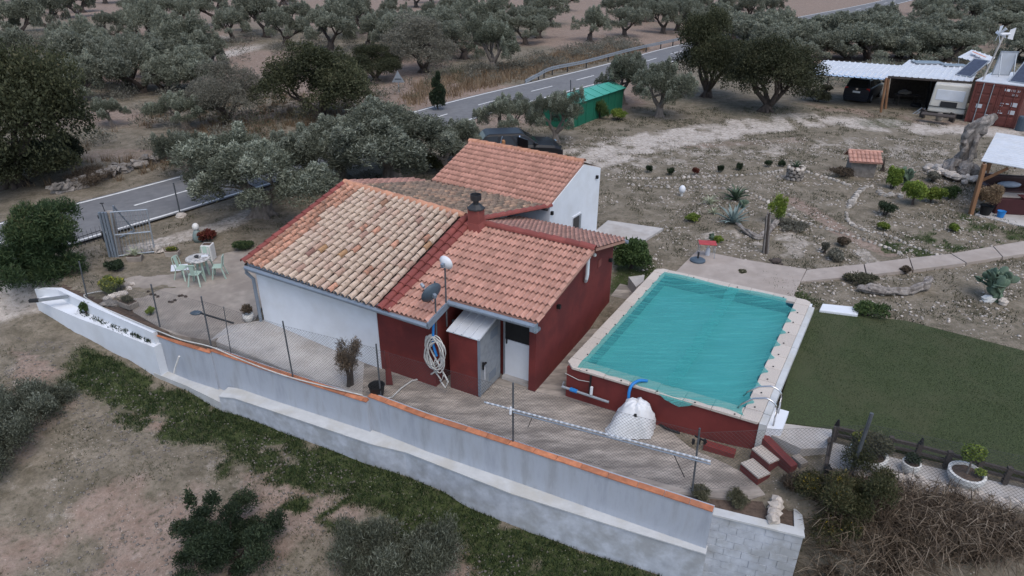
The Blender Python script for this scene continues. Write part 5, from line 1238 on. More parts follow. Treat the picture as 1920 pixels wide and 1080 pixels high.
UC = [(-41.104, 87.139), (-30.902, 79.151), (-38.364, 94.187), (-32.636, 87.748), (-28.808, 83.928), (-24.680, 77.406), (-26.592, 89.269), (-18.913, 73.765), (-19.019, 84.602), (-15.479, 75.932), (-14.299, 82.518), (-11.806, 70.537), (-10.730, 74.261), (-9.544, 78.369), (-7.252, 72.592), (-7.201, 85.415), (-4.860, 69.224), (-4.031, 78.719), (-2.100, 83.335), (-0.281, 91.185), (1.264, 81.249), (2.919, 86.111), (8.670, 83.112), (14.926, 101.601), (18.767, 91.448), (18.926, 105.442), (21.486, 95.701), (13.195, 86.818), (8.277, 119.297), (-16.698, 124.712), (-16.827, 102.496), (-18.809, 89.836), (-24.190, 101.890), (-6.172, 99.918), (-9.380, 103.110), (2.713, 104.106), (4.701, 97.516), (-1.914, 107.427), (-11.607, 96.256)]
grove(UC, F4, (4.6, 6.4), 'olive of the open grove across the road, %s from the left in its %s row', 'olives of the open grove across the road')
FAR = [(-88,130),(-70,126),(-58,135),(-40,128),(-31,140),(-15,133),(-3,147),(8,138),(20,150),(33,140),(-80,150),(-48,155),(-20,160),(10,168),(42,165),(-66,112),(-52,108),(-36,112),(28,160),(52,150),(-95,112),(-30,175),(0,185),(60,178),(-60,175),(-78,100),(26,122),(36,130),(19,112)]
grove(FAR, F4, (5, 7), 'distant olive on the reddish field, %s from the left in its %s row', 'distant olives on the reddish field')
UR = []
q_ = random.Random(77)
for (x0, y0) in [(24.779, 69.548), (27.942, 71.087), (30.102, 69.846), (32.779, 69.996), (34.987, 69.125), (38.165, 70.297), (39.779, 68.417), (42.424, 68.561), (28.416, 77.094), (31.665, 78.109), (34.940, 78.312), (37.549, 77.655), (40.934, 78.684), (43.507, 78.020), (45.811, 76.955), (49.518, 78.390), (40.545, 87.867), (44.735, 89.191), (47.931, 88.375), (51.073, 87.573), (55.398, 88.889), (60.902, 91.388), (57.910, 100.686), (63.360, 102.435), (69.923, 105.719), (72.054, 103.116), (66.547, 118.078), (70.912, 116.729), (79.246, 121.935), (86.921, 125.494), (79.014, 137.520), (87.959, 140.829), (99.129, 147.062), (26.342, 77.779), (30.283, 88.186), (49.893, 70.953), (26.495, 82.107)]:
    UR.append((x0+q_.uniform(-.8, .8), y0+q_.uniform(-.8, .8)))
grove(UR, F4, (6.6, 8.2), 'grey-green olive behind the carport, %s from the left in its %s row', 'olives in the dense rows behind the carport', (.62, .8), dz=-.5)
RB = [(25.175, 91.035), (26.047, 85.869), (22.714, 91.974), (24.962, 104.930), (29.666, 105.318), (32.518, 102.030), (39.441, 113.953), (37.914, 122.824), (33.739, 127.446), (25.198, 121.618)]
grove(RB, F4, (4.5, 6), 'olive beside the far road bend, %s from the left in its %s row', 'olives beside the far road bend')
# ground cover that nobody could count
def tufts(name, pts, blades, h, w, leaf, rng, spread=.05, lean=.5, kind='stuff'):
    pts = np.asarray(pts); n = len(pts); k = n*blades; c = np.repeat(pts, blades, 0)+np.concatenate([rng.normal(size=(k, 2))*spread, np.zeros((k, 1))], 1)
    a = rng.rand(k)*6.28; hh = h*(.5+rng.rand(k)); ww = w*(.6+.8*rng.rand(k)); ln = lean*rng.rand(k)*hh; b = rng.rand(k)*6.28
    dx = np.stack([np.cos(a)*ww*.5, np.sin(a)*ww*.5, np.zeros(k)], 1); tip = np.stack([np.cos(b)*ln, np.sin(b)*ln, hh], 1)
    V = np.stack([c-dx, c+dx, c+tip], 1).reshape(-1, 3); F = np.arange(3*k).reshape(k, 3)
    tn = np.clip(.6*rng.rand(k)+.4*np.repeat(rng.rand(n), blades), 0, 1)
    o = obj_of(name, np_mesh(name, V, F, L[leaf], tn)); o['kind'] = kind; return o
rng = np.random.RandomState(5)
def scatter(n, box, cond):
    x = rng.uniform(box[0], box[1], n); y = rng.uniform(box[2], box[3], n); m = cond(x, y); return x[m], y[m]
def zarr(x, y): return np.array([gzf(a, b) for a, b in zip(x, y)])
def freearea(x, y):
    """open soil: not road, paving, lawn, pool or house"""
    ok = road_d(x, y) > 2.9
    U = x*UX+y*UY; Vv = -x*UY+y*UX
    ok &= ~((U > -15.6) & (U < -6.3) & (Vv > 12.2) & (Vv < 24)); ok &= ~((U > -6.8) & (U < -.4) & (Vv > 12.0) & (Vv < 21.0))
    ok &= ~inpoly(x, y, LAWN)
    return ok
PAT = [(-14.187, 22.937), (-10.710, 25.065), (-8.155, 21.267), (-8.653, 16.575), (-11.804, 18.548)]
def cov(i, th):
    return lambda x, y: (masks(x, y)[i]+.35*(fbm(x*2.3, y*2.3, 61)-.5) > th) & freearea(x, y) & ~inpoly(x, y, PAT)
x, y = scatter(26000, (-15, 7, 8.5, 18.5), lambda x, y: cov(0, .45)(x, y) & (wall_s(x, y) < -.1))
tufts('grass', np.stack([x, y, zarr(x, y)], 1), 7, .085, .022, 'grass', rng, .06, .9)
x, y = scatter(9000, (3, 26, 17, 34), lambda x, y: cov(0, .35)(x, y))
tufts('weeds', np.stack([x, y, zarr(x, y)], 1), 7, .10, .03, 'green', rng, .07, .9)
x, y = scatter(34000, (-18, 28, 17, 48), lambda x, y: freearea(x, y) & ~inpoly(x, y, PAT) & (wall_s(x, y) > .6) & (fbm(x*1.3, y*1.3, 91) > .5) & (masks(x, y)[2] < .5))
tufts('dry_weeds', np.stack([x, y, zarr(x, y)], 1), 6, .075, .028, 'weed', rng, .09, 1.0)
x, y = scatter(11000, (-19, 7, 7.5, 18), lambda x, y: (wall_s(x, y) < -1.2) & (fbm(x*1.1, y*1.1, 95) > .52))
tufts('sparse_weeds', np.stack([x, y, zarr(x, y)], 1), 6, .05, .02, 'weed', rng, .08, 1.2)
x, y = scatter(1500, (-24, -8, 30, 52), lambda x, y: (road_d(x, y) > 3.6) & (x < y*.75-36) & (fbm(x*.5, y*.5, 97) > .46))
tufts('dry_grass', np.stack([x, y, zarr(x, y)], 1), 14, .38, .03, 'straw', rng, .10, .7)
x, y = scatter(2600, (-8, 14, 48, 78), lambda x, y: (road_d(x, y) > 3.4) & (road_d(x, y) < 9) & (x < y*.72-38.5))
tufts('verge_grass', np.stack([x, y, zarr(x, y)], 1), 14, .5, .05, 'straw', rng, .25, .7)
# dry bramble below the planter walk
def bramble():
    P = [(6.460, 10.642), (6.955, 11.105), (7.882, 11.116), (9.236, 10.656), (10.565, 9.970), (11.298, 9.727), (10.237, 9.393), (6.035, 9.581)]
    x, y = scatter(9000, (5.5, 13, 8.2, 12.6), lambda x, y: inpoly(x, y, P)); n = len(x); z = zarr(x, y)
    return x, y, z
x, y, z = bramble(); n = len(x); k = 3
c = np.repeat(np.stack([x, y, z+.05], 1), k, 0); m = len(c); a = rng.rand(m)*6.28; l_ = .12+.35*rng.rand(m)
e = c+np.stack([np.cos(a)*l_, np.sin(a)*l_, (.05+.28*rng.rand(m))*(.4+rng.rand(m))], 1); e2 = e+np.stack([np.cos(a)*l_*.8, np.sin(a)*l_*.8, -.10*rng.rand(m)], 1)
sd_ = np.stack([-np.sin(a), np.cos(a), np.zeros(m)], 1)*.006; up_ = np.array([0, 0, .012])
V = np.stack([c-sd_, c+sd_, e+sd_, e-sd_, e2+sd_*.4, e2-sd_*.4], 1).reshape(-1, 3); i6 = np.arange(m)[:, None]*6
F = np.concatenate([i6+np.array([[0, 1, 2, 3]]), i6+np.array([[3, 2, 4, 5]])])
o = obj_of('dry_bramble', np_mesh('dry_bramble', V, F, L['dry'], np.tile(rng.rand(m), 2))); o['kind'] = 'stuff'
V2, F2, t2 = leafcloud(rng, [(a_, b_, c_+.12, .22, .22, .12) for a_, b_, c_ in zip(x[::40], y[::40], z[::40])], 9000, .07, .02, 'x' and .2, .1)
o = obj_of('bramble_leaves', np_mesh('bramble_leaves', V2, F2, L['dry'], t2)); o['kind'] = 'stuff'
# pebbles on the track and in the garden
def pebbles(name, x, y, r0, r1, m):
    n = len(x); z = zarr(x, y); s = r0+(r1-r0)*rng.rand(n)**3
    base = np.array([(1, 0, 0), (0, 1, 0), (-1, 0, 0), (0, -1, 0), (0, 0, .7), (0, 0, -.7)], float); f = np.array([(0, 1, 4), (1, 2, 4), (2, 3, 4), (3, 0, 4), (1, 0, 5), (2, 1, 5), (3, 2, 5), (0, 3, 5)])
    V = (base[None]*(1+.5*(rng.rand(n, 6, 1)-.5)))*s[:, None, None]*np.array([1, 1, .75])+np.stack([x, y, z+s*.2], 1)[:, None]
    F = (f[None]+np.arange(n)[:, None, None]*6).reshape(-1, 3)
    o = obj_of(name, np_mesh(name, V.reshape(-1, 3), F, m)); o['kind'] = 'stuff'
x, y = scatter(26000, (-18, 7, 7.5, 18.5), lambda x, y: (wall_s(x, y) < -.7) & (fbm(x*.9, y*.9, 71) > .42)); pebbles('gravel', x, y, .010, .05, M['stone_grey'])
x, y = scatter(26000, (3, 26, 17, 40), lambda x, y: freearea(x, y) & (wall_s(x, y) > .3) & (fbm(x*.8, y*.8, 73) > .46)); pebbles('gravel', x, y, .012, .075, M['stone'])
# scrub under the trees of the thicket and along the far verge: one mass that nobody could count
def scrubmass(name, cond, box, n, leaf, r0, r1, hh, per, ln, wd, seed):
    g = np.random.RandomState(seed); x = g.uniform(box[0], box[1], n*6); y = g.uniform(box[2], box[3], n*6); m = cond(x, y); x, y = x[m][:n], y[m][:n]; z = zarr(x, y)
    r = g.uniform(r0, r1, len(x)); V, F, t = leafcloud(g, np.stack([x, y, z+r*hh*.5, r, r, r*hh], 1), len(x)*per, ln, wd, .3, .2)
    o = obj_of(name, np_mesh(name, V, F, L[leaf], t)); o['kind'] = 'stuff'
left = lambda x, y: (road_d(x, y) > 4.2) & (y > x*1.25+52)
scrubmass('undergrowth_scrub', lambda x, y: left(x, y) & (fbm(x*.15, y*.15, 41) > .44), (-62, -6, 34, 84), 330, 'grey', .5, 1.2, .7, 150, .2, .05, 1)
scrubmass('dark_scrub', lambda x, y: left(x, y) & (fbm(x*.15, y*.15, 47) > .46), (-62, -2, 36, 84), 260, 'weed', .5, 1.3, .75, 150, .18, .04, 2)
scrubmass('verge_scrub', lambda x, y: (road_d(x, y) > 4.2) & (road_d(x, y) < 10) & (y > x*1.25+50), (-8, 14, 56, 84), 120, 'grey', .5, 1.1, .7, 140, .2, .05, 3)
scrubmass('garden_scrub', lambda x, y: (y < x*1.1+30) & (y > 54) & (road_d(x, y) > 4), (14, 70, 54, 110), 240, 'olive_far', .6, 1.4, .6, 150, .24, .08, 4)
x, y = scatter(4000, (8, 14.6, 11, 19), lambda x, y: inpoly(x, y, LAWN)); tufts('turf_fibres', np.stack([x, y, np.full(len(x), .662)], 1), 10, .022, .012, 'grass', rng, .16, 1.0)

for i, (p, lb) in enumerate([((8.811, 11.128, 0.100), 'green clump growing in the dry brambles below the planters'), ((7.807, 10.745, -0.300), 'small green clump low in the dry brambles beside the broom bush'), ((10.143, 10.268, 0.000), 'green clump in the dry brambles near the right edge')]):
    bush('bramble_clump', lb, p, .7, .4, 2600, .07, .025, 'weed' if i else 'green', 210+i, stems=6, rad=.15)

lw = smooth_poly([(-13.934, 19.222, 0.000), (-12.687, 18.489, -0.020), (-11.571, 17.909, -0.050), (-10.938, 17.595, -0.080)], 30); lw = np.array(lw)[NR.rand(len(lw)) > .55]
tufts('ledge_weeds', lw, 12, .07, .03, 'mastic', rng, .05, 1.0)


# ------------------------------------------------------------------ vehicles
def car(name, label, loc, rz, Ln, Wd, Ht, paint, prof, seat=False, group=None):
    """side profile stations: (x, z of bonnet/belt line, z of roof or None, half width factor); front at +x"""
    t = thing(name, label, 'car', loc, rz, group); hw = Wd/2
    b = MB(); vs = []; fs = []; n = len(prof)
    for x, zb, w in prof['body']:
        for y, z in ((-.90, .22), (-1, .42), (-1, zb-.12), (-.93, zb), (0, zb+.03), (.93, zb), (1, zb-.12), (1, .42), (.90, .22)): vs.append((x*Ln, y*w*hw, z))
    m = 9; N = len(prof['body'])
    for i in range(N-1):
        for k in range(m-1): a = i*m+k; fs.append((a, a+1, a+m+1, a+m))
        fs.append((i*m+m-1, i*m, i*m+m, i*m+2*m-1))
    fs.append(tuple(range(m))); fs.append(tuple(reversed(range((N-1)*m, N*m))))
    part('body', b.add(vs, fs), paint, t, local=True, smooth=False, bevel=.03)
    # cabin: pillars and roof as paint, glazing set 4 mm proud
    C = prof['cabin']; zb, zr = prof['belt'], Ht; bw, rw_ = hw*.90, hw*.74
    xs = [c*Ln for c in C]   # belt rear, roof rear, roof front, belt front
    P = lambda x, y, z: (x, y, z)
    lo = [(xs[0], -bw, zb-.05), (xs[3], -bw, zb-.05), (xs[3], bw, zb-.05), (xs[0], bw, zb-.05)]; hi = [(xs[1], -rw_, zr-.06), (xs[2], -rw_, zr-.06), (xs[2], rw_, zr-.06), (xs[1], rw_, zr-.06)]
    part('cabin', MB().hexa(lo, hi), paint, t, local=True, bevel=.04)
    part('roof', MB().hexa(hi, [(xs[1]+.15, -rw_+.08, zr), (xs[2]-.15, -rw_+.08, zr), (xs[2]-.15, rw_-.08, zr), (xs[1]+.15, rw_-.08, zr)]), paint, t, local=True, bevel=.03)
    V_ = lambda q: Vector(q)
    def pane(nm, a, c, d, e, mrg, mt=None, off=.008):
        a, c, d, e = map(V_, (a, c, d, e)); cc = (a+c+d+e)/4; nn = (c-a).cross(e-a).normalized()
        if nn.dot(cc-Vector((0, 0, zb))) < 0: nn = -nn
        Q = [p+(cc-p)*mrg+nn*off for p in (a, c, d, e)]
        part(nm, MB().add(Q+[q-nn*.02 for q in Q], [(0, 1, 2, 3), (7, 6, 5, 4)]+[(i, i+4, (i+1) % 4+4, (i+1) % 4) for i in range(4)]), mt or M['glass'], t, local=True)
    pane('windscreen', lo[1], lo[2], hi[2], hi[1], .12); pane('rear_window', lo[0], lo[3], hi[3], hi[0], .14)
    for sgn in (0, 1):
        A, B_, Cc, D = (lo[0], lo[1], hi[1], hi[0]) if sgn == 0 else (lo[3], lo[2], hi[2], hi[3])
        for f0, f1 in ((.06, .32), (.35, .62), (.65, .93)):
            l = lambda p, q, f: Vector(p)+(Vector(q)-Vector(p))*f
            pane('side_window', l(A, B_, f0), l(A, B_, f1), l(D, Cc, f1), l(D, Cc, f0), .10)
    for sx, sy in ((1, 1), (1, -1), (-1, 1), (-1, -1)):
        x = sx*Ln*.305; y = sy*(hw-.10); r = prof.get('wheel', .34)
        w = part('wheel', MB().tube([(x, y-.11, r), (x, y+.11, r)], r, 20), M['rubber'], t, local=True)
        part('rim', MB().tube([(x, y+sy*.09, r), (x, y+sy*.118, r)], r*.66, 12), M['galv'], w, local=True)
    for sy in (1, -1):
        part('mirror', MB().box((xs[3]-.30, sy*(hw+.06), zb+.06), (.12, .2, .14)), paint, t, local=True, bevel=.03)
        part('headlight', MB().box((Ln*.485, sy*hw*.68, zb-.28), (.08, .34, .12)), M['chrome'], t, local=True)
        part('tail_light', MB().box((-Ln*.492, sy*hw*.80, zb-.18), (.07, .20, .34)), M['red_light'], t, local=True)
    part('bumper', MB().box((-Ln*.497, 0, .46), (.10, Wd*.9, .22)), paint, t, local=True, bevel=.03)
    part('plate', MB().box((-Ln*.5-.012, 0, zb-.30), (.02, .50, .12)), M['white_paint'], t, local=True)
    return t
SUVP = dict(body=[(-.5, .92, .90), (-.46, 1.05, .97), (-.3, 1.06, 1), (.1, 1.06, 1), (.22, 1.05, 1), (.40, .98, .98), (.47, .86, .92), (.5, .70, .84)], cabin=[-.47, -.36, .06, .24], belt=1.08, wheel=.38)
VANP = dict(body=[(-.5, .98, .90), (-.47, 1.08, .97), (-.3, 1.08, 1), (.2, 1.06, 1), (.30, 1.02, 1), (.44, .90, .96), (.5, .68, .84)], cabin=[-.49, -.43, .10, .34], belt=1.10, wheel=.33)
sv = car('parked_car', 'black estate car with an open rear door parked behind the rear roof', (*(0.166, 35.047), gzf(*(0.166, 35.047))), math.radians(10), 4.6, 1.9, 1.62, M['car_black'], SUVP)
od = part('rear_door', MB().hexa([(-.1, -.96, .35), (-.06, -.96, .35), (.30, -1.72, .35), (.26, -1.74, .35)], [(-.1, -.92, 1.52), (-.06, -.92, 1.52), (.30, -1.62, 1.52), (.26, -1.64, 1.52)]), M['car_black'], sv, local=True, label='rear door standing open')
part('door_trim', MB().hexa([(-.12, -1.0, .45), (-.10, -1.0, .45), (.25, -1.70, .45), (.23, -1.72, .45)], [(-.12, -.98, 1.05), (-.10, -.98, 1.05), (.25, -1.66, 1.05), (.23, -1.68, 1.05)]), M['tan'], od, local=True)
part('seat', MB().box((-.55, -.80, .82), (.55, .40, .30)).box((-.82, -.78, 1.08), (.16, .40, .55)), M['tan'], sv, local=True, bevel=.05)
for k in range(2): part('door_pillar', MB().beam((-1.0+.95*k, -.90, 1.06), (-.86+.9*k, -.72, 1.52), .06, .03), M['chrome'], sv, local=True)
vn = car('parked_minivan', 'dark blue minivan seen from behind under the open carport', (*(25.729, 51.418), gzf(*(25.729, 51.418))), math.radians(52), 4.4, 1.8, 1.64, M['car_navy'], VANP)
part('badge', MB().tube([(-2.2, 0, 1.0), (-2.23, 0, 1.0)], .075, 14), M['chrome'], vn, local=True)
# ------------------------------------------------------------------ carports, caravan, container
def corrugated(name, c00, c10, c01, c11, nribs, m, parent, th=.03, ribh=.045):
    """sheet roof: c00-c10 front edge, c01-c11 back edge; trapezoid ribs run front to back"""
    A, B_, C_, D = map(Vector, (c00, c10, c01, c11)); vs = []; fs = []; prof = [(0, 0), (.62, 0), (.70, ribh), (.90, ribh), (.985, 0)]
    cols = []
    for k in range(nribs):
        for f, h in prof: cols.append(((k+f)/nribs, h))
    cols.append((1, 0))
    for s, h in cols: vs += [A+(B_-A)*s+Vector((0, 0, h)), C_+(D-C_)*s+Vector((0, 0, h))]
    n = len(cols)
    for i in range(n-1): fs.append((2*i, 2*i+2, 2*i+3, 2*i+1))
    o = part(name, MB().add(vs, fs), m, parent); so = o.modifiers.new('solid', 'SOLIDIFY'); so.thickness = th; so.offset = -1; return o
zc = .62
cp = thing('carport', 'open carport with a pale ribbed sheet roof on thin posts over the minivan', 'carport', (24.581, 50.246, 0.600))
corrugated('roof_sheet', (20.359, 49.224, 2.750), (24.937, 47.183, 2.750), (23.118, 53.162, 3.000), (27.786, 50.982, 3.000), 14, M['sheet_white'], cp)
corrugated('edge_sheet', (20.168, 49.085, 2.700), (24.823, 47.068, 2.700), (21.050, 50.274, 2.800), (25.568, 48.136, 2.800), 14, M['sheet_blue'], cp)
for bx, by, tx, ty in ((1513,181,1521,140), (1549,172,1556,143), (1655,205,1665,145)):
    pass
part('post', MB().tube([(21.787, 51.828, 0.600), (21.810, 51.828, 2.214)], .05, 6), M['wood_dark'], cp)
part('post', MB().tube([(24.202, 54.159, 0.600), (24.204, 54.159, 1.721)], .05, 6), M['wood_dark'], cp)
part('post', MB().tube([(25.650, 47.666, 0.600), (25.337, 47.666, 2.669)], .09, 8), M['wood'], cp)
part('beam', MB().beam((20.343, 49.331, 2.660), (25.019, 47.303, 2.660), .08, .12), M['wood_dark'], cp)
ls = thing('lean_to', 'lean-to shelter with a white ribbed roof joining the carport to the container', 'shelter', (27.767, 46.131, 0.600))
corrugated('roof_sheet', (25.233, 47.623, 2.850), (29.765, 45.693, 2.850), (29.614, 53.446, 3.050), (33.276, 50.724, 3.050), 13, M['sheet_white'], ls)
part('beam', MB().beam((25.252, 47.625, 2.780), (29.796, 45.709, 2.780), .10, .14), M['wood_dark'], ls)
part('post', MB().tube([(24.758, 46.490, 0.600), (24.562, 46.490, 2.902)], .08, 8), M['wood'], ls)
part('back_wall', MB().hexa([(27.796, 51.697, 0.600), (32.937, 49.506, 0.600), (33.347, 50.061, 0.600), (28.071, 52.097, 0.600)], [(27.625, 51.697, 2.323), (32.654, 49.506, 2.445), (33.020, 50.061, 2.351), (27.878, 52.097, 2.258)]), M['wood_dark'], ls)
part('inner_wall', MB().hexa([(28.303, 47.604, 0.600), (28.454, 47.610, 0.600), (30.187, 50.478, 0.600), (30.108, 50.475, 0.600)], [(28.065, 47.604, 2.598), (28.176, 47.610, 2.598), (29.958, 50.478, 2.474), (29.918, 50.475, 2.474)]), M['black'], ls)
# caravan front under the shelter
cl, cr2 = Vector((27.300, 45.606, 0.750)), Vector((29.101, 44.459, 0.750)); cdv = (cr2-cl).normalized(); cnv = Vector((-cdv.y, cdv.x, 0))
cv = thing('caravan', 'old cream caravan with a grey front window parked under the lean-to shelter', 'caravan', (cl+cr2)/2)
cw_ = (cr2-cl).length
def cpt(s, d, z): v = cl+cdv*(s*cw_)+cnv*d; return (v.x, v.y, z)
part('body', MB().hexa([cpt(0, 0, .95), cpt(1, 0, .95), cpt(1, 3.8, .95), cpt(0, 3.8, .95)], [cpt(.03, .22, 2.7), cpt(.97, .22, 2.7), cpt(.97, 3.8, 2.7), cpt(.03, 3.8, 2.7)]), M['cream'], cv, bevel=.08)
part('skirt', MB().hexa([cpt(.02, .08, .62), cpt(.98, .08, .62), cpt(.98, 3.7, .62), cpt(.02, 3.7, .62)], [cpt(.02, .08, .96), cpt(.98, .08, .96), cpt(.98, 3.7, .96), cpt(.02, 3.7, .96)]), M['black'], cv)
part('front_window', MB().hexa([cpt(.12, .08, 1.72), cpt(.88, .08, 1.72), cpt(.88, .13, 1.72), cpt(.12, .13, 1.72)], [cpt(.12, .16, 2.38), cpt(.88, .16, 2.38), cpt(.88, .21, 2.38), cpt(.12, .21, 2.38)]), M['sheet_white'], cv, bevel=.05)
part('grille', MB().hexa([cpt(.3, -.03, 1.36), cpt(.74, -.03, 1.36), cpt(.74, .05, 1.36), cpt(.3, .05, 1.36)], [cpt(.3, .03, 1.66), cpt(.74, .03, 1.66), cpt(.74, .1, 1.66), cpt(.3, .1, 1.66)]), M['black'], cv)
part('trim_strip', MB().hexa([cpt(0, -.01, 1.30), cpt(1, -.01, 1.30), cpt(1, .02, 1.30), cpt(0, .02, 1.30)], [cpt(0, .0, 1.34), cpt(1, .0, 1.34), cpt(1, .04, 1.34), cpt(0, .04, 1.34)]), M['dark_metal'], cv)
tb = thing('work_bench', 'dark wooden bench table standing in front of the caravan', 'bench', (28.191, 44.986, 0.620))
part('bench_top', MB().beam((26.099, 44.087, 1.150), (27.653, 43.110, 1.150), .75, .06), M['wood_dark'], tb)
for p in ((1727,222), (1784,229)): pass
part('leg', MB().box(Vector((26.776, 45.083, 0.620))+Vector((0, 0, .28)), (.10, .6, .56), -.1), M['wood_dark'], tb); part('leg', MB().box(Vector((28.057, 43.951, 0.620))+Vector((0, 0, .28)), (.10, .6, .56), -.1), M['wood_dark'], tb)
solo('boulder', MB().rock(Vector((27.394, 44.363, 0.620))+Vector((0, -.1, .22)), (.22, .2, .32), 4), M['stone_grey'], 'grey upright boulder leaning under the wooden bench', 'stone', smooth=False)
cs = thing('cluttered_table', 'low table piled with tools and cloth in the dark bay beside the minivan', 'table', (27.788, 49.202, 0.620))
part('table_top', MB().box(Vector((27.788, 49.202, 0.620))+Vector((0, 0, .65)), (1.6, .7, .05), -.1), M['wood_dark'], cs)
for sx, sy in ((-.7, -.25), (.7, -.25), (-.7, .25), (.7, .25)): part('leg', MB().box(Vector((27.788, 49.202, 0.620))+Vector((sx, sy, .32)), (.06, .06, .64)), M['wood_dark'], cs)
solo('tarpaulin', MB().rock(Vector((27.701, 49.554, 0.620))+Vector((0, -.1, .80)), (.5, .35, .16), 6, .3), M['stone_grey'], 'crumpled grey tarpaulin lying on the cluttered table', 'tarpaulin')
solo('tyre', MB().lathe([(.20, -.1), (.32, -.09), (.34, 0), (.32, .09), (.20, .1)], Vector((28.151, 48.520, 0.620))+Vector((0, 0, .12)), 16, False), M['rubber'], 'worn black tyre lying beside the cluttered table', 'tyre')
solo('ladder', MB().beam((26.740, 46.161, 0.620), (27.263, 46.161, 1.049), .05, .05).beam((26.875, 46.009, 0.620), (27.396, 46.009, 1.048), .05, .05).beam((26.945, 46.123, 0.843), (27.136, 46.128, 0.808), .04, .04), M['galv'], 'short metal ladder leaning beside the caravan', 'ladder')
# container
k0, k1 = Vector((28.896, 43.982, 0.620)), Vector((30.864, 42.113, 0.620)); kd = (k1-k0).normalized(); kn = Vector((-kd.y, kd.x, 0)); kw = (k1-k0).length; kh = 2.55; kl = 5.4
ct_ = thing('shipping_container', 'rust red shipping container with its closed doors facing the garden', 'container', (k0+k1)/2)
def kp(s, d, z): v = k0+kd*(s*kw)+kn*d; return (v.x, v.y, .62+z)
part('shell', MB().hexa([kp(0, .06, .05), kp(1, .06, .05), kp(1, kl, .05), kp(0, kl, .05)], [kp(0, .06, kh), kp(1, .06, kh), kp(1, kl, kh), kp(0, kl, kh)]), M['container'], ct_)
part('roof', MB().hexa([kp(-.02, -.02, kh), kp(1.02, -.02, kh), kp(1.02, kl, kh), kp(-.02, kl, kh)], [kp(-.02, -.02, kh+.05), kp(1.02, -.02, kh+.05), kp(1.02, kl, kh+.05), kp(-.02, kl, kh+.05)]), M['sheet_white'], ct_)
fr = MB()
for s0, s1 in ((0, .045), (.955, 1)): fr.hexa([kp(s0, -.03, 0), kp(s1, -.03, 0), kp(s1, .06, 0), kp(s0, .06, 0)], [kp(s0, -.03, kh), kp(s1, -.03, kh), kp(s1, .06, kh), kp(s0, .06, kh)])
fr.hexa([kp(.045, -.028, kh-.14), kp(.955, -.028, kh-.14), kp(.955, .06, kh-.14), kp(.045, .06, kh-.14)], [kp(.045, -.028, kh-.002), kp(.955, -.028, kh-.002), kp(.955, .06, kh-.002), kp(.045, .06, kh-.002)])
part('frame', fr, M['container'], ct_)
for d0, d1 in ((.05, .495), (.505, .95)):
    dr = part('door', MB().hexa([kp(d0, .0, .1), kp(d1, .0, .1), kp(d1, .058, .1), kp(d0, .058, .1)], [kp(d0, .0, kh-.15), kp(d1, .0, kh-.15), kp(d1, .058, kh-.15), kp(d0, .058, kh-.15)]), M['container'], ct_)
    for r in range(4):
        za = .2+r*.58; part('door_panel', MB().hexa([kp(d0+.04, -.025, za), kp(d1-.04, -.025, za), kp(d1-.04, 0, za-.03), kp(d0+.04, 0, za-.03)], [kp(d0+.04, -.025, za+.42), kp(d1-.04, -.025, za+.42), kp(d1-.04, 0, za+.45), kp(d0+.04, 0, za+.45)]), M['container'], dr)
    for f in (.28, .72):
        s = d0+(d1-d0)*f; part('lock_rod', MB().tube([kp(s, -.06, .08), kp(s, -.06, kh-.05)], .028, 8), M['galv'] if d0 < .3 else M['container'], dr)
def word(txt, size, p, m, parent, nm='lettering'):
    cu = bpy.data.curves.new(nm, 'FONT'); cu.body = txt; cu.size = size; cu.extrude = .002; o = bpy.data.objects.new('tmp', cu); COL.objects.link(o)
    me = bpy.data.meshes.new_from_object(o.evaluated_get(bpy.context.evaluated_depsgraph_get())); bpy.data.objects.remove(o); me.materials.clear(); me.materials.append(m)
    q = bpy.data.objects.new(nm, me); COL.objects.link(q); q.parent = parent; ORG[q] = ORG[parent]
    mt = Matrix.Identity(4); nn = -kn
    for i in range(3): mt[i][0] = kd[i]; mt[i][1] = (0, 0, 1)[i]; mt[i][2] = nn[i]; mt[i][3] = p[i]-ORG[parent][i]
    q.matrix_basis = mt; return q
part('number_patch', MB().hexa([kp(.60, -.032, 2.18), kp(.70, -.032, 2.18), kp(.70, -.028, 2.18), kp(.60, -.028, 2.18)], [kp(.60, -.032, 2.32), kp(.70, -.032, 2.32), kp(.70, -.028, 2.32), kp(.60, -.028, 2.32)]), M['white_paint'], ct_)
word('115251', .17, kp(.715, -.04, 2.19), M['white_paint'], ct_); word('22G1', .15, kp(.76, -.04, 1.96), M['white_paint'], ct_)
for s, z, w, h in ((.14, 1.0, .12, .24), (.80, 1.32, .12, .24), (.80, .86, .12, .24), (.60, 1.42, .06, .06), (.70, 1.42, .06, .06), (.60, 1.28, .05, .06), (.60, .96, .05, .05), (.60, .84, .09, .06), (.36, .62, .07, .06)):
    part('sticker', MB().hexa([kp(s, -.034, z), kp(s+w, -.034, z), kp(s+w, -.027, z), kp(s, -.027, z)], [kp(s, -.034, z+h), kp(s+w, -.034, z+h), kp(s+w, -.027, z+h), kp(s, -.027, z+h)]), M['sheet_white'], ct_)
zt_ = .62+kh+.05
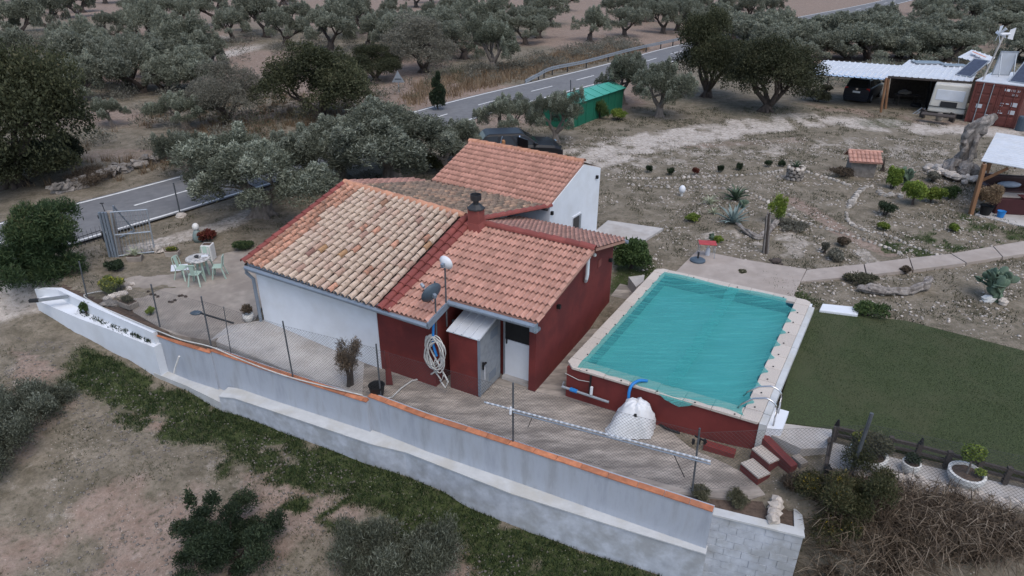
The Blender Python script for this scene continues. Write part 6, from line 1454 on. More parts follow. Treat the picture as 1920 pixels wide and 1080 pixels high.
def panel(owner, c, w, h, tilt, az):
    mt = Matrix.Translation(Vector(c)) @ Matrix.Rotation(az, 4, 'Z') @ Matrix.Rotation(tilt, 4, 'X'); f = lambda b: [setattr(b, 'v', [tuple(mt @ Vector(v)) for v in b.v]), b][1]
    t = part('solar_panel', f(MB().box((0, h/2, .0), (w, h, .04))), M['sheet_white'], owner); part('cells', f(MB().box((0, h/2, .026), (w-.08, h-.08, .012))), M['solar'], t)
    part('frame', f(MB().box((-w/2, h/2, 0), (.05, h+.04, .07)).box((w/2, h/2, 0), (.05, h+.04, .07)).box((0, h, 0), (w, .05, .07)).box((0, 0, 0), (w, .05, .07))), M['galv'], t)
    if tilt > .2:
        Z = Matrix.Rotation(az, 4, 'Z'); e = Matrix.Rotation(tilt, 4, 'X') @ Vector((0, h, 0))
        for s_ in (-1, 1): part('strut', MB().beam(Vector(c)+Z @ Vector((s_*w*.42, e.y*.92, e.z*.92)), Vector(c)+Z @ Vector((s_*w*.42, e.y+.55, .0)), .05, .05), M['galv'], t)
panel(ct_, kp(.22, 3.4, kh+.07), 1.0, 1.5, math.radians(78), _a*.4+math.pi)
panel(ct_, kp(.85, 3.4, kh+.07), 1.0, 1.5, math.radians(78), _a*.4+math.pi)
panel(ls, (30.072, 47.278, 2.950), 1.0, 1.9, math.radians(28), math.radians(-60))
panel(ct_, kp(.75, .9, kh+.07), 1.0, 1.8, math.radians(38), math.radians(-55))
panel(ls, (30.094, 51.411, 3.100), 1.9, 1.0, .02, math.radians(-5))
panel(ls, (31.465, 50.439, 3.080), 1.5, .8, .02, math.radians(-5))
sh = thing('rusty_shelter', 'small slanting shelter of rusty sheet metal behind the container', 'shelter', (44.152, 68.019, 0.600))
corrugated('roof_sheet', (34.818, 56.081, 2.900), (36.022, 54.207, 2.600), (37.023, 58.112, 3.200), (37.678, 55.970, 2.900), 5, M['sheet_white'], sh)
part('rust_patch', MB().hexa([(36.459, 56.968, 3.230), (36.549, 55.289, 3.030), (36.292, 55.006, 3.030), (36.147, 56.658, 3.230)], [(36.362, 56.817, 3.250), (36.455, 55.147, 3.050), (36.199, 54.864, 3.050), (36.052, 56.509, 3.250)]), M['terracotta'], sh)
part('post', MB().tube([(39.721, 63.351, 0.600), (39.440, 63.351, 1.831)], .04, 6), M['galv'], sh); part('post', MB().tube([(41.871, 64.878, 0.600), (41.458, 64.878, 2.224)], .04, 6), M['galv'], sh)
wtb = Vector(kp(.08, .6, kh+.05)); wt = thing('wind_turbine', 'small white wind turbine on a pale pole above the container', 'wind turbine', wtb)
wtt = wtb+Vector((.42, 0, 2.55)); part('pole', MB().tube([wtb, wtt], .055, 8), M['concrete_pale'], wt)
hub = wtt+Vector((0, 0, .15)); part('nacelle', MB().tube([hub+Vector((-.3, 0, 0)), hub+Vector((.35, 0, .02))], [.10, .07], 10), M['white_paint'], wt)
part('tail_fin', MB().hexa([hub+Vector((.3, -.015, -.25)), hub+Vector((.62, -.015, -.32)), hub+Vector((.62, .015, -.32)), hub+Vector((.3, .015, -.25))], [hub+Vector((.3, -.015, .25)), hub+Vector((.62, -.015, .38)), hub+Vector((.62, .015, .38)), hub+Vector((.3, .015, .25))]), M['white_paint'], wt)
for k in range(6):
    a = 2*math.pi*k/6+.2; d = Vector((.25, math.cos(a), math.sin(a))); e = Vector((.5, -math.sin(a), math.cos(a))).normalized()
    p0 = hub+Vector((-.32, 0, 0)); part('blade', MB().hexa([p0+d*.06-e*.04, p0+d*.06+e*.04, p0+d*.06+e*.04+Vector((.02, 0, 0)), p0+d*.06-e*.04+Vector((.02, 0, 0))], [p0+d*.50-e*.09, p0+d*.50+e*.09, p0+d*.50+e*.09+Vector((.02, 0, 0)), p0+d*.50-e*.09+Vector((.02, 0, 0))]), M['white_paint'], wt)
solo('blue_barrel', MB().lathe([(.28, 0), (.3, .1), (.3, .8), (.27, .9)], Vector((31.001, 41.722, 0.620)), 14), M['grey_plastic'], 'dark blue barrel beside the right side of the container', 'barrel')
# ------------------------------------------------------------------ pergola and what stands under it
pg = thing('pergola', 'wooden pergola with a white ribbed sheet roof at the right edge', 'pergola', (19.307, 27.126, 0.650))
pb = Vector((19.307, 27.126, 0.650)); pt = Vector((19.193, 27.126, 2.820)); pt.z = min(pt.z, 3.0)
zp = pt.z
part('post', MB().beam(pb, pt, .15, .15), M['wood'], pg, bevel=.01)
p1 = Vector((18.998, 27.114, 3.000)); dz_ = zp+.12-3.0
PF0, PF1 = Vector((19.631, 28.008, 2.720)), Vector((21.621, 26.094, 2.720)); PB0 = Vector((23.242, 32.759, 2.720)); PB1 = PB0+(PF1-PF0)*1.05
def roof_h():
    A, B_, C_, D = PF0, PF1, PB0, PB1; vs = []; fs = []; n = 18; prof = [(0, 0), (.55, 0), (.68, .03), (.85, .03), (.98, 0)]
    rows = []
    for k in range(n):
        for f, h in prof: rows.append(((k+f)/n, h))
    rows.append((1, 0))
    for s, h in rows: vs += [A+(C_-A)*s+Vector((0, 0, h)), B_+(D-B_)*s+Vector((0, 0, h))]
    for i in range(len(rows)-1): fs.append((2*i, 2*i+1, 2*i+3, 2*i+2))
    return MB().add(vs, fs)
o = part('roof_sheet', roof_h(), M['sheet_white'], pg); o.modifiers.new('solid', 'SOLIDIFY').thickness = .03
fd = (PF1-PF0).normalized(); bd = (PB0-PF0).normalized()
part('beam', MB().beam(PF0+fd*.1+bd*.12-Vector((0, 0, .12)), PF1+bd*.12-Vector((0, 0, .12)), .10, .18), M['wood'], pg)
part('beam', MB().beam(PF0+fd*.12+bd*.2-Vector((0, 0, .12)), PB0+fd*.12-bd*.1-Vector((0, 0, .12)), .10, .18), M['wood'], pg)
ptop = PF0+fd*.14+bd*.16-Vector((0, 0, .2))
pg.children[0].data.clear_geometry(); pg.children[0].data.from_pydata([tuple(Vector(v)-ORG[pg]) for v in MB().beam(pb, ptop, .15, .15).v], [], MB().beam(pb, ptop, .15, .15).f); pg.children[0].data.update()
part('brace', MB().beam(ptop-Vector((0, 0, .75))+(pb-ptop)*0, ptop+fd*.85+Vector((0, 0, .05)), .09, .12), M['wood'], pg)
part('post', MB().beam(PB0+fd*.14-bd*.15-Vector((0, 0, .2)), (PB0+fd*.14-bd*.15)[:2]+(.65,), .15, .15), M['wood'], pg)
for k in (1, 2): part('rafter', MB().beam(PF0+fd*(.12+1.1*k)+bd*.2-Vector((0, 0, .08)), PB0+fd*(.12+1.1*k)-bd*.1-Vector((0, 0, .08)), .08, .12), M['wood'], pg)
sf = thing('sofa', 'dark brown leather sofa with rolled arms under the pergola', 'sofa', (22.073, 29.170, 0.660), math.radians(-10))
part('seat', MB().box((0, 0, .28), (2.1, .85, .42)), M['leather'], sf, local=True, bevel=.06); part('backrest', MB().box((0, .42, .58), (2.2, .28, .75)), M['leather'], sf, local=True, bevel=.08)
for s in (-1, 1): part('armrest', MB().tube([(s*1.05, -.42, .56), (s*1.05, .42, .56)], .16, 12).box((s*1.05, 0, .28), (.24, .85, .5)), M['leather'], sf, local=True)
solo('cushion', MB().rock(Vector((21.952, 29.167, 0.660))+Vector((.15, .1, .62)), (.50, .22, .14), 8, -.1, 12, 7, .04), M['cushion'], 'pale blue grey cushion lying on the leather sofa', 'cushion', smooth=True)
tbx = thing('coffee_table', 'dark red table box with a pale pink top in front of the sofa', 'table', (21.120, 27.397, 0.660), math.radians(-8))
part('box', MB().box((0, 0, .33), (1.5, .6, .66)), M['maroon'], tbx, local=True, bevel=.02); part('table_top', MB().box((-.1, .2, .69), (1.5, .55, .05)), M['concrete_pink'], tbx, local=True)
part('cover', MB().box((.55, -.05, .72), (.75, .55, .05)), M['red_wall'], tbx, local=True, bevel=.02)
pn = thing('potted_shrub', 'bushy dry shrub in a black pot in front of the pergola post', 'potted plant', (19.881, 27.114, 0.660))
part('pot', MB().lathe([(.18, 0), (.25, .38), (.27, .4), (.23, .38), (.2, .3), (0, .3)], (0, 0, 0), 16, False), M['black'], pn, local=True)
V, F, tn = leafcloud(np.random.RandomState(8), [(0, 0, .75, .4, .4, .38), (.15, 0, 1.05, .3, .3, .25), (-.2, .1, .9, .28, .28, .28)], 4200, .10, .03, .5, .3); obj_of('foliage', np_mesh('foliage', V, F, L['straw'], tn), pn)
solo('blue_pot', MB().lathe([(.12, 0), (.16, .26), (.17, .27), (.14, .25), (0, .2)], (20.343, 26.814, 0.660), 16, False), M['blue_plastic'], 'small bright blue pot on the pergola floor', 'pot')
# ------------------------------------------------------------------ green shed, guard rail, sign, posts, road wall
gs = thing('garden_shed', 'long green metal shed with a paler green ridged roof by the road', 'shed', (5.068, 44.192, 0.500))
s0, s1 = Vector((3.374, 41.627, 0.500)), Vector((7.419, 47.237, 0.500)); sdv = (s1-s0).normalized(); snv = Vector((-sdv.y, sdv.x, 0)); sl = (s1-s0).length
def sp_(s, d, z): v = s0+sdv*s+snv*d; return (v.x, v.y, .5+z)
SW, SH = 1.9, 1.45
part('wall', MB().hexa([sp_(0, 0, -.2), sp_(sl, 0, -.2), sp_(sl, SW, -.2), sp_(0, SW, -.2)], [sp_(0, 0, SH), sp_(sl, 0, SH), sp_(sl, SW, SH), sp_(0, SW, SH)]), M['green_metal'], gs)
part('roof', MB().hexa([sp_(-.12, -.12, SH), sp_(sl+.12, -.12, SH), sp_(sl+.12, SW/2, SH+.32), sp_(-.12, SW/2, SH+.32)], [sp_(-.12, -.12, SH+.03), sp_(sl+.12, -.12, SH+.03), sp_(sl+.12, SW/2, SH+.35), sp_(-.12, SW/2, SH+.35)]).hexa([sp_(-.12, SW/2, SH+.32), sp_(sl+.12, SW/2, SH+.32), sp_(sl+.12, SW+.12, SH), sp_(-.12, SW+.12, SH)], [sp_(-.12, SW/2, SH+.35), sp_(sl+.12, SW/2, SH+.35), sp_(sl+.12, SW+.12, SH+.03), sp_(-.12, SW+.12, SH+.03)]), M['green_roof'], gs)
for k in range(1, 7): part('roof_seam', MB().beam(sp_(sl*k/7, -.12, SH+.05), sp_(sl*k/7, SW/2, SH+.37), .06, .03), M['green_roof'], gs)
for k in range(8): part('wall_rib', MB().beam(sp_(.1+(sl-.2)*k/7, -.02, 0), sp_(.1+(sl-.2)*k/7, -.02, SH-.02), .06, .04, (1, 0, 0)), M['green_metal'], gs)
gr = thing('guard_rail', 'steel crash barrier curving along the far side of the road', 'guard rail', (*(3.418, 63.502), .5))
gp = smooth_poly([(0.927, 56.493, 0.750), (2.047, 58.267, 1.000), (3.300, 60.581, 1.150), (6.589, 64.546, 1.150), (11.569, 71.996, 1.150), (15.834, 77.506, 1.150), (18.841, 81.312, 1.150)], 4)
rb_ = MB(); nv_ = len(gp)
for k in range(nv_-1):
    a, c = Vector(gp[k]), Vector(gp[k+1]); rb_.beam(a, c, .04, .12); rb_.beam(a+Vector((0, 0, -.16)), c+Vector((0, 0, -.16)), .04, .12)
part('rail', rb_, M['galv'], gr)
for k in range(0, nv_, 2): p = Vector(gp[k]); part('post', MB().box((p.x, p.y+.1, (p.z+.3)/2), (.1, .12, p.z-.3)), M['dark_metal'], gr)
sg = thing('warning_sign', 'triangular road sign on a short post seen from behind across the road', 'sign', (*(-8.697, 52.806), gzf(*(-8.697, 52.806))))
part('post', MB().tube([(0, 0, -.1), (0, 0, 1.3)], .035, 8), M['galv'], sg, local=True)
part('plate', MB().add([(-.48, -.03, .75), (.48, -.03, .75), (0, -.03, 1.6), (-.48, -.05, .75), (.48, -.05, .75), (0, -.05, 1.6)], [(0, 2, 1), (3, 4, 5), (0, 1, 4, 3), (1, 2, 5, 4), (2, 0, 3, 5)]), M['galv'], sg, local=True)
part('bracket', MB().box((0, -.06, 1.0), (.5, .03, .05)), M['dark_metal'], sg, local=True)
rp_ = thing('road_post', 'thin metal fence post set in a pale stone beside the road', 'post', G((-13.998, 26.970)))
part('post', MB().tube([(-13.998, 26.970, 0.400), (-13.990, 26.970, 1.779)], .03, 8), M['post_metal'], rp_); part('stone_base', MB().rock(G((-13.944, 26.847), .04), (.24, .18, .12), 2), M['stone'], rp_)
solo('verge_post', MB().tube([(4.270, 52.166, 0.500), (4.219, 52.166, 1.587)], .04, 6), M['post_metal'], 'thin post standing on the near verge in front of the green shed', 'post')
ds = thing('dry_stone_wall', 'low dry stone wall along the far side of the road at the left', 'wall', G((-19.213, 31.909)))
q_ = random.Random(4); wp = smooth_poly([(-20.604, 29.665), (-19.992, 30.751), (-19.258, 32.503), (-18.357, 34.534), (-18.168, 35.223)], 18)
for k, (x, y) in enumerate(wp):
    for r in range(3):
        if q_.random() < .25*r: continue
        s = q_.uniform(.10, .24); part('stone', MB().rock((x+q_.uniform(-.25, .25), y+q_.uniform(-.3, .3)-.1*r, gzf(x, y)+.04+.15*r), (s*1.2, s, s*.75), k*7+r, q_.uniform(0, 3), 6, 4, .35), M['stone_grey'], ds)
bush('wall_scrub', 'dry scrub growing over the low stone wall by the road', (-19.995, 31.237), 3.0, .6, 5000, .12, .02, 'dry', 231, lob=14, rad=.1)
# ------------------------------------------------------------------ gate and patio
gp_ = thing('gate_post', 'grey steel gate pillar with side rails and a small camera on top', 'post', (-14.613, 22.723, 0.350))
gt = Vector((-14.561, 22.723, 2.093)); gb = Vector((-14.613, 22.723, 0.350))
for dx in (-.10, .02, .12): part('rail', MB().beam(gb+Vector((dx, .02*dx, 0)), gt+Vector((dx, 0, 0)), .07, .07), M['grey_metal'], gp_)
part('pillar', MB().hexa([gb+Vector((-.02, .08, 0)), gb+Vector((.22, .08, 0)), gb+Vector((.22, .32, 0)), gb+Vector((-.02, .32, 0))], [gt+Vector((.0, .08, -.05)), gt+Vector((.22, .08, -.05)), gt+Vector((.22, .32, -.05)), gt+Vector((.0, .32, -.05))]), M['concrete'], gp_)
part('antenna', MB().tube([gt+Vector((.05, .1, 0)), gt+Vector((.02, .1, .28))], .015, 6).box(gt+Vector((.02, .1, .3)), (.12, .05, .03)), M['dark_metal'], gp_)
part('letter_box', MB().box(gt*.45+gb*.55+Vector((-.2, .1, 0)), (.06, .12, .4)), M['black'], gp_); part('camera', MB().box(gt+Vector((-.18, .1, -.2)), (.1, .1, .12)), M['black'], gp_)
gl = thing('metal_gate', 'open grey metal gate leaf with thin bars and wire beside the pillar', 'gate', (-13.291, 23.164, 0.380))
ga, gb2 = Vector((-14.420, 22.727, 0.350)), Vector((-13.226, 23.068, 0.380)); gta, gtb = Vector((-14.261, 22.727, 2.094)), Vector((-13.143, 23.068, 2.077))
for a, c in ((ga, gta), (gb2, gtb), (gta, gtb), (ga+Vector((0, 0, .05)), gb2+Vector((0, 0, .05))), (ga*.5+gta*.5, gb2*.5+gtb*.5)): part('frame_bar', MB().tube([a, c], .028, 8), M['galv'], gl)
for k in range(1, 11):
    f = k/11; part('bar', MB().tube([ga+(gb2-ga)*f, gta+(gtb-gta)*f], .008, 5), M['galv'], gl)
for k in range(1, 9):
    f = k/9; part('wire', MB().tube([ga+(gta-ga)*f, gb2+(gtb-gb2)*f], .004, 4), M['wire'], gl)
for a, c in (((-15.302, 24.445, 0.380), (-15.170, 24.445, 1.695)), ((-15.170, 24.445, 1.695), (-15.063, 25.216, 0.380)), ((-15.302, 24.445, 0.380), (-15.063, 25.216, 0.380))): part('stay', MB().tube([a, c], .03, 8), M['grey_metal'], gl)
rl_ = thing('spiked_railing', 'low dark spiked railing between the oleander and the gate pillar', 'railing', (-16.134, 23.781, 0.300))
ra, rb2 = Vector((-16.421, 23.574, 0.300)), Vector((-15.904, 24.408, 0.300))
part('bar', MB().tube([ra+Vector((0, 0, .1)), rb2+Vector((0, 0, .1))], .015, 6), M['dark_metal'], rl_); part('bar', MB().tube([ra+Vector((0, 0, .4)), rb2+Vector((0, 0, .4))], .015, 6), M['dark_metal'], rl_)
for k in range(7): p = ra+(rb2-ra)*k/6; part('spike', MB().tube([p, p+Vector((0, 0, .6))], [.012, .004], 5), M['dark_metal'], rl_)
def chair(base, rz, label):
    t = thing('garden_chair', label, 'chair', base, rz, 'pale green metal chairs round the patio table')
    t.scale = (.88, .88, .92)
    part('seat', MB().box((0, 0, .45), (.40, .38, .03)), M['chair_green'], t, local=True, bevel=.012)
    for sx in (-1, 1):
        for sy in (-1, 1):
            part('leg', MB().beam((sx*.23, sy*.23+(.04 if sy > 0 else 0), 0), (sx*.16, sy*.15, .45), .05, .03), M['chair_green'], t, local=True)
        part('back_post', MB().tube([(sx*.17, .17, .45), (sx*.18, .22, .7), (sx*.15, .25, .86)], .014, 6), M['chair_green'], t, local=True)
    part('backrest', MB().hexa([(-.07, .175, .47), (.07, .175, .47), (.07, .185, .47), (-.07, .185, .47)], [(-.09, .245, .87), (.09, .245, .87), (.09, .255, .87), (-.09, .255, .87)]), M['chair_green'], t, local=True)
    part('top_rail', MB().tube([(-.15, .25, .86), (0, .262, .88), (.15, .25, .86)], .018, 6), M['chair_green'], t, local=True); return t
tc = Vector((-10.747, 21.216, 0.300))
pt_ = thing('patio_table', 'round patio table with a grey and white mosaic top', 'table', tc)
mm_, t_, b_ = nodes('mosaic'); vo = t_.nodes.new('ShaderNodeTexVoronoi'); vo.inputs['Scale'].default_value = 12; g_ = t_.nodes.new('ShaderNodeNewGeometry'); t_.links.new(g_.outputs['Position'], vo.inputs['Vector'])
sp2 = t_.nodes.new('ShaderNodeSeparateColor'); t_.links.new(vo.outputs['Color'], sp2.inputs[0]); t_.links.new(_mix(t_, sp2.outputs[0], (.16, .15, .14), (.56, .54, .50)), b_.inputs['Base Color']); b_.inputs['Roughness'].default_value = .5
part('table_top', MB().lathe([(.0, .70), (.40, .70), (.41, .72), (.40, .745), (.0, .745)], (0, 0, 0), 28, False), mm_, pt_, local=True)
for k in range(4): a = math.pi/4+math.pi/2*k; part('leg', MB().beam((.27*math.cos(a), .27*math.sin(a), 0), (.21*math.cos(a), .21*math.sin(a), .70), .06, .03), M['chair_green'], pt_, local=True)
chair(tc+Vector((.05, -.52, 0)), math.pi, 'pale green chair with its back to the camera, nearest the ramp')
chair(tc+Vector((-.58, -.08, 0)), math.radians(75), 'pale green chair on the driveway side of the patio table')
chair(tc+Vector((.60, .05, 0)), math.radians(-80), 'pale green chair on the house side of the patio table')
chair(tc+Vector((-.10, .58, 0)), 0.0, 'pale green chair half hidden behind the patio table')
solo('ash_tray', MB().lathe([(.05, 0), (.08, .06), (.07, .07), (0, .03)], tc+Vector((-.05, .02, .745)), 12, False), M['dark_metal'], 'little dark bowl on the mosaic table top', 'bowl')
solo('paper_napkins', MB().box(tc+Vector((.2, .1, .765)), (.22, .10, .04), .4), M['white_paint'], 'white napkins lying on the mosaic table top', 'napkins')
solo('white_sheet', MB().prism([(-12.244, 22.166), (-11.694, 22.268), (-11.448, 21.782), (-12.026, 21.639)], .305, .318), M['white_paint'], 'flat white board lying on the patio beside the chairs', 'board')
pbx = thing('planter_box', 'pale square stool with a dark tray behind the patio table', 'stool', (-11.068, 22.719, 0.300))
part('body', MB().box((0, 0, .3), (.36, .36, .6)), M['pot_white'], pbx, local=True, bevel=.015); part('tray', MB().box((0, 0, .605), (.28, .22, .02)), M['soil'], pbx, local=True)
def trough(base, rz, sz, label, leaf, seed, h, n=900, ln=.2):
    t = thing('stone_planter', label, 'planter', base, rz)
    part('trough', MB().hexa([(-sz[0]/2*.9, -sz[1]/2*.9, 0), (sz[0]/2*.9, -sz[1]/2*.9, 0), (sz[0]/2*.9, sz[1]/2*.9, 0), (-sz[0]/2*.9, sz[1]/2*.9, 0)], [(-sz[0]/2, -sz[1]/2, sz[2]), (sz[0]/2, -sz[1]/2, sz[2]), (sz[0]/2, sz[1]/2, sz[2]), (-sz[0]/2, sz[1]/2, sz[2])]), M['concrete'], t, local=True, bevel=.015)
    part('earth', MB().box((0, 0, sz[2]+.004), (sz[0]*.86, sz[1]*.86, .02)), M['soil'], t, local=True)
    if leaf:
        V, F, tn = leafcloud(np.random.RandomState(seed), [(0, 0, sz[2]+h*.4, sz[0]*.42, sz[1]*.42, h*.5)], n, ln, .03, .6, .2); obj_of('foliage', np_mesh('foliage', V, F, L[leaf], tn), t)
    return t
tr = trough((-13.665, 22.478, 0.300), .2, (.5, .34, .24), 'square stone trough holding a spiky variegated agave', None, 1, .3)
trough((-12.529, 22.972, 0.300), .1, (.5, .30, .22), 'stone trough with yellow-green succulents at the patio edge', 'yellow', 3, .16, 700, .06)
trough((-12.196, 19.063, 0.300), -.5, (.62, .34, .2), 'low stone trough just inside the fence, half planted', 'weed', 4, .2, 400, .08)
def agave(name, label, base, n, ln, wd, m, seed, droop=.35, hub_=.0, group=None, parent=None):
    q = random.Random(seed); b = MB(); t = parent or thing(name, label, 'plant', (base[0], base[1], base[2]), 0, group)
    for k in range(n):
        a = k*2.399; el = math.radians(82-66*(k/n)+q.uniform(-6, 6)); l = ln*q.uniform(.8, 1.1); w = wd*q.uniform(.85, 1.1); side = Vector((-math.sin(a), math.cos(a), 0)); pts = []
        for j in range(5):
            f = j/4; e = el-droop*f*f; r_ = l*f; pts.append(Vector((math.cos(a)*math.cos(e)*r_, math.sin(a)*math.cos(e)*r_, math.sin(e)*r_+hub_)))
        ws = [w*.7, w, w*.9, w*.55, .003]; vs = []; up = Vector((0, 0, 1))
        for p, ww in zip(pts, ws): vs += [p-side*ww/2+up*ww*.18, p, p+side*ww/2+up*ww*.18, p-up*.015-up*ww*.08]
        fs = []
        for j in range(4):
            o_ = 4*j; fs += [(o_, o_+1, o_+5, o_+4), (o_+1, o_+2, o_+6, o_+5), (o_+2, o_+3, o_+7, o_+6), (o_+3, o_, o_+4, o_+7)]
        b.add(vs, fs)
    part('leaves', b, m, t, local=True, kind='stuff'); return t
agave('agave', '', None, 14, .36, .07, M['agave_pale'], 2, .3, .24, parent=tr)
solo('pale_boulder', MB().rock(G((-13.156, 23.163), .12), (.20, .18, .2), 5), M['stone'], 'rounded pale boulder at the foot of the open gate leaf', 'stone')
fg = thing('garden_figurine', 'small white and blue stone figurine by the reddish shrub', 'figurine', G((-12.137, 24.304)))
part('body', MB().lathe([(.16, 0), (.19, .15), (.17, .3), (.12, .42), (.06, .5)], (0, 0, 0), 12), M['agave_blue'], fg, local=True, smooth=True); part('head', MB().rock((0, 0, .6), (.13, .12, .15), 3, 0, 10, 7, .05), M['pot_white'], fg, local=True, smooth=True)
rk = thing('rock_edging', 'row of rocks edging the planting bed behind the left fence', 'rocks', (-12.837, 19.411, 0.300))
for i, (p, s) in enumerate((((-13.135, 19.533, 0.330), .13), ((-13.059, 19.684, 0.330), .13), ((-12.961, 19.798, 0.330), .13), ((-12.792, 19.877, 0.330), .15), ((-12.811, 20.263, 0.330), .10), ((-12.862, 20.579, 0.330), .09), ((-12.946, 19.228, 0.300), .2), ((-12.764, 19.196, 0.280), .17))):
    part('rock', MB().rock(p, (s*1.2, s, s*.75), 60+i), M['stone'] if i < 6 else M['stone_grey'], rk)
sp3 = thing('shell_pot', 'white pot of brown dry plant at the corner of the white house wall', 'potted plant', (-8.088, 18.245, 0.300))
part('pot', MB().lathe([(.10, 0), (.17, .14), (.16, .24), (.13, .24), (0, .2)], (0, 0, 0), 14, False), M['pot_white'], sp3, local=True); V, F, tn = leafcloud(np.random.RandomState(18), [(0, 0, .38, .16, .16, .18)], 500, .12, .03, .8, .1); obj_of('foliage', np_mesh('foliage', V, F, L['dry'], tn), sp3)
ch = thing('rope_of_cones', 'dark string of pine cones draped on the patio inside the fence', 'garland', (-11.091, 19.554, 0.300))
for i, p in enumerate([(-12.059, 20.064, 0.320), (-11.881, 19.876, 0.320), (-11.741, 19.841, 0.320), (-11.585, 19.730, 0.320), (-11.039, 19.371, 0.320), (-10.953, 19.372, 0.320), (-10.916, 19.483, 0.320), (-10.909, 19.781, 0.320), (-10.838, 19.820, 0.320), (-10.685, 19.747, 0.320)]): part('cone', MB().rock(p, (.06, .05, .05), i, 0, 6, 4), M['bark_dark'], ch)
# ------------------------------------------------------------------ cactus garden
agave('agave', 'dark green agave with stiff leaves behind the blue one', G((9.925, 28.941), 0), 26, .80, .12, M['agave_green'], 11, .25)
agave('agave', 'large blue-grey agave in front of the dark green one', G((8.961, 25.966), 0), 26, .85, .12, M['agave_blue'], 12, .15)
agave('agave', 'pale striped agave left of the dark green one', G((8.643, 28.383), 0), 20, .5, .06, M['agave_pale'], 13, .3)
agave('agave', 'small grey agave below the pale striped one', G((8.467, 27.072), 0), 16, .38, .05, M['agave_pale'], 14, .3)
cl_ = thing('plant_column', 'round column of rough stones with a pale rim holding an agave', 'planter', G((13.663, 32.024)))
q_ = random.Random(14)
for r in range(4):
    for k in range(9):
        a = 2*math.pi*(k+.5*(r % 2))/9; part('stone', MB().rock((.34*math.cos(a), .34*math.sin(a), .08+.17*r), (.12, .09, .10), r*9+k, a+1.57, 6, 4), M['stone_grey'] if r < 3 else M['stone'], cl_, local=True)
part('earth', MB().lathe([(.3, 0), (.3, .62), (0, .62)], (0, 0, 0), 12), M['soil'], cl_, local=True)
agave('agave', 'small green agave growing on top of the stone column', G((13.663, 32.024), .62), 20, .42, .06, M['agave_green'], 15, .2)
# prickly pears, each pad a mesh of its own
PAD = {}
def pad_mesh():
    b = MB(); n = 12; vs = []; prof = [(-1, .0), (-.94, .35), (-.7, .75), (-.2, .98), (.3, 1.0), (.7, .72), (.93, .35), (1, 0)]
    for i, (z, r) in enumerate(prof):
        for k in range(n): a = 2*math.pi*k/n; vs.append((.5*r*math.cos(a)*.78, .10*r*math.sin(a), (z+1)*.5))
    fs = [(i*n+k, i*n+(k+1) % n, (i+1)*n+(k+1) % n, (i+1)*n+k) for i in range(len(prof)-1) for k in range(n)]
    return mesh_from('pad', b.add(vs, fs), M['pad'], smooth=True)
PADM = pad_mesh()
def prickly(label, base, levels, s0, seed, w):
    q = random.Random(seed); t = thing('prickly_pear', label, 'cactus', base)
    def grow(p, d, s, lev):
        rz = q.uniform(0, 3.14); zax = d.normalized(); x = Vector((math.cos(rz), math.sin(rz), 0)); x = (x-zax*x.dot(zax)).normalized(); y = zax.cross(x)
        m = Matrix(((x.x*s, y.x*s, zax.x*s, p.x), (x.y*s, y.y*s, zax.y*s, p.y), (x.z*s, y.z*s, zax.z*s, p.z), (0, 0, 0, 1))); inst('pad', PADM, t, m)
        if lev == 0: return
        for k in range(q.choice([2, 3, 3])):
            e = p+zax*s*q.uniform(.75, .95)+x*s*q.uniform(-.3, .3); nd = zax*.6+x*q.uniform(-.9, .9)+Vector((q.uniform(-w, w), q.uniform(-w, w), .35)); grow(e, nd, s*q.uniform(.8, .98), lev-1)
    for k in range(3): grow(Vector((q.uniform(-.15, .15), q.uniform(-.15, .15), -.05)), Vector((q.uniform(-.6, .6), q.uniform(-.6, .6), 1)), s0, levels)
    return t
prickly('big prickly pear cactus with many pads near the right edge above the lawn', G((15.481, 19.301)), 3, .42, 5, .9)
prickly('prickly pear with a tall upright pad behind the citrus shrubs', G((18.919, 31.233)), 2, .40, 8, .7)
prickly('little prickly pear lying low beside the blue agave', G((10.010, 27.723)), 1, .26, 3, .8)
prickly('small flat prickly pear beside the red table', G((7.769, 24.381)), 1, .2, 4, .9)
solo('white_rock', MB().rock(G((15.313, 19.443), .08), (.22, .15, .15), 8), M['pot_white'], 'white rock at the left foot of the big prickly pear', 'stone'); solo('tan_rock', MB().rock(G((15.659, 19.232), .08), (.14, .14, .16), 9), M['stone'], 'tan rock at the right foot of the big prickly pear', 'stone')
ps = thing('cactus_post', 'ribbed dark grey dead cactus trunk standing upright in the garden', 'post', G((9.434, 23.254)))
pb_ = Vector((9.398, 23.204, 0.600)); pt2 = Vector((9.239, 23.204, 2.050)); vs = MB()
for k in range(7): a = 2*math.pi*k/7; o_ = Vector((.075*math.cos(a), .075*math.sin(a), 0)); part('rib', MB().tube([pb_+o_*1.2-Vector((0, 0, .1)), (pb_+pt2)/2+o_, pt2+o_*.9+Vector((0, 0, R.uniform(-.1, .1)))], [.035, .03, .025], 6), M['bark_dark'] if k % 2 else M['old_wood'], ps)
bush('sapling', 'young olive sapling growing just behind the upright cactus trunk', (10.686, 26.074), .8, 1.25, 2600, .11, .03, 'lime', 171, cat='tree', up=.6)
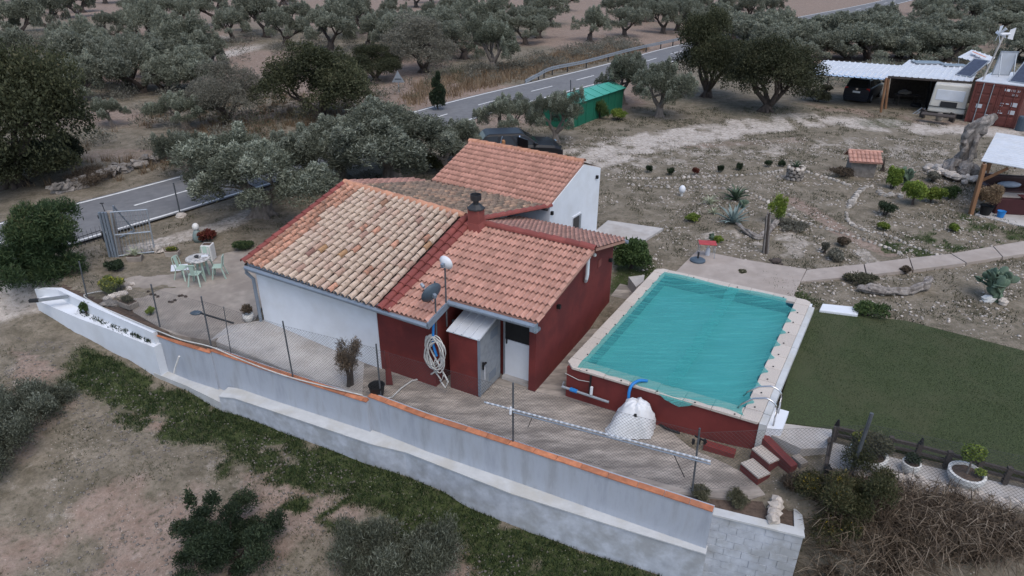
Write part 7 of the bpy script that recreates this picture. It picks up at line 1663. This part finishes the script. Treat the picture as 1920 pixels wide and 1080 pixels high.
def gnarl(name, label, cat, pts, rad, seed, strands=7, sub=6, m='old_wood', wob=.35):
    """weathered wood: twisted strands wound round a core, one mesh"""
    q = np.random.RandomState(seed); P = [Vector(p) for p in smooth_poly([tuple(p) for p in pts], sub)]; N = len(P); rr = np.interp(np.linspace(0, 1, N), np.linspace(0, 1, len(rad)), rad); b = MB(); fr = []; prev = None
    for i, p in enumerate(P):
        d = (P[min(i+1, N-1)]-P[max(i-1, 0)]).normalized(); u = Vector((1, .2, .1)) if prev is None else prev; u = (u-d*u.dot(d)).normalized(); prev = u; fr.append((u, d.cross(u)))
    b.tube(P, [max(.01, r*.62) for r in rr], 10)
    for k in range(strands):
        a0 = 2*math.pi*k/strands+q.normal()*.2; tw = q.uniform(.5, 1.4)/N; i0 = q.randint(0, max(1, N//5)); i1 = N-q.randint(0, max(1, N//4)); pts_ = []; r_ = []
        for i in range(i0, i1):
            a = a0+tw*i*2+wob*.6*math.sin(i*.7+k); u, w = fr[i]; rad_ = rr[i]*(.68+.16*math.sin(i*.9+k*2.1)+q.normal()*.05)
            pts_.append(P[i]+(u*math.cos(a)+w*math.sin(a))*rad_); r_.append(max(.008, rr[i]*(.34+.10*math.sin(i*1.1+k)+q.normal()*.05)))
        r_[0] *= .6; r_[-1] *= .35
        if len(pts_) > 2: b.tube(pts_, r_, 8)
    return solo(name, b, M[m], label, cat)
sb_ = Vector((22.020, 32.556, 0.620))
gnarl('olive_stump', 'huge gnarled grey olive stump standing on a mound of rocks', 'stump', [sb_+Vector((-.1, 0, -.15)), sb_+Vector((-.05, 0, .35)), sb_+Vector((0, 0, .8)), sb_+Vector((-.02, 0, 1.4)), sb_+Vector((-.08, 0, 2.0)), sb_+Vector((.18, 0, 2.5)), sb_+Vector((.80, 0, 2.95))], [1.0, .75, .40, .34, .40, .44, .26], 5, 9, 5)
rm = thing('rock_mound', 'ring of pale rocks heaped around the foot of the olive stump', 'rocks', sb_)
q_ = random.Random(6)
for k in range(38):
    a = q_.uniform(0, 6.28); r = q_.uniform(.85, 1.5); s = q_.uniform(.12, .26); part('rock', MB().rock(sb_+Vector((r*math.cos(a), r*math.sin(a), .08+.25*(1.5-r))), (s*1.1, s, s*.7), 200+k, a), M['stone'], rm)
gnarl('driftwood_log', 'long weathered grey log lying on the grass left of the prickly pear', 'log', [G((11.328, 20.004), .12), G((11.682, 19.858), .18), G((12.367, 19.833), .14), G((13.110, 19.923), .16), G((13.857, 20.403), .22), G((14.104, 20.727), .28)], [.08, .16, .13, .12, .16, .05], 7, 6, 6)
gnarl('bent_log', 'bent grey dead branch lying behind the upright cactus trunk', 'log', [G((8.897, 25.453), .22), G((9.209, 24.794), .12), G((9.568, 24.480), .08), G((10.262, 25.260), .15), G((11.208, 26.444), .32)], [.04, .11, .13, .12, .05], 8, 5, 6)
bd_ = thing('bird_ornament', 'small black bird ornament perched on the bent log', 'ornament', G((11.139, 26.564), .40)); part('body', MB().rock((0, 0, .06), (.12, .05, .06), 1, .3, 8, 6, .05), M['black'], bd_, local=True, smooth=True); part('head', MB().rock((-.1, -.02, .13), .035, 2, 0, 6, 5, .05), M['black'], bd_, local=True)
solo('tortoise_ornament', MB().rock(Vector((9.382, 22.087, 0.660))+Vector((0, 0, .06)), (.20, .14, .11), 5, .2, 10, 6, .1).rock(Vector((9.241, 22.175, 0.660))+Vector((-.05, 0, .06)), (.06, .05, .05), 6).rock(Vector((9.526, 21.955, 0.660))+Vector((0, -.05, .02)), (.07, .05, .04), 7), M['bark_dark'], 'dark tortoise ornament on the edge of the pool paving', 'ornament')
gb3 = thing('globe_lamp', 'white globe ornament on a short stem beside the stone edging', 'ornament', G((7.650, 29.509))); part('stem', MB().tube([(0, 0, 0), (0, 0, .2)], .05, 8), M['pot_white'], gb3, local=True); part('globe', MB().rock((0, 0, .32), (.15, .15, .19), 1, 0, 12, 8, .02), M['white_paint'], gb3, local=True, smooth=True)
rt = thing('red_table', 'small red folding table on thin grey legs beside the pool', 'table', (7.010, 22.611, 0.650), -.15)
part('table_top', MB().box((0, 0, .52), (.62, .40, .03)), M['red_plastic'], rt, local=True, bevel=.01)
for sx in (-1, 1):
    for sy in (-1, 1): part('leg', MB().tube([(sx*.27, sy*.16, .51), (sx*.28, sy*.2, 0)], .011, 6), M['galv'], rt, local=True)
solo('water_bottle', MB().lathe([(.08, 0), (.08, .22), (.03, .3), (.03, .33)], Vector((7.072, 22.707, 0.650))+Vector((.02, 0, 0)), 12), M['sheet_white'], 'pale plastic water jug under the red table', 'jug')
pb4 = thing('parasol_base', 'round blue grey parasol base with a short tube beside the pool', 'parasol base', (6.615, 22.176, 0.655)); part('foot', MB().lathe([(.27, 0), (.27, .05), (.2, .09), (.05, .11), (0, .11)], (0, 0, 0), 22, False), M['grey_plastic'], pb4, local=True, smooth=False); part('tube', MB().tube([(0, 0, .1), (0, 0, .34)], .035, 10), M['dark_metal'], pb4, local=True)
wh = thing('well_house', 'little grey block hut with a terracotta tiled roof in the garden', 'hut', (17.180, 32.825, 0.600), math.radians(-12))
part('wall', MB().box((0, 0, .35), (1.15, .85, .9)), M['stone_grey'], wh, local=True); part('roof', MB().hexa([(-.75, -.65, .72), (.75, -.65, .72), (.75, .1, 1.10), (-.75, .1, 1.10)], [(-.75, -.65, .76), (.75, -.65, .76), (.75, .1, 1.14), (-.75, .1, 1.14)]).hexa([(-.75, .1, 1.10), (.75, .1, 1.10), (.75, .65, .75), (-.75, .65, .75)], [(-.75, .1, 1.14), (.75, .1, 1.14), (.75, .65, .79), (-.75, .65, .79)]), M['wave_t'], wh, local=True)
rfw = wh.children[1]; TILE_WH = barrel_mesh('hut_tile', M['wave'], .26, .23, .46, .12)
for r in range(3):
    for k in range(8):
        sx = -.66+.19*k; m = frame_tile(Vector((sx, -.66+.24*r, .765+.122*r)), Vector((1, 0, 0)), Vector((0, .93, .36)), Vector((0, -.4, .9))); m = m @ Matrix.Diagonal((.95, .72, .8, 1)); inst('roof_tile', TILE_WH, rfw, m @ Matrix.Diagonal((.72, 1, .6, 1)))
for k in range(4): m = frame_tile(Vector((-.72+.38*k, .1, 1.13)), Vector((0, -1, 0)), Vector((1, 0, 0)), Vector((0, 0, 1))); inst('ridge_tile', TILE_WH, rfw, m @ Matrix.Diagonal((.7, .9, .6, 1)))
bush('bare_sapling', 'thin leafless sapling to the right of the little tiled hut', (18.618, 33.395), .5, .9, 160, .06, .015, 'dry', 181, stems=14)
def edging(name, label, pts, s, seed, m='edge_stone'):
    s *= .82
    q = random.Random(seed); t = thing(name, label, 'edging', G(pts[0])); P = smooth_poly(pts, 10); acc_ = 0; last = P[0]; b = MB(); n = 0
    for p in P[1:]:
        acc_ += math.hypot(p[0]-last[0], p[1]-last[1]); last = p
        if acc_ > s*1.5:
            acc_ = 0; r = s*q.uniform(.55, 1.0); part('stone', MB().rock(G(p, r*.25), (r*1.15, r*.85, r*.7), q.randrange(999), q.uniform(0, 3), 6, 4), M[m], t)
    return t
edging('stone_edging', 'upper line of small white stones running from the house to the stone column', [(4.966, 32.292), (6.714, 32.141), (8.839, 32.339), (11.569, 32.728), (13.687, 33.496)], .13, 1)
edging('stone_edging', 'line of small stones descending from the stone column past the hut', [(14.573, 33.342), (15.273, 32.427), (15.735, 31.366), (15.927, 30.817)], .14, 2)
edging('stone_edging', 'middle line of stones curving round the agaves', [(5.296, 31.310), (6.483, 30.836), (9.425, 30.575), (10.737, 29.975), (11.249, 28.558), (11.608, 26.934), (12.134, 25.990), (12.771, 25.430), (13.450, 24.567), (14.092, 23.752), (14.451, 23.070)], .14, 3)
edging('stone_edging', 'line of stones along the lower edge of the citrus bed', [(14.277, 27.581), (13.844, 26.327), (14.064, 25.460), (14.813, 24.813), (15.092, 24.131), (15.506, 23.384), (15.791, 23.003)], .14, 4)
edging('stone_edging', 'cluster of large white stones bordering the citrus bed', [(14.432, 27.780), (15.037, 28.737), (15.794, 29.902), (16.490, 30.677), (16.892, 30.843)], .22, 5)
edging('stone_edging', 'few large white rocks among the citrus shrubs', [(16.852, 30.229), (16.817, 29.490), (17.428, 29.651), (17.453, 29.220)], .22, 6)
# ------------------------------------------------------------------ lower right: rail fence, planters, rubble border
rf = thing('rail_fence', 'low dark wooden rail fence between the lawn and the planter walk', 'fence', (7.605, 12.642, 0.600))
ra, rb3 = [Vector((7.418, 12.513, 0.750)), Vector((8.956, 11.748, 0.750)), Vector((11.036, 10.681, 0.750))], .0
L0 = [Vector((7.447, 12.482, 0.620)), Vector((8.860, 11.951, 0.620)), Vector((10.250, 11.291, 0.600)), Vector((11.472, 10.741, 0.580))]
for a, c in zip(L0[:-1], L0[1:]):
    part('rail', MB().beam(a+Vector((0, 0, .30)), c+Vector((0, 0, .30)), .06, .07), M['wood_dark'], rf); part('rail', MB().beam(a+Vector((0, 0, .12)), c+Vector((0, 0, .12)), .05, .06), M['wood_dark'], rf)
for k in range(9):
    f = k/8*3; i = min(int(f), 2); p = L0[i]+(L0[i+1]-L0[i])*(f-i); part('post', MB().box(p+Vector((0, 0, .16)), (.10, .10, .44), -.3), M['wood_dark'], rf)
    if k in (0, 3, 5): part('finial', MB().lathe([(.06, 0), (.02, .16)], p+Vector((0, 0, .38)), 6), M['black'], rf)
part('side_rail', MB().beam((7.194, 12.199, 0.850), (6.819, 11.430, 0.750), .06, .08), M['wood_dark'], rf); part('side_post', MB().beam((7.403, 12.551, 0.500), (7.043, 11.942, 1.000), .08, .08, (1, 0, 0)), M['wood_dark'], rf)
def planter(label, base, r, h, leaf, blobs, n, ln, wd, seed, trunk=None):
    t = thing('round_planter', label, 'planter', base); part('pot', MB().lathe([(r*.72, 0), (r*.98, h*.6), (r, h), (r*.84, h+.005), (r*.8, h*.8), (0, h*.78)], (0, 0, 0), 26, False), M['pot_white'], t, local=True, smooth=False)
    part('earth', MB().lathe([(0, 0), (r*.8, 0)], (0, 0, h*.84), 20, False), M['soil'], t, local=True)
    if trunk: part('stem', MB().tube([(0, 0, h*.8), (.02, .02, trunk*.6), (0, .03, trunk)], .022, 6), M['bark'], t, local=True)
    V, F, tn = leafcloud(np.random.RandomState(seed), blobs, n, ln, wd, .4, .3); obj_of('foliage', np_mesh('foliage', V, F, L[leaf], tn), t); return t
planter('white round planter overflowing with a yellow flowering shrub', (7.856, 11.725, 0.500), .40, .34, 'weed', [(.12, .05, .55, .34, .3, .24), (.3, 0, .5, .2, .2, .16), (-.15, .1, .6, .22, .2, .26)], 3600, .09, .03, 1)
bush('flower_spray', 'spray of yellow-orange flowers at the left side of the shrub planter', (7.614, 11.819), .34, .35, 700, .06, .035, 'yellow', 191, cat='flowers', dz=.55, stems=3)
planter('small white pot with a low dark plant', (8.725, 11.532, 0.500), .19, .26, 'mastic', [(0, 0, .36, .15, .15, .12)], 420, .08, .03, 2)
planter('large white planter with a small round topped lime tree', (9.721, 11.198, 0.500), .36, .30, 'lime', [(0, .03, .78, .22, .22, .17), (.1, 0, .86, .12, .12, .1), (-.12, 0, .72, .12, .12, .1), (.2, -.1, .38, .12, .1, .06)], 1700, .07, .04, 3, .7)
rbp = thing('rubble_border', 'border of pale rubble stones below the planter walk', 'rocks', (9.075, 11.136, 0.400))
q_ = random.Random(24); P = smooth_poly([(7.547, 11.472), (8.050, 11.417), (8.566, 11.286), (9.128, 11.046), (9.788, 10.810), (10.420, 10.565), (10.934, 10.351)], 13)
for k, p in enumerate(P):
    for r in range(2):
        s = q_.uniform(.08, .14)*(1 if r == 0 else .8); x, y = p[0]+q_.uniform(-.06, .06)-.02*r, p[1]+q_.uniform(-.04, .04)-.16*r; part('stone', MB().rock((x, y, .46-.06*r+q_.uniform(-.03, .03)), (s*1.2, s, s*.85), 300+k*3+r, q_.uniform(0, 3), 7, 5), M['stone'], rbp)
sk_ = thing('stacked_rocks', 'short column of pale rocks standing in the bed behind the block wall', 'rocks', (5.596, 10.682, 0.000))
for i, (px, s) in enumerate((((5.501, 10.543, 0.080), .13), ((5.564, 10.673, 0.100), .13), ((5.670, 10.887, 0.100), .14), ((5.736, 11.023, 0.120), .12))): part('rock', MB().rock(px, (s*1.2, s, s), 77+i), M['stone'], sk_)
solo('bed_soil', MB().prism([(4.372, 10.914), (6.031, 10.296), (6.271, 11.123), (6.153, 11.713), (5.395, 11.210), (4.032, 11.355)], -.5, -.06), M['soil'], kind='structure') if 0 else sheet('bed', [(4.452, 10.915), (6.053, 10.354), (6.318, 11.172), (6.341, 11.897), (5.687, 11.386), (5.035, 11.168), (4.024, 11.317)], -.05, .6, M['soil'])
bush('wall_weeds', 'trailing dry weeds on the coping at the right end of the wall, left tuft', (4.181, 11.272, 0.030), .6, .16, 1500, .11, .012, 'weed', 201, up=.1, lob=9, rad=.1, stems=6)
bush('wall_weeds', 'trailing dry weeds on the coping at the right end of the wall, right tuft', (4.872, 11.104, 0.000), .7, .2, 1700, .12, .012, 'weed', 202, up=.1, lob=9, rad=.1, stems=6)
bush('bed_weeds', 'dry brown weeds filling the bed behind the block wall', (6.266, 11.413, -0.050), .75, .55, 2600, .16, .014, 'dry', 203, up=.7, stems=6)
gb_ = thing('grey_blocks', 'two grey concrete blocks stacked beside the red steps', 'blocks', (6.505, 11.906, 0.200)); part('block', MB().box(Vector((6.528, 11.948, 0.100))+Vector((0, 0, .08)), (.2, .3, .2), .4), M['concrete'], gb_); part('block', MB().box(Vector((6.495, 11.934, 0.300))+Vector((0, 0, .08)), (.2, .3, .2), .4), M['concrete'], gb_)
solo('plastic_jug', MB().lathe([(.08, 0), (.09, .15), (.03, .22), (.03, .25)], (6.923, 11.497, 0.450), 12), M['black'], 'dark plastic container standing by the leaning fence post', 'container')
